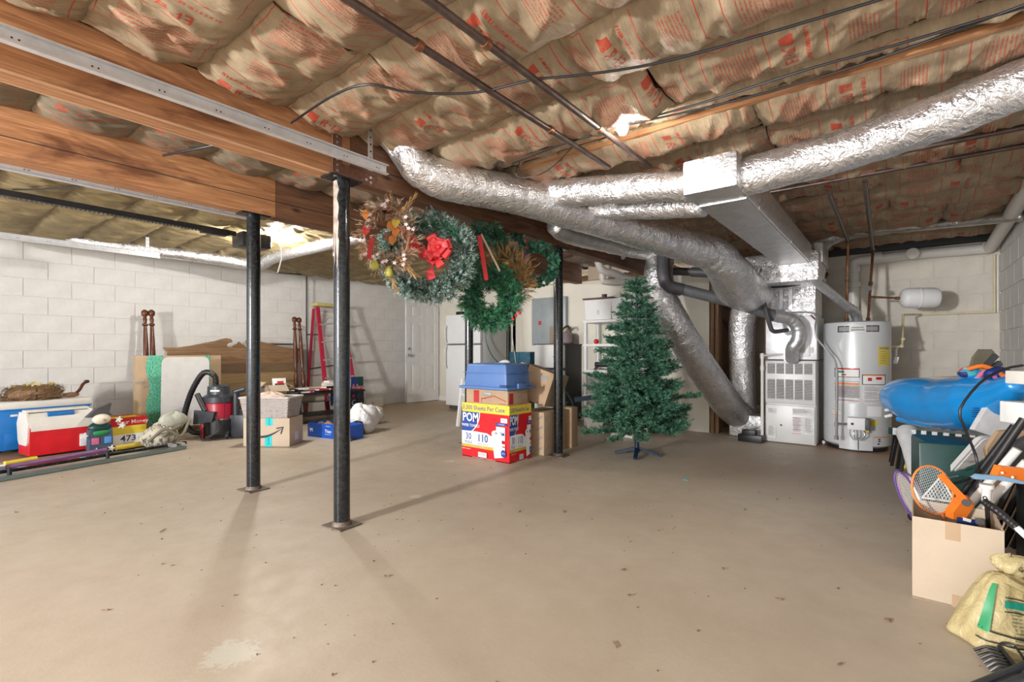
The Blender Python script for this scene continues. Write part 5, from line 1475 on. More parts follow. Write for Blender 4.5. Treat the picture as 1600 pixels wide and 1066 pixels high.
# breaker panel
pa, pb = PY(835, 540, YA-.01), PY(866, 465, YA-.01)
ep = thing('breaker_panel', 'grey electrical breaker panel on the cream wall', 'electrical panel', ((pa.x+pb.x)/2, YA-.04, (pa.z+pb.z)/2))
mat('panel_grey', (.33, .37, .39), .4, metal=.2, var=.05)
pw, ph = .62, pb.z-pa.z
MB().box((.12, 0, 0), (pw, .07, ph), r=.006).part('cover', 'panel_grey', ep, world=False)
MB().box((.12, -.037, 0), (.26, .008, ph*.7), r=.003).part('panel_door', 'panel_grey', ep, world=False)
MB().box((-.03, -.043, -.02), (.05, .008, .06)).part('warning_sticker', 'red_ink', ep, world=False)
# mini fridge
mfx = thing('mini_fridge', 'compact two-door fridge in grey and black between the post and white shelves', 'refrigerator', (-3.87, 5.98, 0))
MB().box((0, .03, .56), (.50, .50, 1.08), r=.01).part('cabinet', 'black', mfx, world=False)
MB().box((-.0, -.25, .94), (.49, .06, .33), r=.012).part('freezer_door', 'white_metal', mfx, world=False)
MB().box((-.0, -.25, .39), (.49, .06, .70), r=.012).part('lower_door', 'white_metal', mfx, world=False)
MB().box((0, -.24, .756), (.49, .05, .04)).part('door_gap', 'black', mfx, world=False)
MB().box((.11, -.282, .93), (.05, .005, .012)).part('logo_plate', 'black', mfx, world=False)
MB().box((0, 0, 1.105), (.52, .54, .02), r=.004).part('top', 'black', mfx, world=False)
mat('mauve', (.30, .24, .27), .6, bmp=.3, bscale=30)
t_ = thing('lidded_pan', 'mauve bowl with a dark handle on top of the mini fridge', 'bowl', (-3.76, 5.9, 1.116))
MB().lathe([(.12, 0), (.14, .02), (.135, .13), (.12, .16), (.02, .17)], (0, 0, 0), 20).part('bowl', 'mauve', t_, world=False)
MB().tube(smooth_path([(-.02, 0, .17), (.03, 0, .23), (.10, 0, .25), (.12, 0, .2)], .02), .014, 8).part('handle', 'black', t_, world=False)
MB().tube([(.1, .05, .2), (.2, .1, .33)], .01, 8).solo('x', 'cardboard', 'x', 'x') if 0 else None
MB().box((-3.86, 6.0, 1.30), (.34, .12, .18), rotm(ry=.05)).solo('kraft_box', 'cardboard', 'brown box behind the mauve bowl on the mini fridge', 'box') if 0 else None
MB().box((-3.93, 6.08, 1.25), (.3, .1, .26)).solo('brown_box', 'cardboard_light', 'small brown box behind the mauve bowl', 'box')
MB().tube(smooth_path([(-3.55, 5.68, .45), (-3.42, 5.62, .3), (-3.40, 5.6, .1), (-3.5, 5.58, .02), (-3.6, 5.6, .15), (-3.5, 5.62, .32)], .03), .012, 8).solo('coiled_cord', 'dark_green', 'dark coiled cord at the foot of the mini fridge', 'cord')
# blue storage box on the wall shelf
sbx = thing('storage_box', 'dark teal drawer box against the cream wall behind the shipping cartons', 'box', (-4.52, 6.0, .62))
mat('teal_dark', (.015, .10, .16), .5, var=.4, scale=20)
MB().box((0, 0, .19), (.40, .26, .38), r=.008).part('case', 'teal_dark', sbx, world=False)
for i in range(2):
    for j in range(2): MB().box((-.095+i*.19, -.133, .1+j*.185), (.165, .012, .15), r=.004).part('drawer', 'teal_dark', sbx, world=False)
MB().box((-4.52, 6.0, .31), (.36, .24, .62), r=.005).solo('dark_crate', 'dark_grey', 'dark crate under the teal drawer box', 'crate')
# white resin chair
wc = thing('resin_chair', 'white plastic garden chair half hidden behind the paper towel carton', 'chair', (-4.25, 4.75, 0), math.radians(-25))
arc_ = smooth_path([(-.26, -.2, .62), (-.29, -.05, .66), (-.28, .2, .72), (-.15, .3, .84), (0, .32, .87), (.15, .3, .84), (.28, .2, .72), (.29, -.05, .66), (.26, -.2, .62)], .03)
MB().tube(arc_, .024, 8).part('arm_and_back_rail', 'white', wc, world=False)
MB().box((0, 0, .43), (.46, .44, .03), r=.01).part('seat', 'white', wc, world=False)
for s in (-1, 1):
    MB().bar((s*.25, -.2, .63), (s*.28, -.26, 0), .06, .03, (0, 1, 0)).part('leg', 'white', wc, world=False)
    MB().bar((s*.24, .24, .7), (s*.28, .32, 0), .06, .03, (0, 1, 0)).part('leg', 'white', wc, world=False)
for i in range(5): MB().bar((-.14+i*.07, .22, .44), (-.15+i*.075, .31, .84), .045, .012, (0, 1, 0)).part('back_slat', 'white', wc, world=False)

# paper towel carton
W_, D_, H_ = .585, .33, .515
pm = carton('towel_carton', 'tall red, blue and white carton of paper towels supporting the blue storage bin', (-3.285, 3.36, 0), 0, W_, D_, H_, 'red', True)
mat('towel_red', (.55, .012, .02), .45, var=.03); mat('logo_blue', (.02, .07, .33), .45, var=.03)
def quarter(cx, cy, r, a0, a1, n=12, sx=1): return [(cx, cy)]+[(cx+sx*r*math.cos(a0+(a1-a0)*k/n), cy+r*math.sin(a0+(a1-a0)*k/n)) for k in range(n+1)]
def towel_face(f, w, side=False):
    q = w/.585
    f.rect(0, H_-.085, w, H_, 'yellow'); f.text('3,300 Sheets Per Case', w*.46, H_-.045, .058*min(1, q*1.6), 'logo_blue', .015, sx=min(1, q*1.05))
    r_ = .25
    f.poly([(0, H_-.085), (0, H_-.31)]+[(w*.40*min(1.3, 1)*1.0*math.sin(k*PI/24), H_-.085-.225*math.cos(k*PI/24)) for k in range(1, 13)], 'white', 'logo_border')
    f.poly([(0, H_-.085), (0, H_-.30)]+[(w*.385*math.sin(k*PI/24), H_-.085-.215*math.cos(k*PI/24)) for k in range(1, 13)], 'logo_blue', 'logo_field')
    f.text('POM', w*.19, H_-.14, .115, 'white', .045, sx=q*.86); f.text('PAPER TOWELS', w*.195, H_-.215, .038, 'white', .02, sx=q*.86)
    f.poly([(0, .10), (0, .245), (w*.3, .25), (w*.55, .245), (w*.75, .20), (w*.75, .1)], 'white', 'white_band')
    f.rect(0, .095, w*.75, .122, 'gold')
    f.text('30', w*.15, .195, .085, 'logo_blue', .02, sx=q*.9); f.text('ROLLS', w*.15, .142, .037, 'logo_blue', .01, sx=q*.9)
    f.rect(w*.278, .13, w*.283, .235, 'print_grey')
    f.text('110', w*.46, .19, .10, 'logo_blue', .02, sx=q*.9); f.text('SHEETS PER ROLL', w*.47, .138, .020, 'print_grey', 0, sx=q*.9)
    f.text('INDIVIDUALLY WRAPPED', w*.35, .108, .014, 'white', 0, sx=q)
    f.rect(w*.84, H_-.155, w*.97, H_-.115, 'white'); f.text('NEW', w*.905, H_-.135, .02, 'red_ink', 0, sx=q)
    f.poly([(w*.74, .355), (w*.96, .355), (w*.96, .335), (w*.75, .325)], 'logo_blue'); f.text('+STRONG', w*.85, .342, .017, 'white', 0, sx=q)
    f.rect(w*.75, .20, w*.93, .32, 'white', 'printed_roll'); f.text('POM', w*.84, .255, .05, 'logo_blue', .03, sx=q*.9); f.rect(w*.75, .15, w*.93, .17, 'white'); f.rect(w*.84, .1, w*.93, .14, 'white')
    el = lambda cx, cy, a, b, n=18: [(cx+a*math.cos(2*PI*k/n), cy+b*math.sin(2*PI*k/n)) for k in range(n)]
    f.poly([(w*.66, .255), (w*.85, .255), (w*.91, .05), (w*.72, .03)], 'white', 'printed_roll'); f.poly(el(w*.755, .257, w*.095, .028), 'white', 'roll_top'); f.poly(el(w*.755, .26, w*.03, .009), 'print_grey', 'roll_core')
    f.poly(el(w*.90, .085, w*.05, .034), 'logo_blue'); f.text('2-PLY', w*.90, .085, .018, 'white', .01, sx=q)
    f.rect(w*.38, .02, w*.56, .065, 'white'); f.rects([(w*(.39+k*.012), .03, w*(.39+k*.012+.005), .06) for k in range(13)], 'print_grey', 'barcode')
    f.text('120 SQ FT 30 ROLLS CONTAINS 110 TWO-PLY SHEETS EACH', w*.5, .009, .012, 'white', 0, sx=q*.9)
    f.text('PREMIUM QUALITY', w*.12, .08, .014, 'white', 0, sx=q)
towel_face(front(pm), W_); towel_face(rside(pm, W_), D_)
# carton with house outline and storage bin
hc = carton('moving_carton', 'brown moving carton printed with a red house outline, between towel carton and blue bin', (-3.27, 3.40, .02), 0, .52, .30, .625, 'cardboard')
f = front(hc); z0 = .0
f.rect(.10, z0+.5, .17, z0+.615, 'red_ink'); f.rect(.22, .57, .33, .605, 'print_grey'); f.text('MOVING', .275, .588, .02, 'white', .01)
ln = [(.20, .50, .205, .545), (.20, .54, .26, .545), (.42, .5, .5, .505)]
f.poly([(.20, .54), (.36, .575), (.5, .53), (.5, .524), (.36, .567), (.20, .533)], 'red_ink'); f.rects(ln, 'red_ink')
f = rside(hc, .52); f.rect(.02, .5, .08, .6, 'red_ink'); f.text('HOUSE', .18, .56, .03, 'print_grey', .01)
tt = thing('storage_bin', 'translucent blue storage bin turned upside down on the moving carton', 'bin', (-3.0, 3.55, .65))
MB().box((0, 0, .125), (.54, .38, .23), taper=.90, r=.03).part('tub', 'blue_tote', tt, world=False)
MB().box((0, 0, .015), (.60, .44, .025), r=.008).part('rim', 'blue_tote', tt, world=False)
MB().box((0, 0, .155), (.545, .385, .006), r=.002).part('moulded_step', 'blue_tote', tt, world=False)
MB().box((0, 0, .241), (.36, .24, .006), r=.002).part('base_panel', 'blue_tote', tt, world=False)
for s in (-1, 1): MB().box((s*.30, 0, .035), (.02, .14, .05), r=.006).part('grip', 'blue_tote', tt, world=False)
for k in range(5): MB().box((.20+k*.018, -.19, .03), (.006, .04, .04)).part('rib', 'blue_tote', tt, world=False)
# lower shipping carton and tilted one
lcx = carton('printed_carton', 'brown carton with small blue diagonal print on the floor beside the third post', (-2.945, 3.82, 0), math.radians(2), .295, .40, .415, 'kraft_box')
for ff_, w_ in ((front(lcx), .295), (rside(lcx, .295), .40)):
    for i in range(3):
        for j in range(4): ff_.text('packaging', .05+i*w_*.33, .06+j*.1, .02, 'sky_ink', .01, rot=.6)
MB().box((-2.76, 4.38, .21), (.24, .12, .42), r=.004).solo('plain_carton', 'cardboard', 'plain brown carton just visible right of the third post', 'box')
tc_ = thing('tilted_carton', 'crumpled brown parcel carton with dark tape, tilted on the printed carton', 'box', (-2.87, 4.08, .43), .0)
R_ = rotm(rx=-.12, ry=.30, rz=.12)
MB().box((0, 0, .23), (.40, .36, .34), R_, r=.008).part('body', 'cardboard', tc_, world=False)
def ob(x, y, z): return (R_ @ Vector((x, y, z)))+Vector((0, 0, .23))
tf = Face(tc_, ob(-.2, -.181, -.17), R_ @ Vector((1, 0, 0)), R_ @ Vector((0, 0, 1)))
tf.rect(.05, 0, .10, .34, 'black', 'tape'); tf.text('prime', .075, .17, .035, 'sky_ink', .01, rot=PI/2); tf.rect(.27, .24, .34, .29, 'print_grey'); tf.rect(.14, .02, .2, .06, 'print_grey')
tf = Face(tc_, ob(-.2, -.18, .171), R_ @ Vector((1, 0, 0)), R_ @ Vector((0, 1, 0)))
tf.rect(0, .15, .4, .20, 'black', 'tape'); tf.rect(.2, .1, .3, .24, 'navy'); tf.text('prime', .25, .17, .04, 'sky_ink', .01)
tf = Face(tc_, ob(.201, -.18, -.17), R_ @ Vector((0, 1, 0)), R_ @ Vector((0, 0, 1))); tf.rect(.1, .05, .2, .12, 'print_grey')

# white shelving
sh = thing('plastic_shelves', 'white plastic shelving unit behind the Christmas tree', 'shelves', (-2.88, 5.95, 0))
sw, sdp = .92, .40
for z in (.14, .40, .74, 1.09, 1.41):
    MB().box((0, 0, z), (sw, sdp, .035), r=.006).part('shelf', 'white', sh, world=False)
for sx_ in (-1, 1):
    for sy_ in (-1, 1): MB().cyl((sx_*(sw/2-.03), sy_*(sdp/2-.03), 0), (sx_*(sw/2-.03), sy_*(sdp/2-.03), 1.41), .025, 12).part('upright', 'white', sh, world=False)
for (x, lab_, lid) in ((-3.12, 'white lidded bin on the top shelf with a brown board on it', 1), (-2.72, 'white bin on the top shelf, next to the tree top', 0)):
    t = thing('storage_box', lab_, 'box', (x, 5.95, 1.43))
    MB().box((0, 0, .13), (.385, .36, .26), taper=1.05, r=.012).part('tub', 'white', t, world=False)
    MB().box((0, 0, .262), (.41, .38, .018), r=.005).part('lid', 'white', t, world=False)
    MB().box((0, -.19, .1), (.03, .01, .06), r=.002).part('latch', 'label_grey', t, world=False)
    if not lid: MB().box((.02, -.192, .15), (.05, .004, .04)).part('sticker', 'sky_ink', t, world=False)
mat('walnut', (.10, .035, .03), .4)
MB().box((-3.12, 5.93, 1.715), (.44, .38, .02), r=.004).solo('brown_board', 'walnut', 'dark brown board lying on the left top-shelf bin', 'board')
MB().cyl((-3.09, 5.9, 1.726), (-3.09, 5.9, 1.78), .035, 16).solo('brown_tin', 'walnut', 'small round brown tin on the board above the shelves', 'tin')
cloth_lump((-2.82, 5.85, 1.11), (.19, .12, .06), 51).solo('grey_clothes', 'grey_cloth' if 'grey_cloth' in MATS else 'dark_grey', 'grey cloth heap on the second shelf', 'cloth')
MB().sph((-3.17, 5.82, 1.14), .035, 12, 8).solo('red_ball', 'red', 'small red ball at the left of the second shelf', 'ball')
dr = thing('power_drill', 'black power drill lying on the third shelf with its cord', 'drill', (-3.10, 5.82, .76))
MB().cyl((-.08, 0, .07), (.10, 0, .07), .035, 14).part('motor_body', 'black_plastic', dr, world=False)
MB().cyl((.1, 0, .07), (.14, 0, .065), .016, 12).part('chuck', 'grey_steel', dr, world=False)
MB().bar((-.05, 0, .05), (-.09, 0, .0), .03, .03).part('handle', 'black_plastic', dr, world=False)
MB().tube(smooth_path([(-.09, 0, .02), (.1, .02, .01), (.25, 0, .02), (.4, .02, .08)], .03), .006, 6).part('cord', 'black_cable', dr, world=False)
for i, (dx, c_) in enumerate(((0, 'red'), (.09, 'red'), (.18, 'red'))):
    t = thing('ornament_box', ('left', 'middle', 'right')[i]+' of three small red and white boxes on the lower shelf', 'box', (-3.24+dx, 5.84, .42), 0, 'red boxes on the lower shelf')
    MB().box((0, 0, .035), (.08, .12, .07), r=.004).part('body', 'off_white', t, world=False); MB().box((0, 0, .085), (.085, .125, .03), r=.004).part('lid', c_, t, world=False)
# white snowman board with scarf
sn = thing('snow_board', 'white shield-shaped snowman board with a dark scarf leaning at the shelves', 'decoration', (-2.98, 5.48, 0), .1)
def outline(fn, n=30): return [fn(2*PI*k/n) for k in range(n)]
MB().prism([(-.13, .02), (-.02, -.0), (.06, .03), (.10, .15), (.10, .3), (.14, .45), (.17, .60), (.17, .68), (.10, .7), (.04, .6), (-.02, .45), (-.13, .3), (-.17, .15)], (0, 0, 0), (1, 0, 0), (.0, .10, 1), (0, 1, 0), .018).part('board', 'off_white', sn, world=False)
MB().bar((.02, -.01, .36), (.12, .03, .60), .05, .012, (0, 1, 0)).part('scarf', 'denim', sn, world=False)
MB().bar((-.10, -.02, .18), (.10, .02, .42), .045, .012, (0, 1, 0)).part('scarf', 'denim', sn, world=False)
MB().bar((-.28, -.06, .38), (.06, -.0, .44), .06, .012, (0, 1, 0)).part('scarf', 'denim', sn, world=False)
MB().cyl((.14, .05, .68), (.15, .06, .80), .022, 10).part('dark_knob', 'black', sn, world=False)
MB().bar((.10, .01, .58), (.12, .02, .63), .03, .01, (0, 1, 0)).part('carrot_nose', 'orange', sn, world=False)
# plaster pot under the tree
pt = thing('plaster_base', 'white plaster urn base on the floor behind the tree', 'urn', (-2.52, 5.35, 0))
MB().box((0, 0, .02), (.28, .24, .04), r=.006).part('plinth', 'off_white', pt, world=False)
MB().lathe([(.11, .04), (.08, .08), (.09, .14), (.11, .2), (.12, .22), (.05, .225)], (0, 0, 0), 20).part('urn', 'off_white', pt, world=False)
MB().box((-2.80, 5.55, .13), (.4, .03, .02)).solo('red_stand', 'red_ink', 'thin red bar low behind the tree', 'bar')

# ------------------------------------------------------------------ Christmas tree
def pine(name, c1, c2, c3):
    m, nt, b, tc = newmat(name)
    f = noise(nt, tc.outputs['Object'], 38, 3)
    nt.links.new(ramp(nt, f, [(.3, c1), (.5, c2), (.72, c3)]), b.inputs['Base Color'])
    b.inputs['Roughness'].default_value = .55
    MATS[name] = m
mat('stand_blue', (.004, .02, .05), .4)
mat('leaf_orange', (.50, .17, .03), .6, var=.2, scale=30)
mat('blossom', (.75, .62, .60), .6)
pine('pine', (.012, .065, .04), (.05, .165, .10), (.19, .36, .24))
pine('pine_frost', (.025, .08, .055), (.15, .25, .20), (.72, .76, .76))
pine('pine_bright', (.01, .08, .035), (.04, .19, .09), (.13, .36, .19))
pine('ivy', (.01, .07, .035), (.03, .16, .09), (.14, .32, .22))
pine('wheat', (.22, .11, .035), (.42, .23, .08), (.62, .40, .18))
pine('dried', (.16, .09, .05), (.36, .22, .13), (.62, .45, .32))
tree = thing('christmas_tree', 'unlit green artificial Christmas tree on a blue four-legged stand', 'tree', (-1.957, 4.40, 0))
MB().tube([(0, 0, z) for z in np.linspace(.05, 1.66, 20)], [.016]*12+[.012]*8, 10).part('trunk', 'dark_green', tree, world=False)
sf_ = MB(); sf_.cyl((0, 0, .03), (0, 0, .16), .022, 12); sf_.part('stand_hub', 'stand_blue' if 'stand_blue' in MATS else 'navy', tree, world=False)
for k in range(4):
    a = k*PI/2+.35
    MB().bar((0, 0, .075), (.21*math.cos(a), .21*math.sin(a), .015), .035, .022).part('stand_leg', 'stand_blue', tree, world=False)
tips = []; br = MB(); random.seed(3)
for lev in range(26):
    f_ = lev/25; z = .26+1.40*f_
    R0 = .47*(1-f_)**.8*(1+.06*math.sin(lev*1.7))+.04
    nb = int(11*(1-f_)+4)
    for k in range(nb):
        a = 2*PI*k/nb+lev*1.1+random.uniform(-.2, .2)
        r_ = R0*random.uniform(.72, 1.1)
        if random.random() < .07: r_ *= 1.18
        dz = r_*random.uniform(-.05, .30)-.03*(1-f_)
        z_ = z+random.uniform(-.035, .035); base = Vector((0, 0, z_)); end = Vector((r_*math.cos(a), r_*math.sin(a), z_+dz))
        br.cyl(base, end, .003, 4)
        ns = max(2, int(r_/.05))
        for s in range(ns):
            t = .3+.7*s/ns
            p = base.lerp(end, t)
            for sgn in (-1, 1, 0):
                an = a+sgn*random.uniform(.5, 1.1)
                l_ = random.uniform(.06, .125)*(1.1-.35*t)
                q = p+Vector((math.cos(an)*l_, math.sin(an)*l_, random.uniform(-.01, .055)))
                tips.append((tuple(p), tuple(q), .026))
        tips.append((tuple(base.lerp(end, .75)), tuple(end), .028))
for k in range(7): tips.append(((0, 0, 1.52), (.05*math.cos(k), .05*math.sin(k), 1.66+.01*k), .022))
tips.append(((0, 0, 1.58), (0, 0, 1.72), .022))
br.part('branch_wires', 'dark_green', tree, world=False, stuff=True)
needle_part(needles(tips, 40, .0046, .95), 'needles', 'pine', tree, world=False)
print('tree tips', len(tips))

# ------------------------------------------------------------------ wreaths on the beam
def wreath(name, label, c, R, thick, m, n, ln, yaw, per=34, arc=(0, 2*PI), squash=1.0, w=.0035, tilt=0, parts=None, sp=.9, hook=True):
    """ring in the local XZ plane, its front towards -Y"""
    t = thing(name, label, 'wreath', (c.x, c.y, c.z-R*squash), yaw)
    tips = []
    for i in range(n):
        a = arc[0]+(arc[1]-arc[0])*random.random(); b = random.random()*2*PI
        rr = thick*random.uniform(.2, 1)
        ring = Vector((R*math.cos(a), 0, R*math.sin(a)*squash+R*squash))
        rad = Vector((math.cos(a), 0, math.sin(a)*squash)); tan = Vector((-math.sin(a), 0, math.cos(a)))
        p = ring+rad*rr*math.cos(b)*.6+Vector((0, 1, 0))*rr*math.sin(b)*.7
        d = (rad*math.cos(b)+Vector((0, 1, 0))*math.sin(b)*.9)*random.uniform(.5, 1)+tan*random.uniform(-.2, .9)
        tips.append((tuple(p), tuple(p+d.normalized()*ln*random.uniform(.7, 1.3)), ln*.5))
    base = MB().tube([(R*math.cos(a), 0, R*math.sin(a)*squash+R*squash) for a in np.linspace(arc[0], arc[1], 40)], thick*.35, 8, arc[1]-arc[0] < 6)
    base.part('ring', 'dark_green' if m != 'wheat' and m != 'dried' else 'stud_wood', t, world=False)
    needle_part(needles(tips, per, w, sp), 'sprigs', m, t, world=False)
    if hook:
        MB().cyl((0, .0, 2*R*squash-.02), (0, 0, 2*R*squash+max(.02, ZB-c.z-R*squash+.0)), .003, 6).part('hanger_wire', 'red_ink', t, world=False)
    return t
random.seed(21)
cw = wreath('flower_wreath', 'dried twig wreath with pale blossoms, pears and autumn leaves, leftmost on the beam', P(605, 368, 3.05), .135, .03, 'dried', 300, .065, TH+.25, 12, squash=1.35, w=.0025, sp=.4)
for i in range(24):
    a = random.random()*2*PI
    _p = (.14*math.cos(a)+random.uniform(-.03, .03), -.06, .18+.19*math.sin(a)+random.uniform(-.03, .03)); MB().prism([(math.cos(k*PI/5)*(.016 if k % 2 == 0 else .008), math.sin(k*PI/5)*(.016 if k % 2 == 0 else .008)) for k in range(10)], _p, (1, 0, .2), (0, .3, 1), (0, 1, 0), .004).part('blossom', 'blossom' if 'blossom' in MATS else 'off_white', cw, world=False)
for (x, z, m_) in ((.02, .24, 'leaf_orange'), (.05, .2, 'leaf_orange'), (.0, .17, 'rust'), (.05, .26, 'gold'), (-.13, .3, 'leaf_orange'), (-.13, .2, 'red_ink'), (.03, .15, 'leaf_orange')):
    MB().prism([(0, -.035), (.02, -.012), (.03, .014), (.007, .036), (-.02, .02), (-.022, -.007)], (x, -.02, z), (1, .2, .1), (0, .1, 1), (0, 1, 0), .003).part('autumn_leaf', m_, cw, world=False)
mat('pear', (.42, .40, .07), .5)
for (x, z) in ((-.075, -.05), (.01, -.09)): MB().lathe([(.002, 0), (.02, .004), (.028, .02), (.025, .04), (.014, .06), (.004, .072)], (x, -.05, z), 14).part('pear', 'pear', cw, world=False)
MB().bar((-.11, -.05, .02), (-.09, -.05, .15), .03, .01, (0, 1, 0)).part('red_tassel', 'red_ink', cw, world=False)
needle_part(needles([((.06, -.02, .30), (.16, -.03, .42), .05), ((.02, 0, .36), (.02, 0, .48), .04), ((.0, -.02, .0), (.05, -.06, -.16), .06), ((.05, -.02, .05), (.16, -.06, -.06), .06)], 70, .003, .35), 'loose_twigs', 'wheat', cw, world=False)

bw = wreath('frosted_wreath', 'large frosted pine wreath with a big red bow', P(668, 402, 3.32), .255, .06, 'pine_frost', 640, .062, TH, 34, squash=.92, w=.0045)
needle_part(needles([((.245*math.cos(a)*1.0, -.02, .225+.225*math.sin(a)), (.245*math.cos(a+.25)*1.15, -.05, .225+.225*math.sin(a+.3)), .05) for a in np.linspace(.5, 2.6, 50)], 40, .004, .9), 'green_sprigs', 'pine', bw, world=False)
def bow(parent, c, s, m, n=9):
    c = Vector(c)
    for k in range(n):
        a = 2*PI*k/n+.3; rr = s*(.55 if k % 2 else .8)
        d = Vector((math.cos(a), 0, math.sin(a))); sd = Vector((0, .25, 0))+Vector((-math.sin(a), 0, math.cos(a)))*.0
        mb = MB(); vs = []
        up = Vector((-math.sin(a), 0, math.cos(a)))
        NB = 10
        for q in range(NB+1):
            t = q/NB*2*PI
            p = c+d*(rr*(1-math.cos(t))/2)+Vector((0, -1, 0))*(.03+s*.28*math.sin(t/2)*abs(math.sin(t/2)))*1.0+Vector((0, -1, 0))*s*.2*math.sin(t)
            w_ = s*.26*(.5+.6*math.sin(t/2))
            vs += [p-up*w_, p+up*w_]
        mb.add(vs, [(2*i, 2*i+2, 2*i+3, 2*i+1) for i in range(NB)])
        mb.part('bow_loop', m, parent, world=False)
    MB().sph(c+Vector((0, -.05, 0)), s*.2, 10, 6).part('bow_knot', m, parent, world=False)
mat('bow_red', (.50, .018, .022), .5, var=.15, scale=20)
bow(bw, (.09, -.08, .27), .12, 'bow_red', 7); bow(bw, (.10, -.11, .27), .085, 'bow_red', 6); bow(bw, (.07, -.07, .21), .10, 'bow_red', 5)
for pts in ([(-.22, .52), (-.19, .50), (-.12, .44), (-.15, .41)], [(-.13, .42), (-.09, .42), (-.03, .34), (-.09, .30), (-.13, .33)], [(-.07, .32), (-.01, .33), (.04, .26), (-.03, .24)], [(.0, .16), (.05, .20), (.07, .12), (.02, .10)]):
    z_ = MB().prism([(x, z-.04) for x, z in pts], (0, -.09, 0), (1, 0, 0), (0, 0, 1), (.1, 1, 0), .004); z_.part('ribbon', 'bow_red', bw, world=False)

gw_ = wreath('garland_wreath', 'narrow dark pine wreath seen edge-on with a long red ribbon', P(762, 400, 3.75), .20, .045, 'pine', 330, .06, TH+1.0, 34, w=.004)
rb = P(757, 398, 3.5)
t = thing('red_ribbon', 'long bright red ribbon hanging between the wreaths', 'ribbon', P(760, 440, 3.55))
MB().bar(P(749, 368, 3.5), P(760, 438, 3.5), .03, .006, (-SN, CS, 0)).part('ribbon', 'red', t)
t = thing('wooden_stick', 'thin light wooden stick leaning among the wreaths right of the red ribbon', 'stick', P(780, 424, 3.6))
MB().bar(P(752, 366, 3.6), P(781, 424, 3.6), .014, .01, (-SN, CS, 0)).part('stick', 'cardboard_light', t)
lw = wreath('pine_wreath', 'bright green pine wreath hanging lowest, above the blue storage bin', P(767, 465, 3.75), .155, .07, 'pine_bright', 520, .065, TH-.15, 34, squash=1.12, w=.004, hook=False)
MB().cyl((0, 0, .36), (0, 0, .68), .003, 6).part('hanger_wire', 'dark_green', lw, world=False)
for (x, z) in ((.20, .03), (.18, .0), (.23, .05)): MB().sph((x, -.03, z), .012, 8, 6).part('red_berry', 'red', lw, world=False)
hw_ = wreath('wheat_wreath', 'golden wheat and straw half wreath right of the lowest pine wreath', P(786, 440, 3.85), .15, .05, 'wheat', 260, .10, TH, 14, arc=(-.9, 1.9), w=.003, sp=.3, squash=1.1, hook=False)
MB().cyl((0, 0, .34), (0, 0, .5), .003, 6).part('hanger_wire', 'stud_wood', hw_, world=False)
MB().prism([(0, 0), (.04, -.01), (.05, .02), (.02, .06), (-.01, .04)], (.10, -.05, .02), (1, 0, 0), (0, 0, 1), (0, 1, 0), .003).part('orange_leaf', 'orange', hw_, world=False)
MB().sph((.02, -.05, .30), .022, 10, 6, (1.4, .6, .8)).part('yellow_pod', 'pear', hw_, world=False)
def leaf_wreath(name, label, c, R, thick, m, n, ls, yaw, frost=None):
    t = thing(name, label, 'wreath', (c.x, c.y, c.z-R), yaw)
    MB().tube([(R*math.cos(a), 0, R*math.sin(a)+R) for a in np.linspace(0, 2*PI, 30)], .008, 6, False).part('vine_ring', 'dark_green', t, world=False)
    mb = MB()
    for i in range(n):
        a = random.random()*2*PI; b = random.random()*2*PI; rr = thick*random.random()**.5
        p = Vector(((R+rr*math.cos(b))*math.cos(a), rr*math.sin(b), (R+rr*math.cos(b))*math.sin(a)+R))
        mm = rotm(random.uniform(-1, 1)+PI/2, random.uniform(-1, 1), random.uniform(-1, 1)) @ rotm(0, 0, random.random()*6)
        mb.add([mm @ Vector(q)*ls+p for q in ((0, -.6, 0), (.5, -.1, .1), (.3, .3, 0), (0, .8, .05), (-.3, .3, 0), (-.5, -.1, .1))], [(0, 1, 2, 3), (0, 3, 4, 5)])
    mb.part('leaves', m, t, world=False, stuff=True, sharp=180)
    for i in range(6):
        a = random.random()*2*PI
        MB().sph((R*math.cos(a), -thick, R*math.sin(a)+R), .009, 8, 5).part('berry', 'red_ink', t, world=False)
    MB().cyl((0, 0, 2*R), (0, 0, 2*R+max(.02, ZB-c.z-R)), .002, 6).part('hanger_wire', 'dark_green', t, world=False)
    return t
leaf_wreath('ivy_wreath', 'small ivy wreath beside the third post, farthest right on the beam', P(838, 413, 4.1), .15, .05, 'ivy', 460, .034, TH)
leaf_wreath('eucalyptus_wreath', 'pale-leaved small wreath behind the wheat wreath', P(800, 392, 4.1), .14, .05, 'ivy', 300, .03, TH+.5)
MB().box(P(822, 402, 3.95), (.04, .05, .06), rotm(.4, .3, .2)).solo('gift_tag', 'purple_toy', 'small blue and purple tag among the right-hand wreaths', 'tag')
t = MB().sph(P(973, 399, 5.6), .05, 12, 8, (.7, .6, 1)); t.solo('white_decoration', 'pvc', 'white oval fitting on the dark beam end', 'fitting')

# ================================================================== RIGHT-HAND PILE
ch = thing('resin_chair_stack', 'dark green plastic garden chair upended below the blue raft', 'chair', (.36, 4.02, 0))
a1, a2 = P(1452, 676, 3.55), P(1540, 690, 3.1)
MB().box((.33, 3.95, .28), (.42, .5, .36), rotm(rz=.2), r=.02).part('seat_shell', 'dark_green', ch)
MB().box((.30, 3.66, .28), (.40, .04, .4), rotm(rz=.12, rx=-.1), r=.012).part('back_panel', 'dark_green', ch)
for k in range(5): MB().box((.17+k*.06, 3.625+k*.007, .16), (.022, .02, .22), rotm(rz=.12, rx=-.1)).part('slot', 'navy', ch)
for s in (0, 1): MB().bar((.15+s*.36, 3.75, .3), (.12+s*.4, 3.68, 0), .05, .05).part('leg', 'dark_green', ch)
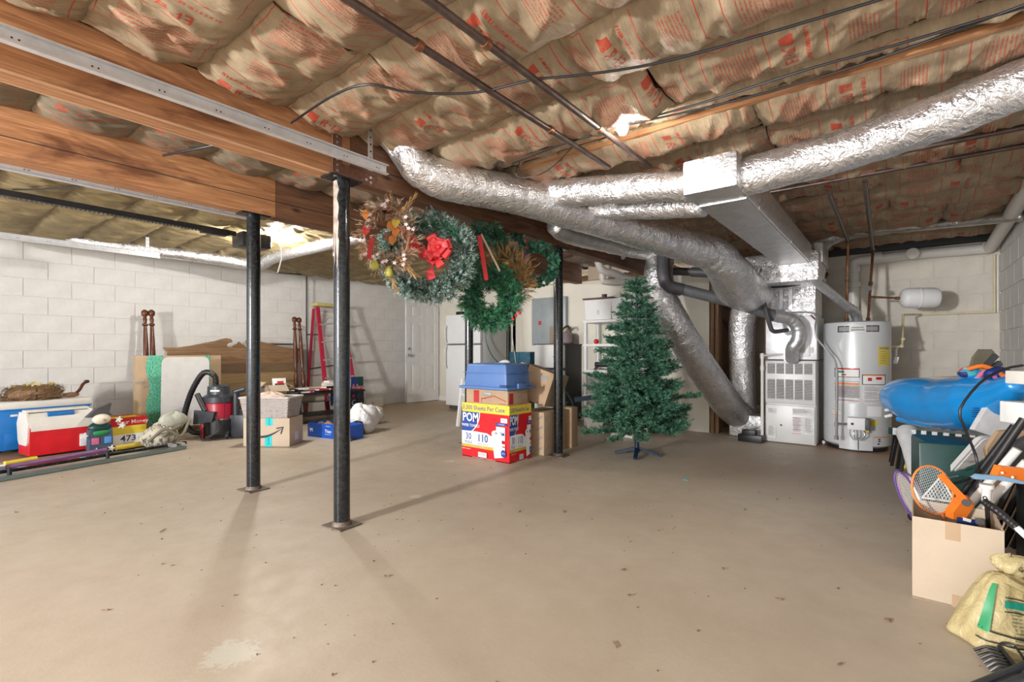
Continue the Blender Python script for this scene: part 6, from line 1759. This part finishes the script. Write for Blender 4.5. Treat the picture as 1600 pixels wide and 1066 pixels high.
# striped cushion
stc = thing('striped_cushion', 'green and white striped cushion edge under the blue raft', 'cushion', P(1450, 668, 3.7))
q0, q1 = P(1388, 668, 4.0), P(1535, 682, 3.05)
NB = 17
for k in range(NB):
    a_, b_ = q0.lerp(q1, k/NB), q0.lerp(q1, (k+.97)/NB)
    bk_ = Vector((.30, .20, .01))
    mb = MB(); th = Vector((0, 0, -.055))
    mb.add([a_, b_, b_+bk_, a_+bk_, a_+th, b_+th, b_+bk_+th, a_+bk_+th], [(0, 1, 2, 3), (4, 7, 6, 5), (0, 4, 5, 1), (1, 5, 6, 2), (2, 6, 7, 3), (3, 7, 4, 0)])
    mb.part('stripe', 'dark_green' if k % 2 == 0 else 'white', stc)
# folding chair legs in black left of it
bl = thing('folding_chair_legs', 'cluster of thin black folding chair legs under the cushion, right of the heater', 'chair', PZ(1405, 733))
for k, (x0, x1, yb_) in enumerate(((1404, 1393, 728), (1411, 1402, 733), (1417, 1408, 738), (1399, 1391, 722))):
    MB().bar(P(x0, 672, 4.05), P(x1, yb_, 755/(yb_-550)), .022, .016).part('leg', 'black_plastic', bl)
MB().bar(P(1394, 672, 4.1), P(1420, 674, 3.95), .02, .02).part('seat_rail', 'black_plastic', bl)
# silver tapered leg
MB().tube([P(1418, 676, 3.8), P(1424, 700, 3.65), P(1430, 752, 3.4)], [.075, .06, .03], 18).solo('silver_cone', 'label_grey', 'pale silver tapering tube below the cushion', 'tube')
MB().cyl(PZ(1408, 732)+Vector((0, 0, .02)), PZ(1422, 734)+Vector((0, 0, .02)), .02, 12).solo('yellow_handle', 'yellow', 'short yellow cylinder on the floor behind the rackets', 'handle')
# blue inflatable raft
mat('raft_blue', (.012, .27, .70), .22, var=.05, coat=.4); mat('raft_top', (.62, .62, .60), .4)
rp = [(1409, 624, 3.75), (1414, 622, 3.7), (1438, 626, 3.5), (1480, 632, 3.25), (1530, 628, 2.95), (1570, 612, 2.7), (1592, 598, 2.58)]
rr_ = [.145, .165, .17, .175, .16, .10, .05]
raft = thing('pool_raft', 'bright blue inflatable pool raft with a grey top lying on the striped cushion', 'raft', P(1480, 668, 3.3))
pth = smooth_path([P(*q) for q in rp], .02)
rad = np.interp(np.linspace(0, 1, len(pth)), np.linspace(0, 1, len(rr_)), rr_)
mb = MB().tube(pth, rad, 30)
vs = []
for (x, y, z) in mb.v: vs.append((x, y, z))
# widen the raft away from the camera into the wall side and keep its side face tall
mb.v = vs; mb.part('side_chamber', 'raft_blue', raft, sharp=180)
tp_ = MB(); P2 = []
for i, p in enumerate(pth):
    P2.append(p)
top = [p+Vector((0, 0, rad[i]*.90)) for i, p in enumerate(pth)]
dirn = Vector((.42, .30, .02))
tv = []; 
for i, p in enumerate(top): 
    k_ = .9-.4*(i/len(top)); q = p+dirn*k_; q.x = min(q.x, .80)
    tv += [p+Vector((0, 0, .012)), q+Vector((0, 0, .02)), p+Vector((0, 0, -.03)), q+Vector((0, 0, -.10))]
for i in range(len(top)-1):
    o_ = 4*i; n_ = o_+4
    tp_.f += [(o_, n_, n_+1, o_+1), (o_+2, o_+3, n_+3, n_+2), (o_, o_+2, n_+2, n_), (o_+1, n_+1, n_+3, o_+3)]
tp_.v = [tuple(v) for v in tv]; tp_.part('top_sheet', 'raft_top', raft, sharp=180)
mb = MB().tube([P(1404, 655, 3.66), P(1450, 661, 3.35), P(1500, 664, 3.12), P(1525, 662, 3.0)], [.02, .035, .035, .02], 14); mb.part('lower_chamber', 'raft_blue', raft)
mb = MB()
for k in range(2): mb.cyl(P(1392, 640+k*9, 3.7), P(1384, 641+k*10, 3.75), .012, 8)
mb.part('valve', 'white', raft)
# raft print
i0 = int(len(pth)*.60)
prt = MB()
for k in range(5): prt.box(P(1527-k*.0, 638+k*3.2, 2.795), (.06 if k else .05, .001, .004), rotm(rz=TH))
prt.part('printed_lines', 'navy', raft)
# grey upright fins and patterned bag
fn_ = MB().prism([(0, 0), (.02, .07), (.06, .12), (.13, .12), (.15, .10), (.14, .0)], P(1518, 575, 3.1), (CS, SN, 0), (0, 0, 1), (-SN, CS, 0), .02)
fn_.solo('grey_cushion', 'dark_tan' if 'dark_tan' in MATS else 'olive', 'olive-grey flap behind the patterned bag on the raft', 'cushion')
for (x0, y0_, x1, y1_, l_) in ((1540, 573, 1556, 555, 'left'), (1548, 577, 1563, 567, 'right')):
    MB().bar(P(x0, y0_, 2.9), P(x1, y1_, 2.9), .03, .02, (-SN, CS, 0)).solo('dark_fin', 'dark_grey', l_+' of two dark grey bars sticking up behind the patterned bag', 'bar')
def floral():
    m, nt, b, tc = newmat('floral')
    vo = nt.nodes.new('ShaderNodeTexVoronoi'); vo.inputs['Scale'].default_value = 26
    nt.links.new(tc.outputs['Object'], vo.inputs['Vector'])
    sp_ = nt.nodes.new('ShaderNodeSeparateColor'); nt.links.new(vo.outputs['Color'], sp_.inputs[0])
    r_ = ramp(nt, sp_.outputs[0], [(0, (.02, .25, .5)), (.3, (.65, .1, .3)), (.5, (.75, .8, .8)), (.65, (.8, .4, .05)), (.8, (.05, .4, .5)), (.95, (.02, .02, .15))])
    r_.node.color_ramp.interpolation = 'CONSTANT'
    nt.links.new(r_, b.inputs['Base Color']); b.inputs['Roughness'].default_value = .6
    MATS['floral'] = m
floral()
pbg = thing('patterned_bag', 'bright floral bag with orange piping on top of the raft', 'bag', P(1530, 590, 2.95))
cloth_lump(P(1524, 593, 2.95), (.10, .07, .045), 61, 26, 16, .1, rot=TH).part('bag_body', 'floral', pbg)
cloth_lump(P(1560, 593, 2.75), (.07, .05, .04), 63, 22, 14, .1, rot=TH).part('blue_end', 'navy', pbg)
MB().tube(smooth_path([P(1512, 577, 2.9), P(1535, 572, 2.85), P(1558, 580, 2.75), P(1568, 588, 2.68)], .02), .012, 8).part('orange_piping', 'orange', pbg)
MB().tube(smooth_path([P(1528, 590, 2.83), P(1540, 580, 2.8), P(1556, 590, 2.72)], .02), .012, 8).part('pink_handle', 'pink', pbg)
# grey leaning shell behind boxes, black frame, table legs
ls = thing('grey_side_panel', 'large smooth grey panel leaning right of the blue raft', 'panel', P(1560, 690, 2.6))
MB().prism([(0, 0), (.13, .22), (.26, .33), (.30, .27), (.30, .05), (.14, -.05)], P(1522, 672, 2.75), (CS, SN, 0), (0, 0, 1), (-SN, CS, 0), .03).part('panel', 'label_grey', ls)
hv_ = thing('appliance_cover', 'pale grey moulded appliance panel leaning diagonally behind the rackets', 'panel', PZ(1490, 800))
ax = (P(1530, 690, 2.55)-P(1474, 752, 2.75)); L_ = ax.length; axn = ax.normalized(); nrm = axn.cross(Vector((-SN, CS, .0))).normalized(); sdv = Vector((CS, SN, 0)); fwd = Vector((-SN, CS, 0))
sdv = nrm if nrm.x > 0 else -nrm
MB().prism([(a_, b_) for a_, b_ in rrect(.115, L_+.04, .03)], P(1472, 752, 2.75), sdv, axn, fwd, .03).part('panel', 'white_metal', hv_)
MB().prism([(a_+.015, b_+.015) for a_, b_ in rrect(.085, L_+.01, .025)], P(1472, 752, 2.75)-fwd*.006, sdv, axn, fwd, .006).part('raised_face', 'label_grey', hv_)
for k in range(4): MB().box(P(1490+k*11, 745-k*12, 2.60), (.05, .004, .004), rotm(rz=TH, ry=-.2)).part('moulded_line', 'print_grey', hv_)
bf = thing('tubular_stand', 'black tubular frame leaning against the right wall', 'frame', PZ(1500, 830))
MB().tube([P(1480, 830, 2.25), P(1600, 655, 2.05)], .016, 12).part('front_tube', 'black_plastic', bf)
MB().tube([P(1478, 805, 2.4), P(1585, 665, 2.2)], .014, 12).part('rear_tube', 'black_plastic', bf)
MB().box(P(1590, 720, 2.25), (.18, .03, .16), rotm(rz=TH, ry=-.5)).part('cross_panel', 'dark_grey', bf)
for k in range(6):
    MB().bar(P(1535+k*16, 850+k*2, 2.3), P(1585+k*14, 745+k*8, 2.2), .022, .02).part('slat', 'black', bf)
for (a_, b_, l_) in (((1496, 812, 2.2), (1590, 702, 2.05), 'upper'), ((1512, 820, 2.15), (1605, 722, 1.98), 'lower')):
    MB().tube([P(*a_), P(*b_)], .0165, 14).solo('plastic_pole', 'ivory' if 'ivory' in MATS else 'pvc', l_+' of two ivory plastic poles leaning at right behind the carton', 'pole')
MB().box(P(1597, 645, 2.25), (.09, .12, .10), rotm(rz=TH), r=.006).solo('white_box_end', 'white', 'white box cut by the right edge above the black frame', 'box')
MB().box(P(1608, 590, 2.2), (.12, .1, .06), rotm(rz=TH), r=.006).solo('white_block', 'off_white', 'off-white block at the right edge beside the raft tip', 'block')
MB().prism([(0, 0), (.17, .04), (.2, .16), (.16, .2), (.05, .19), (-.01, .1)], P(1545, 735, 2.35), (CS, SN, 0), (0, 0, 1), (-SN, CS, 0), .02).solo('tan_panel', 'cardboard', 'tan rounded panel in the shade behind the black frame', 'panel')
# back part of the pile: dark bags that fill behind
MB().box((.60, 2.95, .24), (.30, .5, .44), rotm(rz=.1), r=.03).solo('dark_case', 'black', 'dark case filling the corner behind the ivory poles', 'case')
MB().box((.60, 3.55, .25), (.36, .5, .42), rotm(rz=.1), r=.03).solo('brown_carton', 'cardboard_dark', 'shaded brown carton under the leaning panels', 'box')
cable([P(1598, 571, 2.3), P(1565, 578, 2.3), P(1530, 600, 2.3), P(1500, 640, 2.3), P(1506, 665, 2.3), P(1524, 710, 2.3), P(1527, 733, 2.28), P(1515, 748, 2.25), P(1480, 758, 2.25)], .006, 'black cable looping down in front of the blue raft')

# big plain carton with rackets
cw_, cdp, chh = .265, .30, .33
bx_ = carton('open_carton', 'plain tan open carton holding rackets in the right foreground', (.052, 2.56, 0), math.radians(-1), cw_, cdp, chh, 'cardboard_light', True)
f = front(bx_); f.rect(.10, .26, .145, .33, 'cardboard', 'tape'); f.rect(.12, .0, .17, .05, 'cardboard', 'tape')
bx_.children[0]['label'] = 'tan corrugated body'
MB().tube(smooth_path([(cw_-.005, .02, chh), (cw_+.012, .12, chh+.01), (cw_-.0, .24, chh)], .02), .003, 6).part('bent_edge', 'cardboard_light', bx_, world=False)
MB().sph(PZ(1421, 812)+Vector((.02, 0, .02)), .03, 12, 8).solo('caster_ball', 'black', 'small black wheel on the floor left of the open carton', 'wheel')
def racket(label, c, a, b, up, side, frame, strings, tail=None, m2=None):
    """c centre, semi-axes a along up, b along side"""
    t = thing('racket', label, 'racket', c)
    up = Vector(up).normalized(); side = Vector(side); side = (side-up*side.dot(up)).normalized()
    pts = [c+up*a*math.cos(q)+side*b*math.sin(q) for q in np.linspace(0, 2*PI, 41)]
    MB().tube(pts, .0045, 8, False).part('head_frame', frame, t)
    if m2: MB().tube(pts[8:20], .0055, 8).part('frame_stripe', m2, t)
    st = MB()
    for k in range(-9, 10):
        x = k/10; h = math.sqrt(1-x*x)
        st.tube([c+side*b*x-up*a*h, c+side*b*x+up*a*h], .0004, 3); st.tube([c+up*a*x-side*b*h, c+up*a*x+side*b*h], .0004, 3)
    st.part('strings', strings, t, stuff=True)
    MB().tube([c-up*a, c-up*(a+.05), c-up*(a+.24)], [.006, .0045, .004], 8).part('shaft', frame, t)
    return t
c = P(1457, 766, 2.12)
racket('orange-red badminton racket sticking up from the open carton', c, .105, .088, (-.30, -.1, .95), (CS, SN, -.12), 'orange_ink', 'white')
c = P(1421, 777, 2.28)
racket('blue and white racket at the far left of the open carton', c, .125, .035, (-.36, -.1, .9), (.5, .2, -.1), 'purple', 'paper', None, 'white')
racket('purple racket just behind the blue and white one', P(1428, 778, 2.33), .125, .045, (-.33, -.1, .9), (.6, .2, -.1), 'purple_toy', 'white')
mesh_ = thing('racket_press', 'white lattice frame with dark mesh behind the orange racket', 'frame', P(1468, 770, 2.25))
tri = [P(1441, 778, 2.25), P(1470, 745, 2.3), P(1492, 785, 2.2)]
mm_ = MB()
for i in range(3): mm_.tube([tri[i], tri[(i+1) % 3]], .004, 6)
for k in range(1, 9):
    mm_.tube([tri[0].lerp(tri[1], k/9), tri[0].lerp(tri[2], k/9)], .0015, 4); mm_.tube([tri[2].lerp(tri[1], k/9), tri[2].lerp(tri[0], k/9)], .0015, 4)
mm_.part('lattice', 'white', mesh_)
# orange cutter tool in the box
oc = thing('orange_scooper', 'orange plastic hinged tool with black knobs in the open carton', 'tool', P(1500, 790, 2.05))
MB().bar(P(1469, 742, 2.1), P(1515, 790, 2.0), .022, .012, (-SN, CS, 0)).part('long_arm', 'orange', oc)
MB().prism([(0, 0), (.05, .0), (.09, .06), (.06, .10), (.03, .07), (.0, .03)], P(1490, 812, 2.05), (CS, SN, 0), (0, 0, 1), (-SN, CS, 0), .04).part('body', 'orange', oc)
MB().cyl(P(1510, 786, 1.99), P(1510, 786, 1.96), .015, 16).part('knob', 'black', oc); MB().cyl(P(1531, 816, 1.97), P(1531, 816, 1.94), .014, 16).part('knob', 'black', oc)
MB().bar(P(1496, 814, 1.98), P(1528, 819, 1.96), .03, .01, (-SN, CS, 0)).part('blue_label', 'navy', oc)
MB().bar(P(1505, 811, 1.97), P(1516, 814, 1.965), .012, .01, (-SN, CS, 0)).part('white_mark', 'white', oc)
MB().prism([(0, 0), (.06, 0), (.06, .035), (.035, .06), (.01, .05)], P(1508, 815, 2.12), (CS, SN, 0), (0, 0, 1), (-SN, CS, 0), .01).solo('pink_card', 'label_grey', 'pale rounded card behind the orange tool', 'card')
# white t-handle pole and black grip
th_ = thing('pump_handle', 'ivory capped pole standing in the open carton', 'pole', P(1542, 828, 2.0))
MB().tube([P(1542, 760, 2.0), P(1541, 784, 2.0)], [.017, .015], 14).part('cap', 'pvc', th_); MB().tube([P(1542, 757, 2.0), P(1542, 763, 2.0)], .024, 14).part('collar', 'pvc', th_)
MB().tube([P(1542, 784, 2.0), P(1545, 840, 2.02)], .008, 10).part('pole', 'black_plastic', th_)
bt = thing('grip_pole', 'white pole with a ribbed black grip crossing the right edge', 'pole', P(1590, 830, 1.75))
gp = smooth_path([P(1538, 784, 1.85), P(1560, 800, 1.8), P(1590, 826, 1.75)], .004)
MB().tube(gp, .0135, 14, True, lambda i, a: 1.08 if i % 3 == 0 else .96).part('ribbed_grip', 'black_plastic', bt)
MB().tube([P(1588, 824, 1.75), P(1625, 858, 1.7)], .011, 12).part('pole', 'white', bt)
MB().tube(smooth_path([P(1541, 786, 1.84), P(1536, 778, 1.86), P(1540, 776, 1.86), P(1545, 784, 1.84)], .005), .002, 6).part('hang_loop', 'black_cable', bt)
# orange brush and blue blade
ob_ = thing('orange_snow_brush', 'orange plastic handle with a blue-grey blade at the right edge', 'tool', P(1580, 745, 1.95))
MB().prism([(0, .0), (.02, .045), (.06, .04), (.16, .03), (.16, -.035), (.05, -.02)], P(1557, 746, 1.95), (CS, SN, 0), (0, 0, 1), (-SN, CS, 0), .03).part('handle', 'orange', ob_)
for (x, y) in ((1566, 739), (1582, 746)): MB().cyl(P(x, y, 1.945), P(x, y, 1.935), .004, 10).part('screw', 'grey_steel', ob_)
mat('ice_blue', (.25, .42, .60), .4)
MB().prism([(0, 0), (.02, .012), (.12, .004), (.22, -.02), (.2, -.028), (.1, -.012), (.01, -.008)], P(1520, 746, 1.94), (CS, SN, 0), (0, 0, 1), (-SN, CS, 0), .012).part('blade', 'ice_blue', ob_)

# seed bag
def bagmat():
    m, nt, b, tc = newmat('seed_bag')
    v = tc.outputs['Object']
    n1 = noise(nt, v, 7, 5); n2 = noise(nt, v, 28, 4, .6, .8)
    col = ramp(nt, n1, [(.3, (.42, .34, .16)), (.7, (.60, .51, .28))])
    sep = nt.nodes.new('ShaderNodeSeparateXYZ'); nt.links.new(mapping(nt, v, rot=(0, -.12, 0)), sep.inputs[0])
    rows_ = mth(nt, 'GREATER_THAN', mth(nt, 'FRACT', mth(nt, 'MULTIPLY', sep.outputs[2], 95)), .45)
    tx = mth(nt, 'MULTIPLY', rows_, mth(nt, 'ADD', noise(nt, mapping(nt, v, (60, 60, 12)), 1, 1), .02))
    zone = mth(nt, 'MULTIPLY', mth(nt, 'GREATER_THAN', sep.outputs[0], -.055), mth(nt, 'LESS_THAN', sep.outputs[2], .15))
    k = mth(nt, 'MULTIPLY', mth(nt, 'MULTIPLY', ramp(nt, tx, [(.47, (0,)*3), (.52, (1,)*3)]), zone), .75)
    col = mixc(nt, k, col, (.16, .15, .10))
    nt.links.new(col, b.inputs['Base Color']); b.inputs['Roughness'].default_value = .42
    nt.links.new(bump(nt, n2, .5, .02), b.inputs['Normal'])
    MATS['seed_bag'] = m
bagmat()
sbg = thing('seed_bag', 'yellow paper seed bag with green stripes and a rolled top in the front right', 'bag', (.285, 2.36, 0), TH)
n_, m_ = 56, 30
th = np.linspace(0, 2*PI, n_+1)[:-1]; hh = np.linspace(0, 1, m_)
T, H = np.meshgrid(th, hh, indexing='ij')
wid = .115*(1-H)**.55*.9+.045; dep = .085*(1-H)**.6+.025
wid = np.where(H < .06, wid*(.86+.14*H/.06), wid)
fold = 1+.10*(vn(np.cos(T)*3+4, np.sin(T)*3+H*3, 5)-.5)-.07*(1-np.abs(2*vn(np.cos(T)*3.5+1, np.sin(T)*3.5+H*1.2, 8)-1))**3
cT, sT = np.cos(T), np.sin(T)
sq = (np.abs(cT)**3.2+np.abs(sT)**3.2)**(-1/3.2)
X = wid*cT*sq*fold+.02*H; Y = dep*sT*sq*fold; Z = .235*H+.0+.01*(vn(T*3, H*4, 2)-.5)*H
mb = MB(); mb.v = list(zip(X.ravel().tolist(), Y.ravel().tolist(), Z.ravel().tolist()))
for i in range(n_):
    i2 = (i+1) % n_
    for j in range(m_-1): mb.f.append((i*m_+j, i2*m_+j, i2*m_+j+1, i*m_+j+1))
mb.f.append(tuple(i*m_ for i in range(n_))[::-1]); mb.f.append(tuple(i*m_+m_-1 for i in range(n_)))
mb.part('bag_body', 'seed_bag', sbg, world=False, sharp=180)
def surf(u, h, off=.012):
    """point on the front of the bag; u = angle, h = height fraction"""
    t = np.array([[u]]); h_ = np.array([[h]])
    w = .115*(1-h)**.55*.9+.045; d = .085*(1-h)**.6+.025
    f_ = 1+.10*float(vn(np.cos(t)*3+4, np.sin(t)*3+h_*3, 5)[0, 0]-.5)-.07*(1-abs(2*float(vn(np.cos(t)*3.5+1, np.sin(t)*3.5+h_*1.2, 8)[0, 0])-1))**3
    c_, s_ = math.cos(u), math.sin(u); q = (abs(c_)**3.2+abs(s_)**3.2)**(-1/3.2)
    if h < .06: w *= .86+.14*h/.06
    return Vector(((w*f_+off)*c_*q+.02*h, (d*f_+off)*s_*q, .235*h))
def band(pts, w, m, name):
    vs = []
    for (u, h) in pts: vs += [surf(u, h-w/2), surf(u, h+w/2)]
    mb = MB(); mb.add(vs, [(2*i, 2*i+2, 2*i+3, 2*i+1) for i in range(len(pts)-1)]); mb.part(name, m, sbg, world=False, sharp=180)
None
mat('bag_green', (.03, .30, .12), .45); mat('bag_teal', (.01, .22, .15), .45)
seq = lambda u0, u1, h0, h1, n=14: [(u0+(u1-u0)*k/n, h0+(h1-h0)*k/n) for k in range(n+1)]
band(seq(-1.15*PI/2-.4, -PI/2+.35, .70, .62), .09, 'bag_teal', 'teal_stripe')
band(seq(-1.15*PI/2-.4, -PI/2+.35, .78, .70), .012, 'black', 'black_line'); band(seq(-1.15*PI/2-.4, -PI/2+.35, .61, .53), .012, 'black', 'black_line')
band(seq(-PI/2+.35, -.35, .95, .35), .10, 'bag_teal', 'teal_stripe')
band(seq(-PI*.86, -.3, .36, .12, 22), .02, 'black', 'black_line'); band(seq(-PI*.86, -.3, .22, .06, 22), .015, 'black', 'black_line')
mb = MB(); gv = []
for j in range(11):
    h_ = .32+.60*j/10
    for i in range(7): gv.append(surf(-2.72+(.28-.12*j/10)*i/6+.10*j/10, h_))
mb.add(gv, [(j*7+i, j*7+i+1, j*7+i+8, j*7+i+7) for j in range(10) for i in range(6)]); mb.part('green_panel', 'bag_green', sbg, world=False, sharp=180)
tmb = cloth_lump((.035, 0, .225), (.07, .045, .036), 71, 34, 18, .22, flat=False); tmb.part('rolled_top', 'seed_bag', sbg, world=False, sharp=180)
MB().tube(smooth_path([(-.03, -.045, .232), (.03, -.06, .205), (.075, -.05, .225), (.10, -.02, .24)], .01), .012, 8).part('fold_lip', 'seed_bag', sbg, world=False)
tx_ = Face(sbg, (-.02, -.048, .245), (1, 0, .0), (0, .35, 1)); tx_.text('GOLD', .065, .015, .022, 'black', .02, rot=-.25)
tx_ = Face(sbg, (.065, -.07, .12), (1, .0, -.8), (.5, .1, 1)); tx_.text('GRASS', .02, .03, .028, 'navy', .04)

# rake
rk = thing('garden_rake', 'black garden rake head with curved tines in the bottom right corner', 'rake', PZ(1560, 1050))
def floor_off(px, py, z): return PZ(px, py, z)
for k in range(7):
    a_ = PZ(1522+k*5, 1016+k*6.5, .008); b_ = PZ(1560+k*3.5, 1017+k*5.5, .03); c_ = PZ(1568+k*3, 1020+k*5, .022)
    MB().tube(smooth_path([a_, a_.lerp(b_, .5)+Vector((0, 0, .012)), b_, c_], .01), .0045, 6).part('tine', 'black_plastic', rk)
MB().tube([PZ(1562, 1012, .03), PZ(1585, 1040, .03), PZ(1596, 1056, .03)], .007, 8).part('head_bar', 'black_plastic', rk)
MB().tube([PZ(1522, 1072, .03), PZ(1640, 1024, .04)], .011, 10).part('handle', 'vac_grey', rk)
MB().tube([PZ(1545, 1078, .03), PZ(1650, 1038, .04)], .009, 10).part('second_handle', 'vac_grey', rk)
MB().tube(smooth_path([PZ(1556, 1016, .03), PZ(1566, 1005, .05), PZ(1585, 1010, .05), PZ(1600, 1030, .04)], .01), .004, 6).part('brace', 'black_plastic', rk)
MB().box((.47, 2.32, .16), (.05, .3, .32), rotm(rz=.1)).solo('grey_tray', 'dark_grey', 'dark grey tray standing behind the seed bag', 'tray')

# ------------------------------------------------------------------ debris on the floor
random.seed(5)
DB = [(262, 885), (602, 902), (160, 956), (983, 932), (978, 892), (1130, 890), (1168, 797), (880, 800), (1305, 1035), (940, 720), (735, 700), (812, 800), (255, 830), (30, 800), (1210, 780), (1385, 968), (960, 1005), (1215, 935)]
LM = {'nearest black post': (-2.5, 1.57), 'second front post': (-3.655, 1.58), 'third post': (-2.545, 3.92), 'Christmas tree': (-1.957, 4.4), 'seed bag': (.285, 2.36), 'open carton': (.18, 2.6), 'furnace': (-.9, 6), 'towel carton': (-3, 3.4)}
RK = {}
for i, (px, py) in enumerate(DB):
    c = PZ(px, py, .002)
    near = min(LM, key=lambda k: (LM[k][0]-c.x)**2+(LM[k][1]-c.y)**2)
    RK.setdefault(near, []).append((((LM[near][0]-c.x)**2+(LM[near][1]-c.y)**2), i))
RANK = {}
for k, l_ in RK.items():
    for n_, (d_, i) in enumerate(sorted(l_)): RANK[i] = ('nearest to' if n_ == 0 else ('', 'second', 'third', 'fourth', 'fifth', 'sixth', 'seventh')[n_]+' nearest to')+' the '+k
for i, (px, py) in enumerate(DB):
    c = PZ(px, py, .002)
    if i in (1, 3, 5):
        mb = MB().sph(c+Vector((0, 0, .006)), .007, 8, 5, (1.3, .8, .5), rotm(rz=random.random()*3))
    else:
        pts = [c+Vector((random.uniform(-.02, .02), random.uniform(-.02, .02), .002)) for _ in range(3)]
        mb = MB().tube(smooth_path(pts, .006), .0022, 5)
    mb.solo('leaf_scrap', 'stud_wood', 'tiny dark curl of debris on the bare floor, '+RANK[i], 'debris', 'debris scraps on the floor')
cr = MB()
for i in range(420):
    x = random.uniform(-5.5, .3); y = random.uniform(.6, 5.5); s = random.uniform(.0015, .004)
    cr.box((x, y, s/2), (s*2, s*1.5, s), rotm(rz=random.random()*3))
cr.solo('floor_crumbs', 'stud_wood', 'fine crumbs and grit spread over the concrete floor', 'debris', stuff=True)
MB().prism([(0, 0), (.03, .005), (.035, .02), (.015, .03), (-.01, .015)], PZ(1068, 750, .001), (1, 0, 0), (0, 1, 0), (0, 0, 1), .003).solo('teal_scrap', 'turquoise', 'small turquoise scrap on the floor right of the tree', 'scrap')

# ------------------------------------------------------------------ prints, handles and labels sit on the part that carries them
CARRIER = {'towel_carton': 'body', 'refrigerator': None}
BODY = ('body', 'tank', 'board', 'cabinet', 'slab', 'cover', 'case', 'shell', 'tub', 'cabinet')
for r in [o for o in COL.objects if o.parent is None and o.type == 'EMPTY']:
    kids = list(r.children); by = {}
    for k in kids: by.setdefault(k.name.split('.')[0], []).append(k)
    base = next((by[b][0] for b in BODY if b in by), None)
    for k in kids:
        n = k.name.split('.')[0]
        if base is not None and k is not base and (n.startswith('printed') or n in ('tape', 'badge', 'badge_border', 'badge_centre', 'badge_word', 'logo_field', 'logo_border', 'white_band', 'roll_top', 'roll_core', 'barcode', 'curved_arrow', 'arrow_head', 'snow_dots', 'energy_label', 'air_hole', 'burner_cover', 'cover_gap', 'raised_panel', 'door_knob', 'deadbolt', 'warning_sticker', 'sticker', 'drawer', 'side_handle', 'latch', 'hinge', 'flap_seam')):
            k.parent = base
    if r.name.startswith('refrigerator'):
        hs = by['door_handle']; hs[0].parent = by['lower_door'][0]; hs[1].parent = by['freezer_door'][0]
    if r.name.startswith('furnace') and 'louvre_bank' in by:
        for n in ('louvre_bank', 'louvre_recess'):
            for k in by[n]: k.parent = by['louvre_door'][0]
        for k in by.get('label_plate', []): k.parent = by['lower_door'][0]
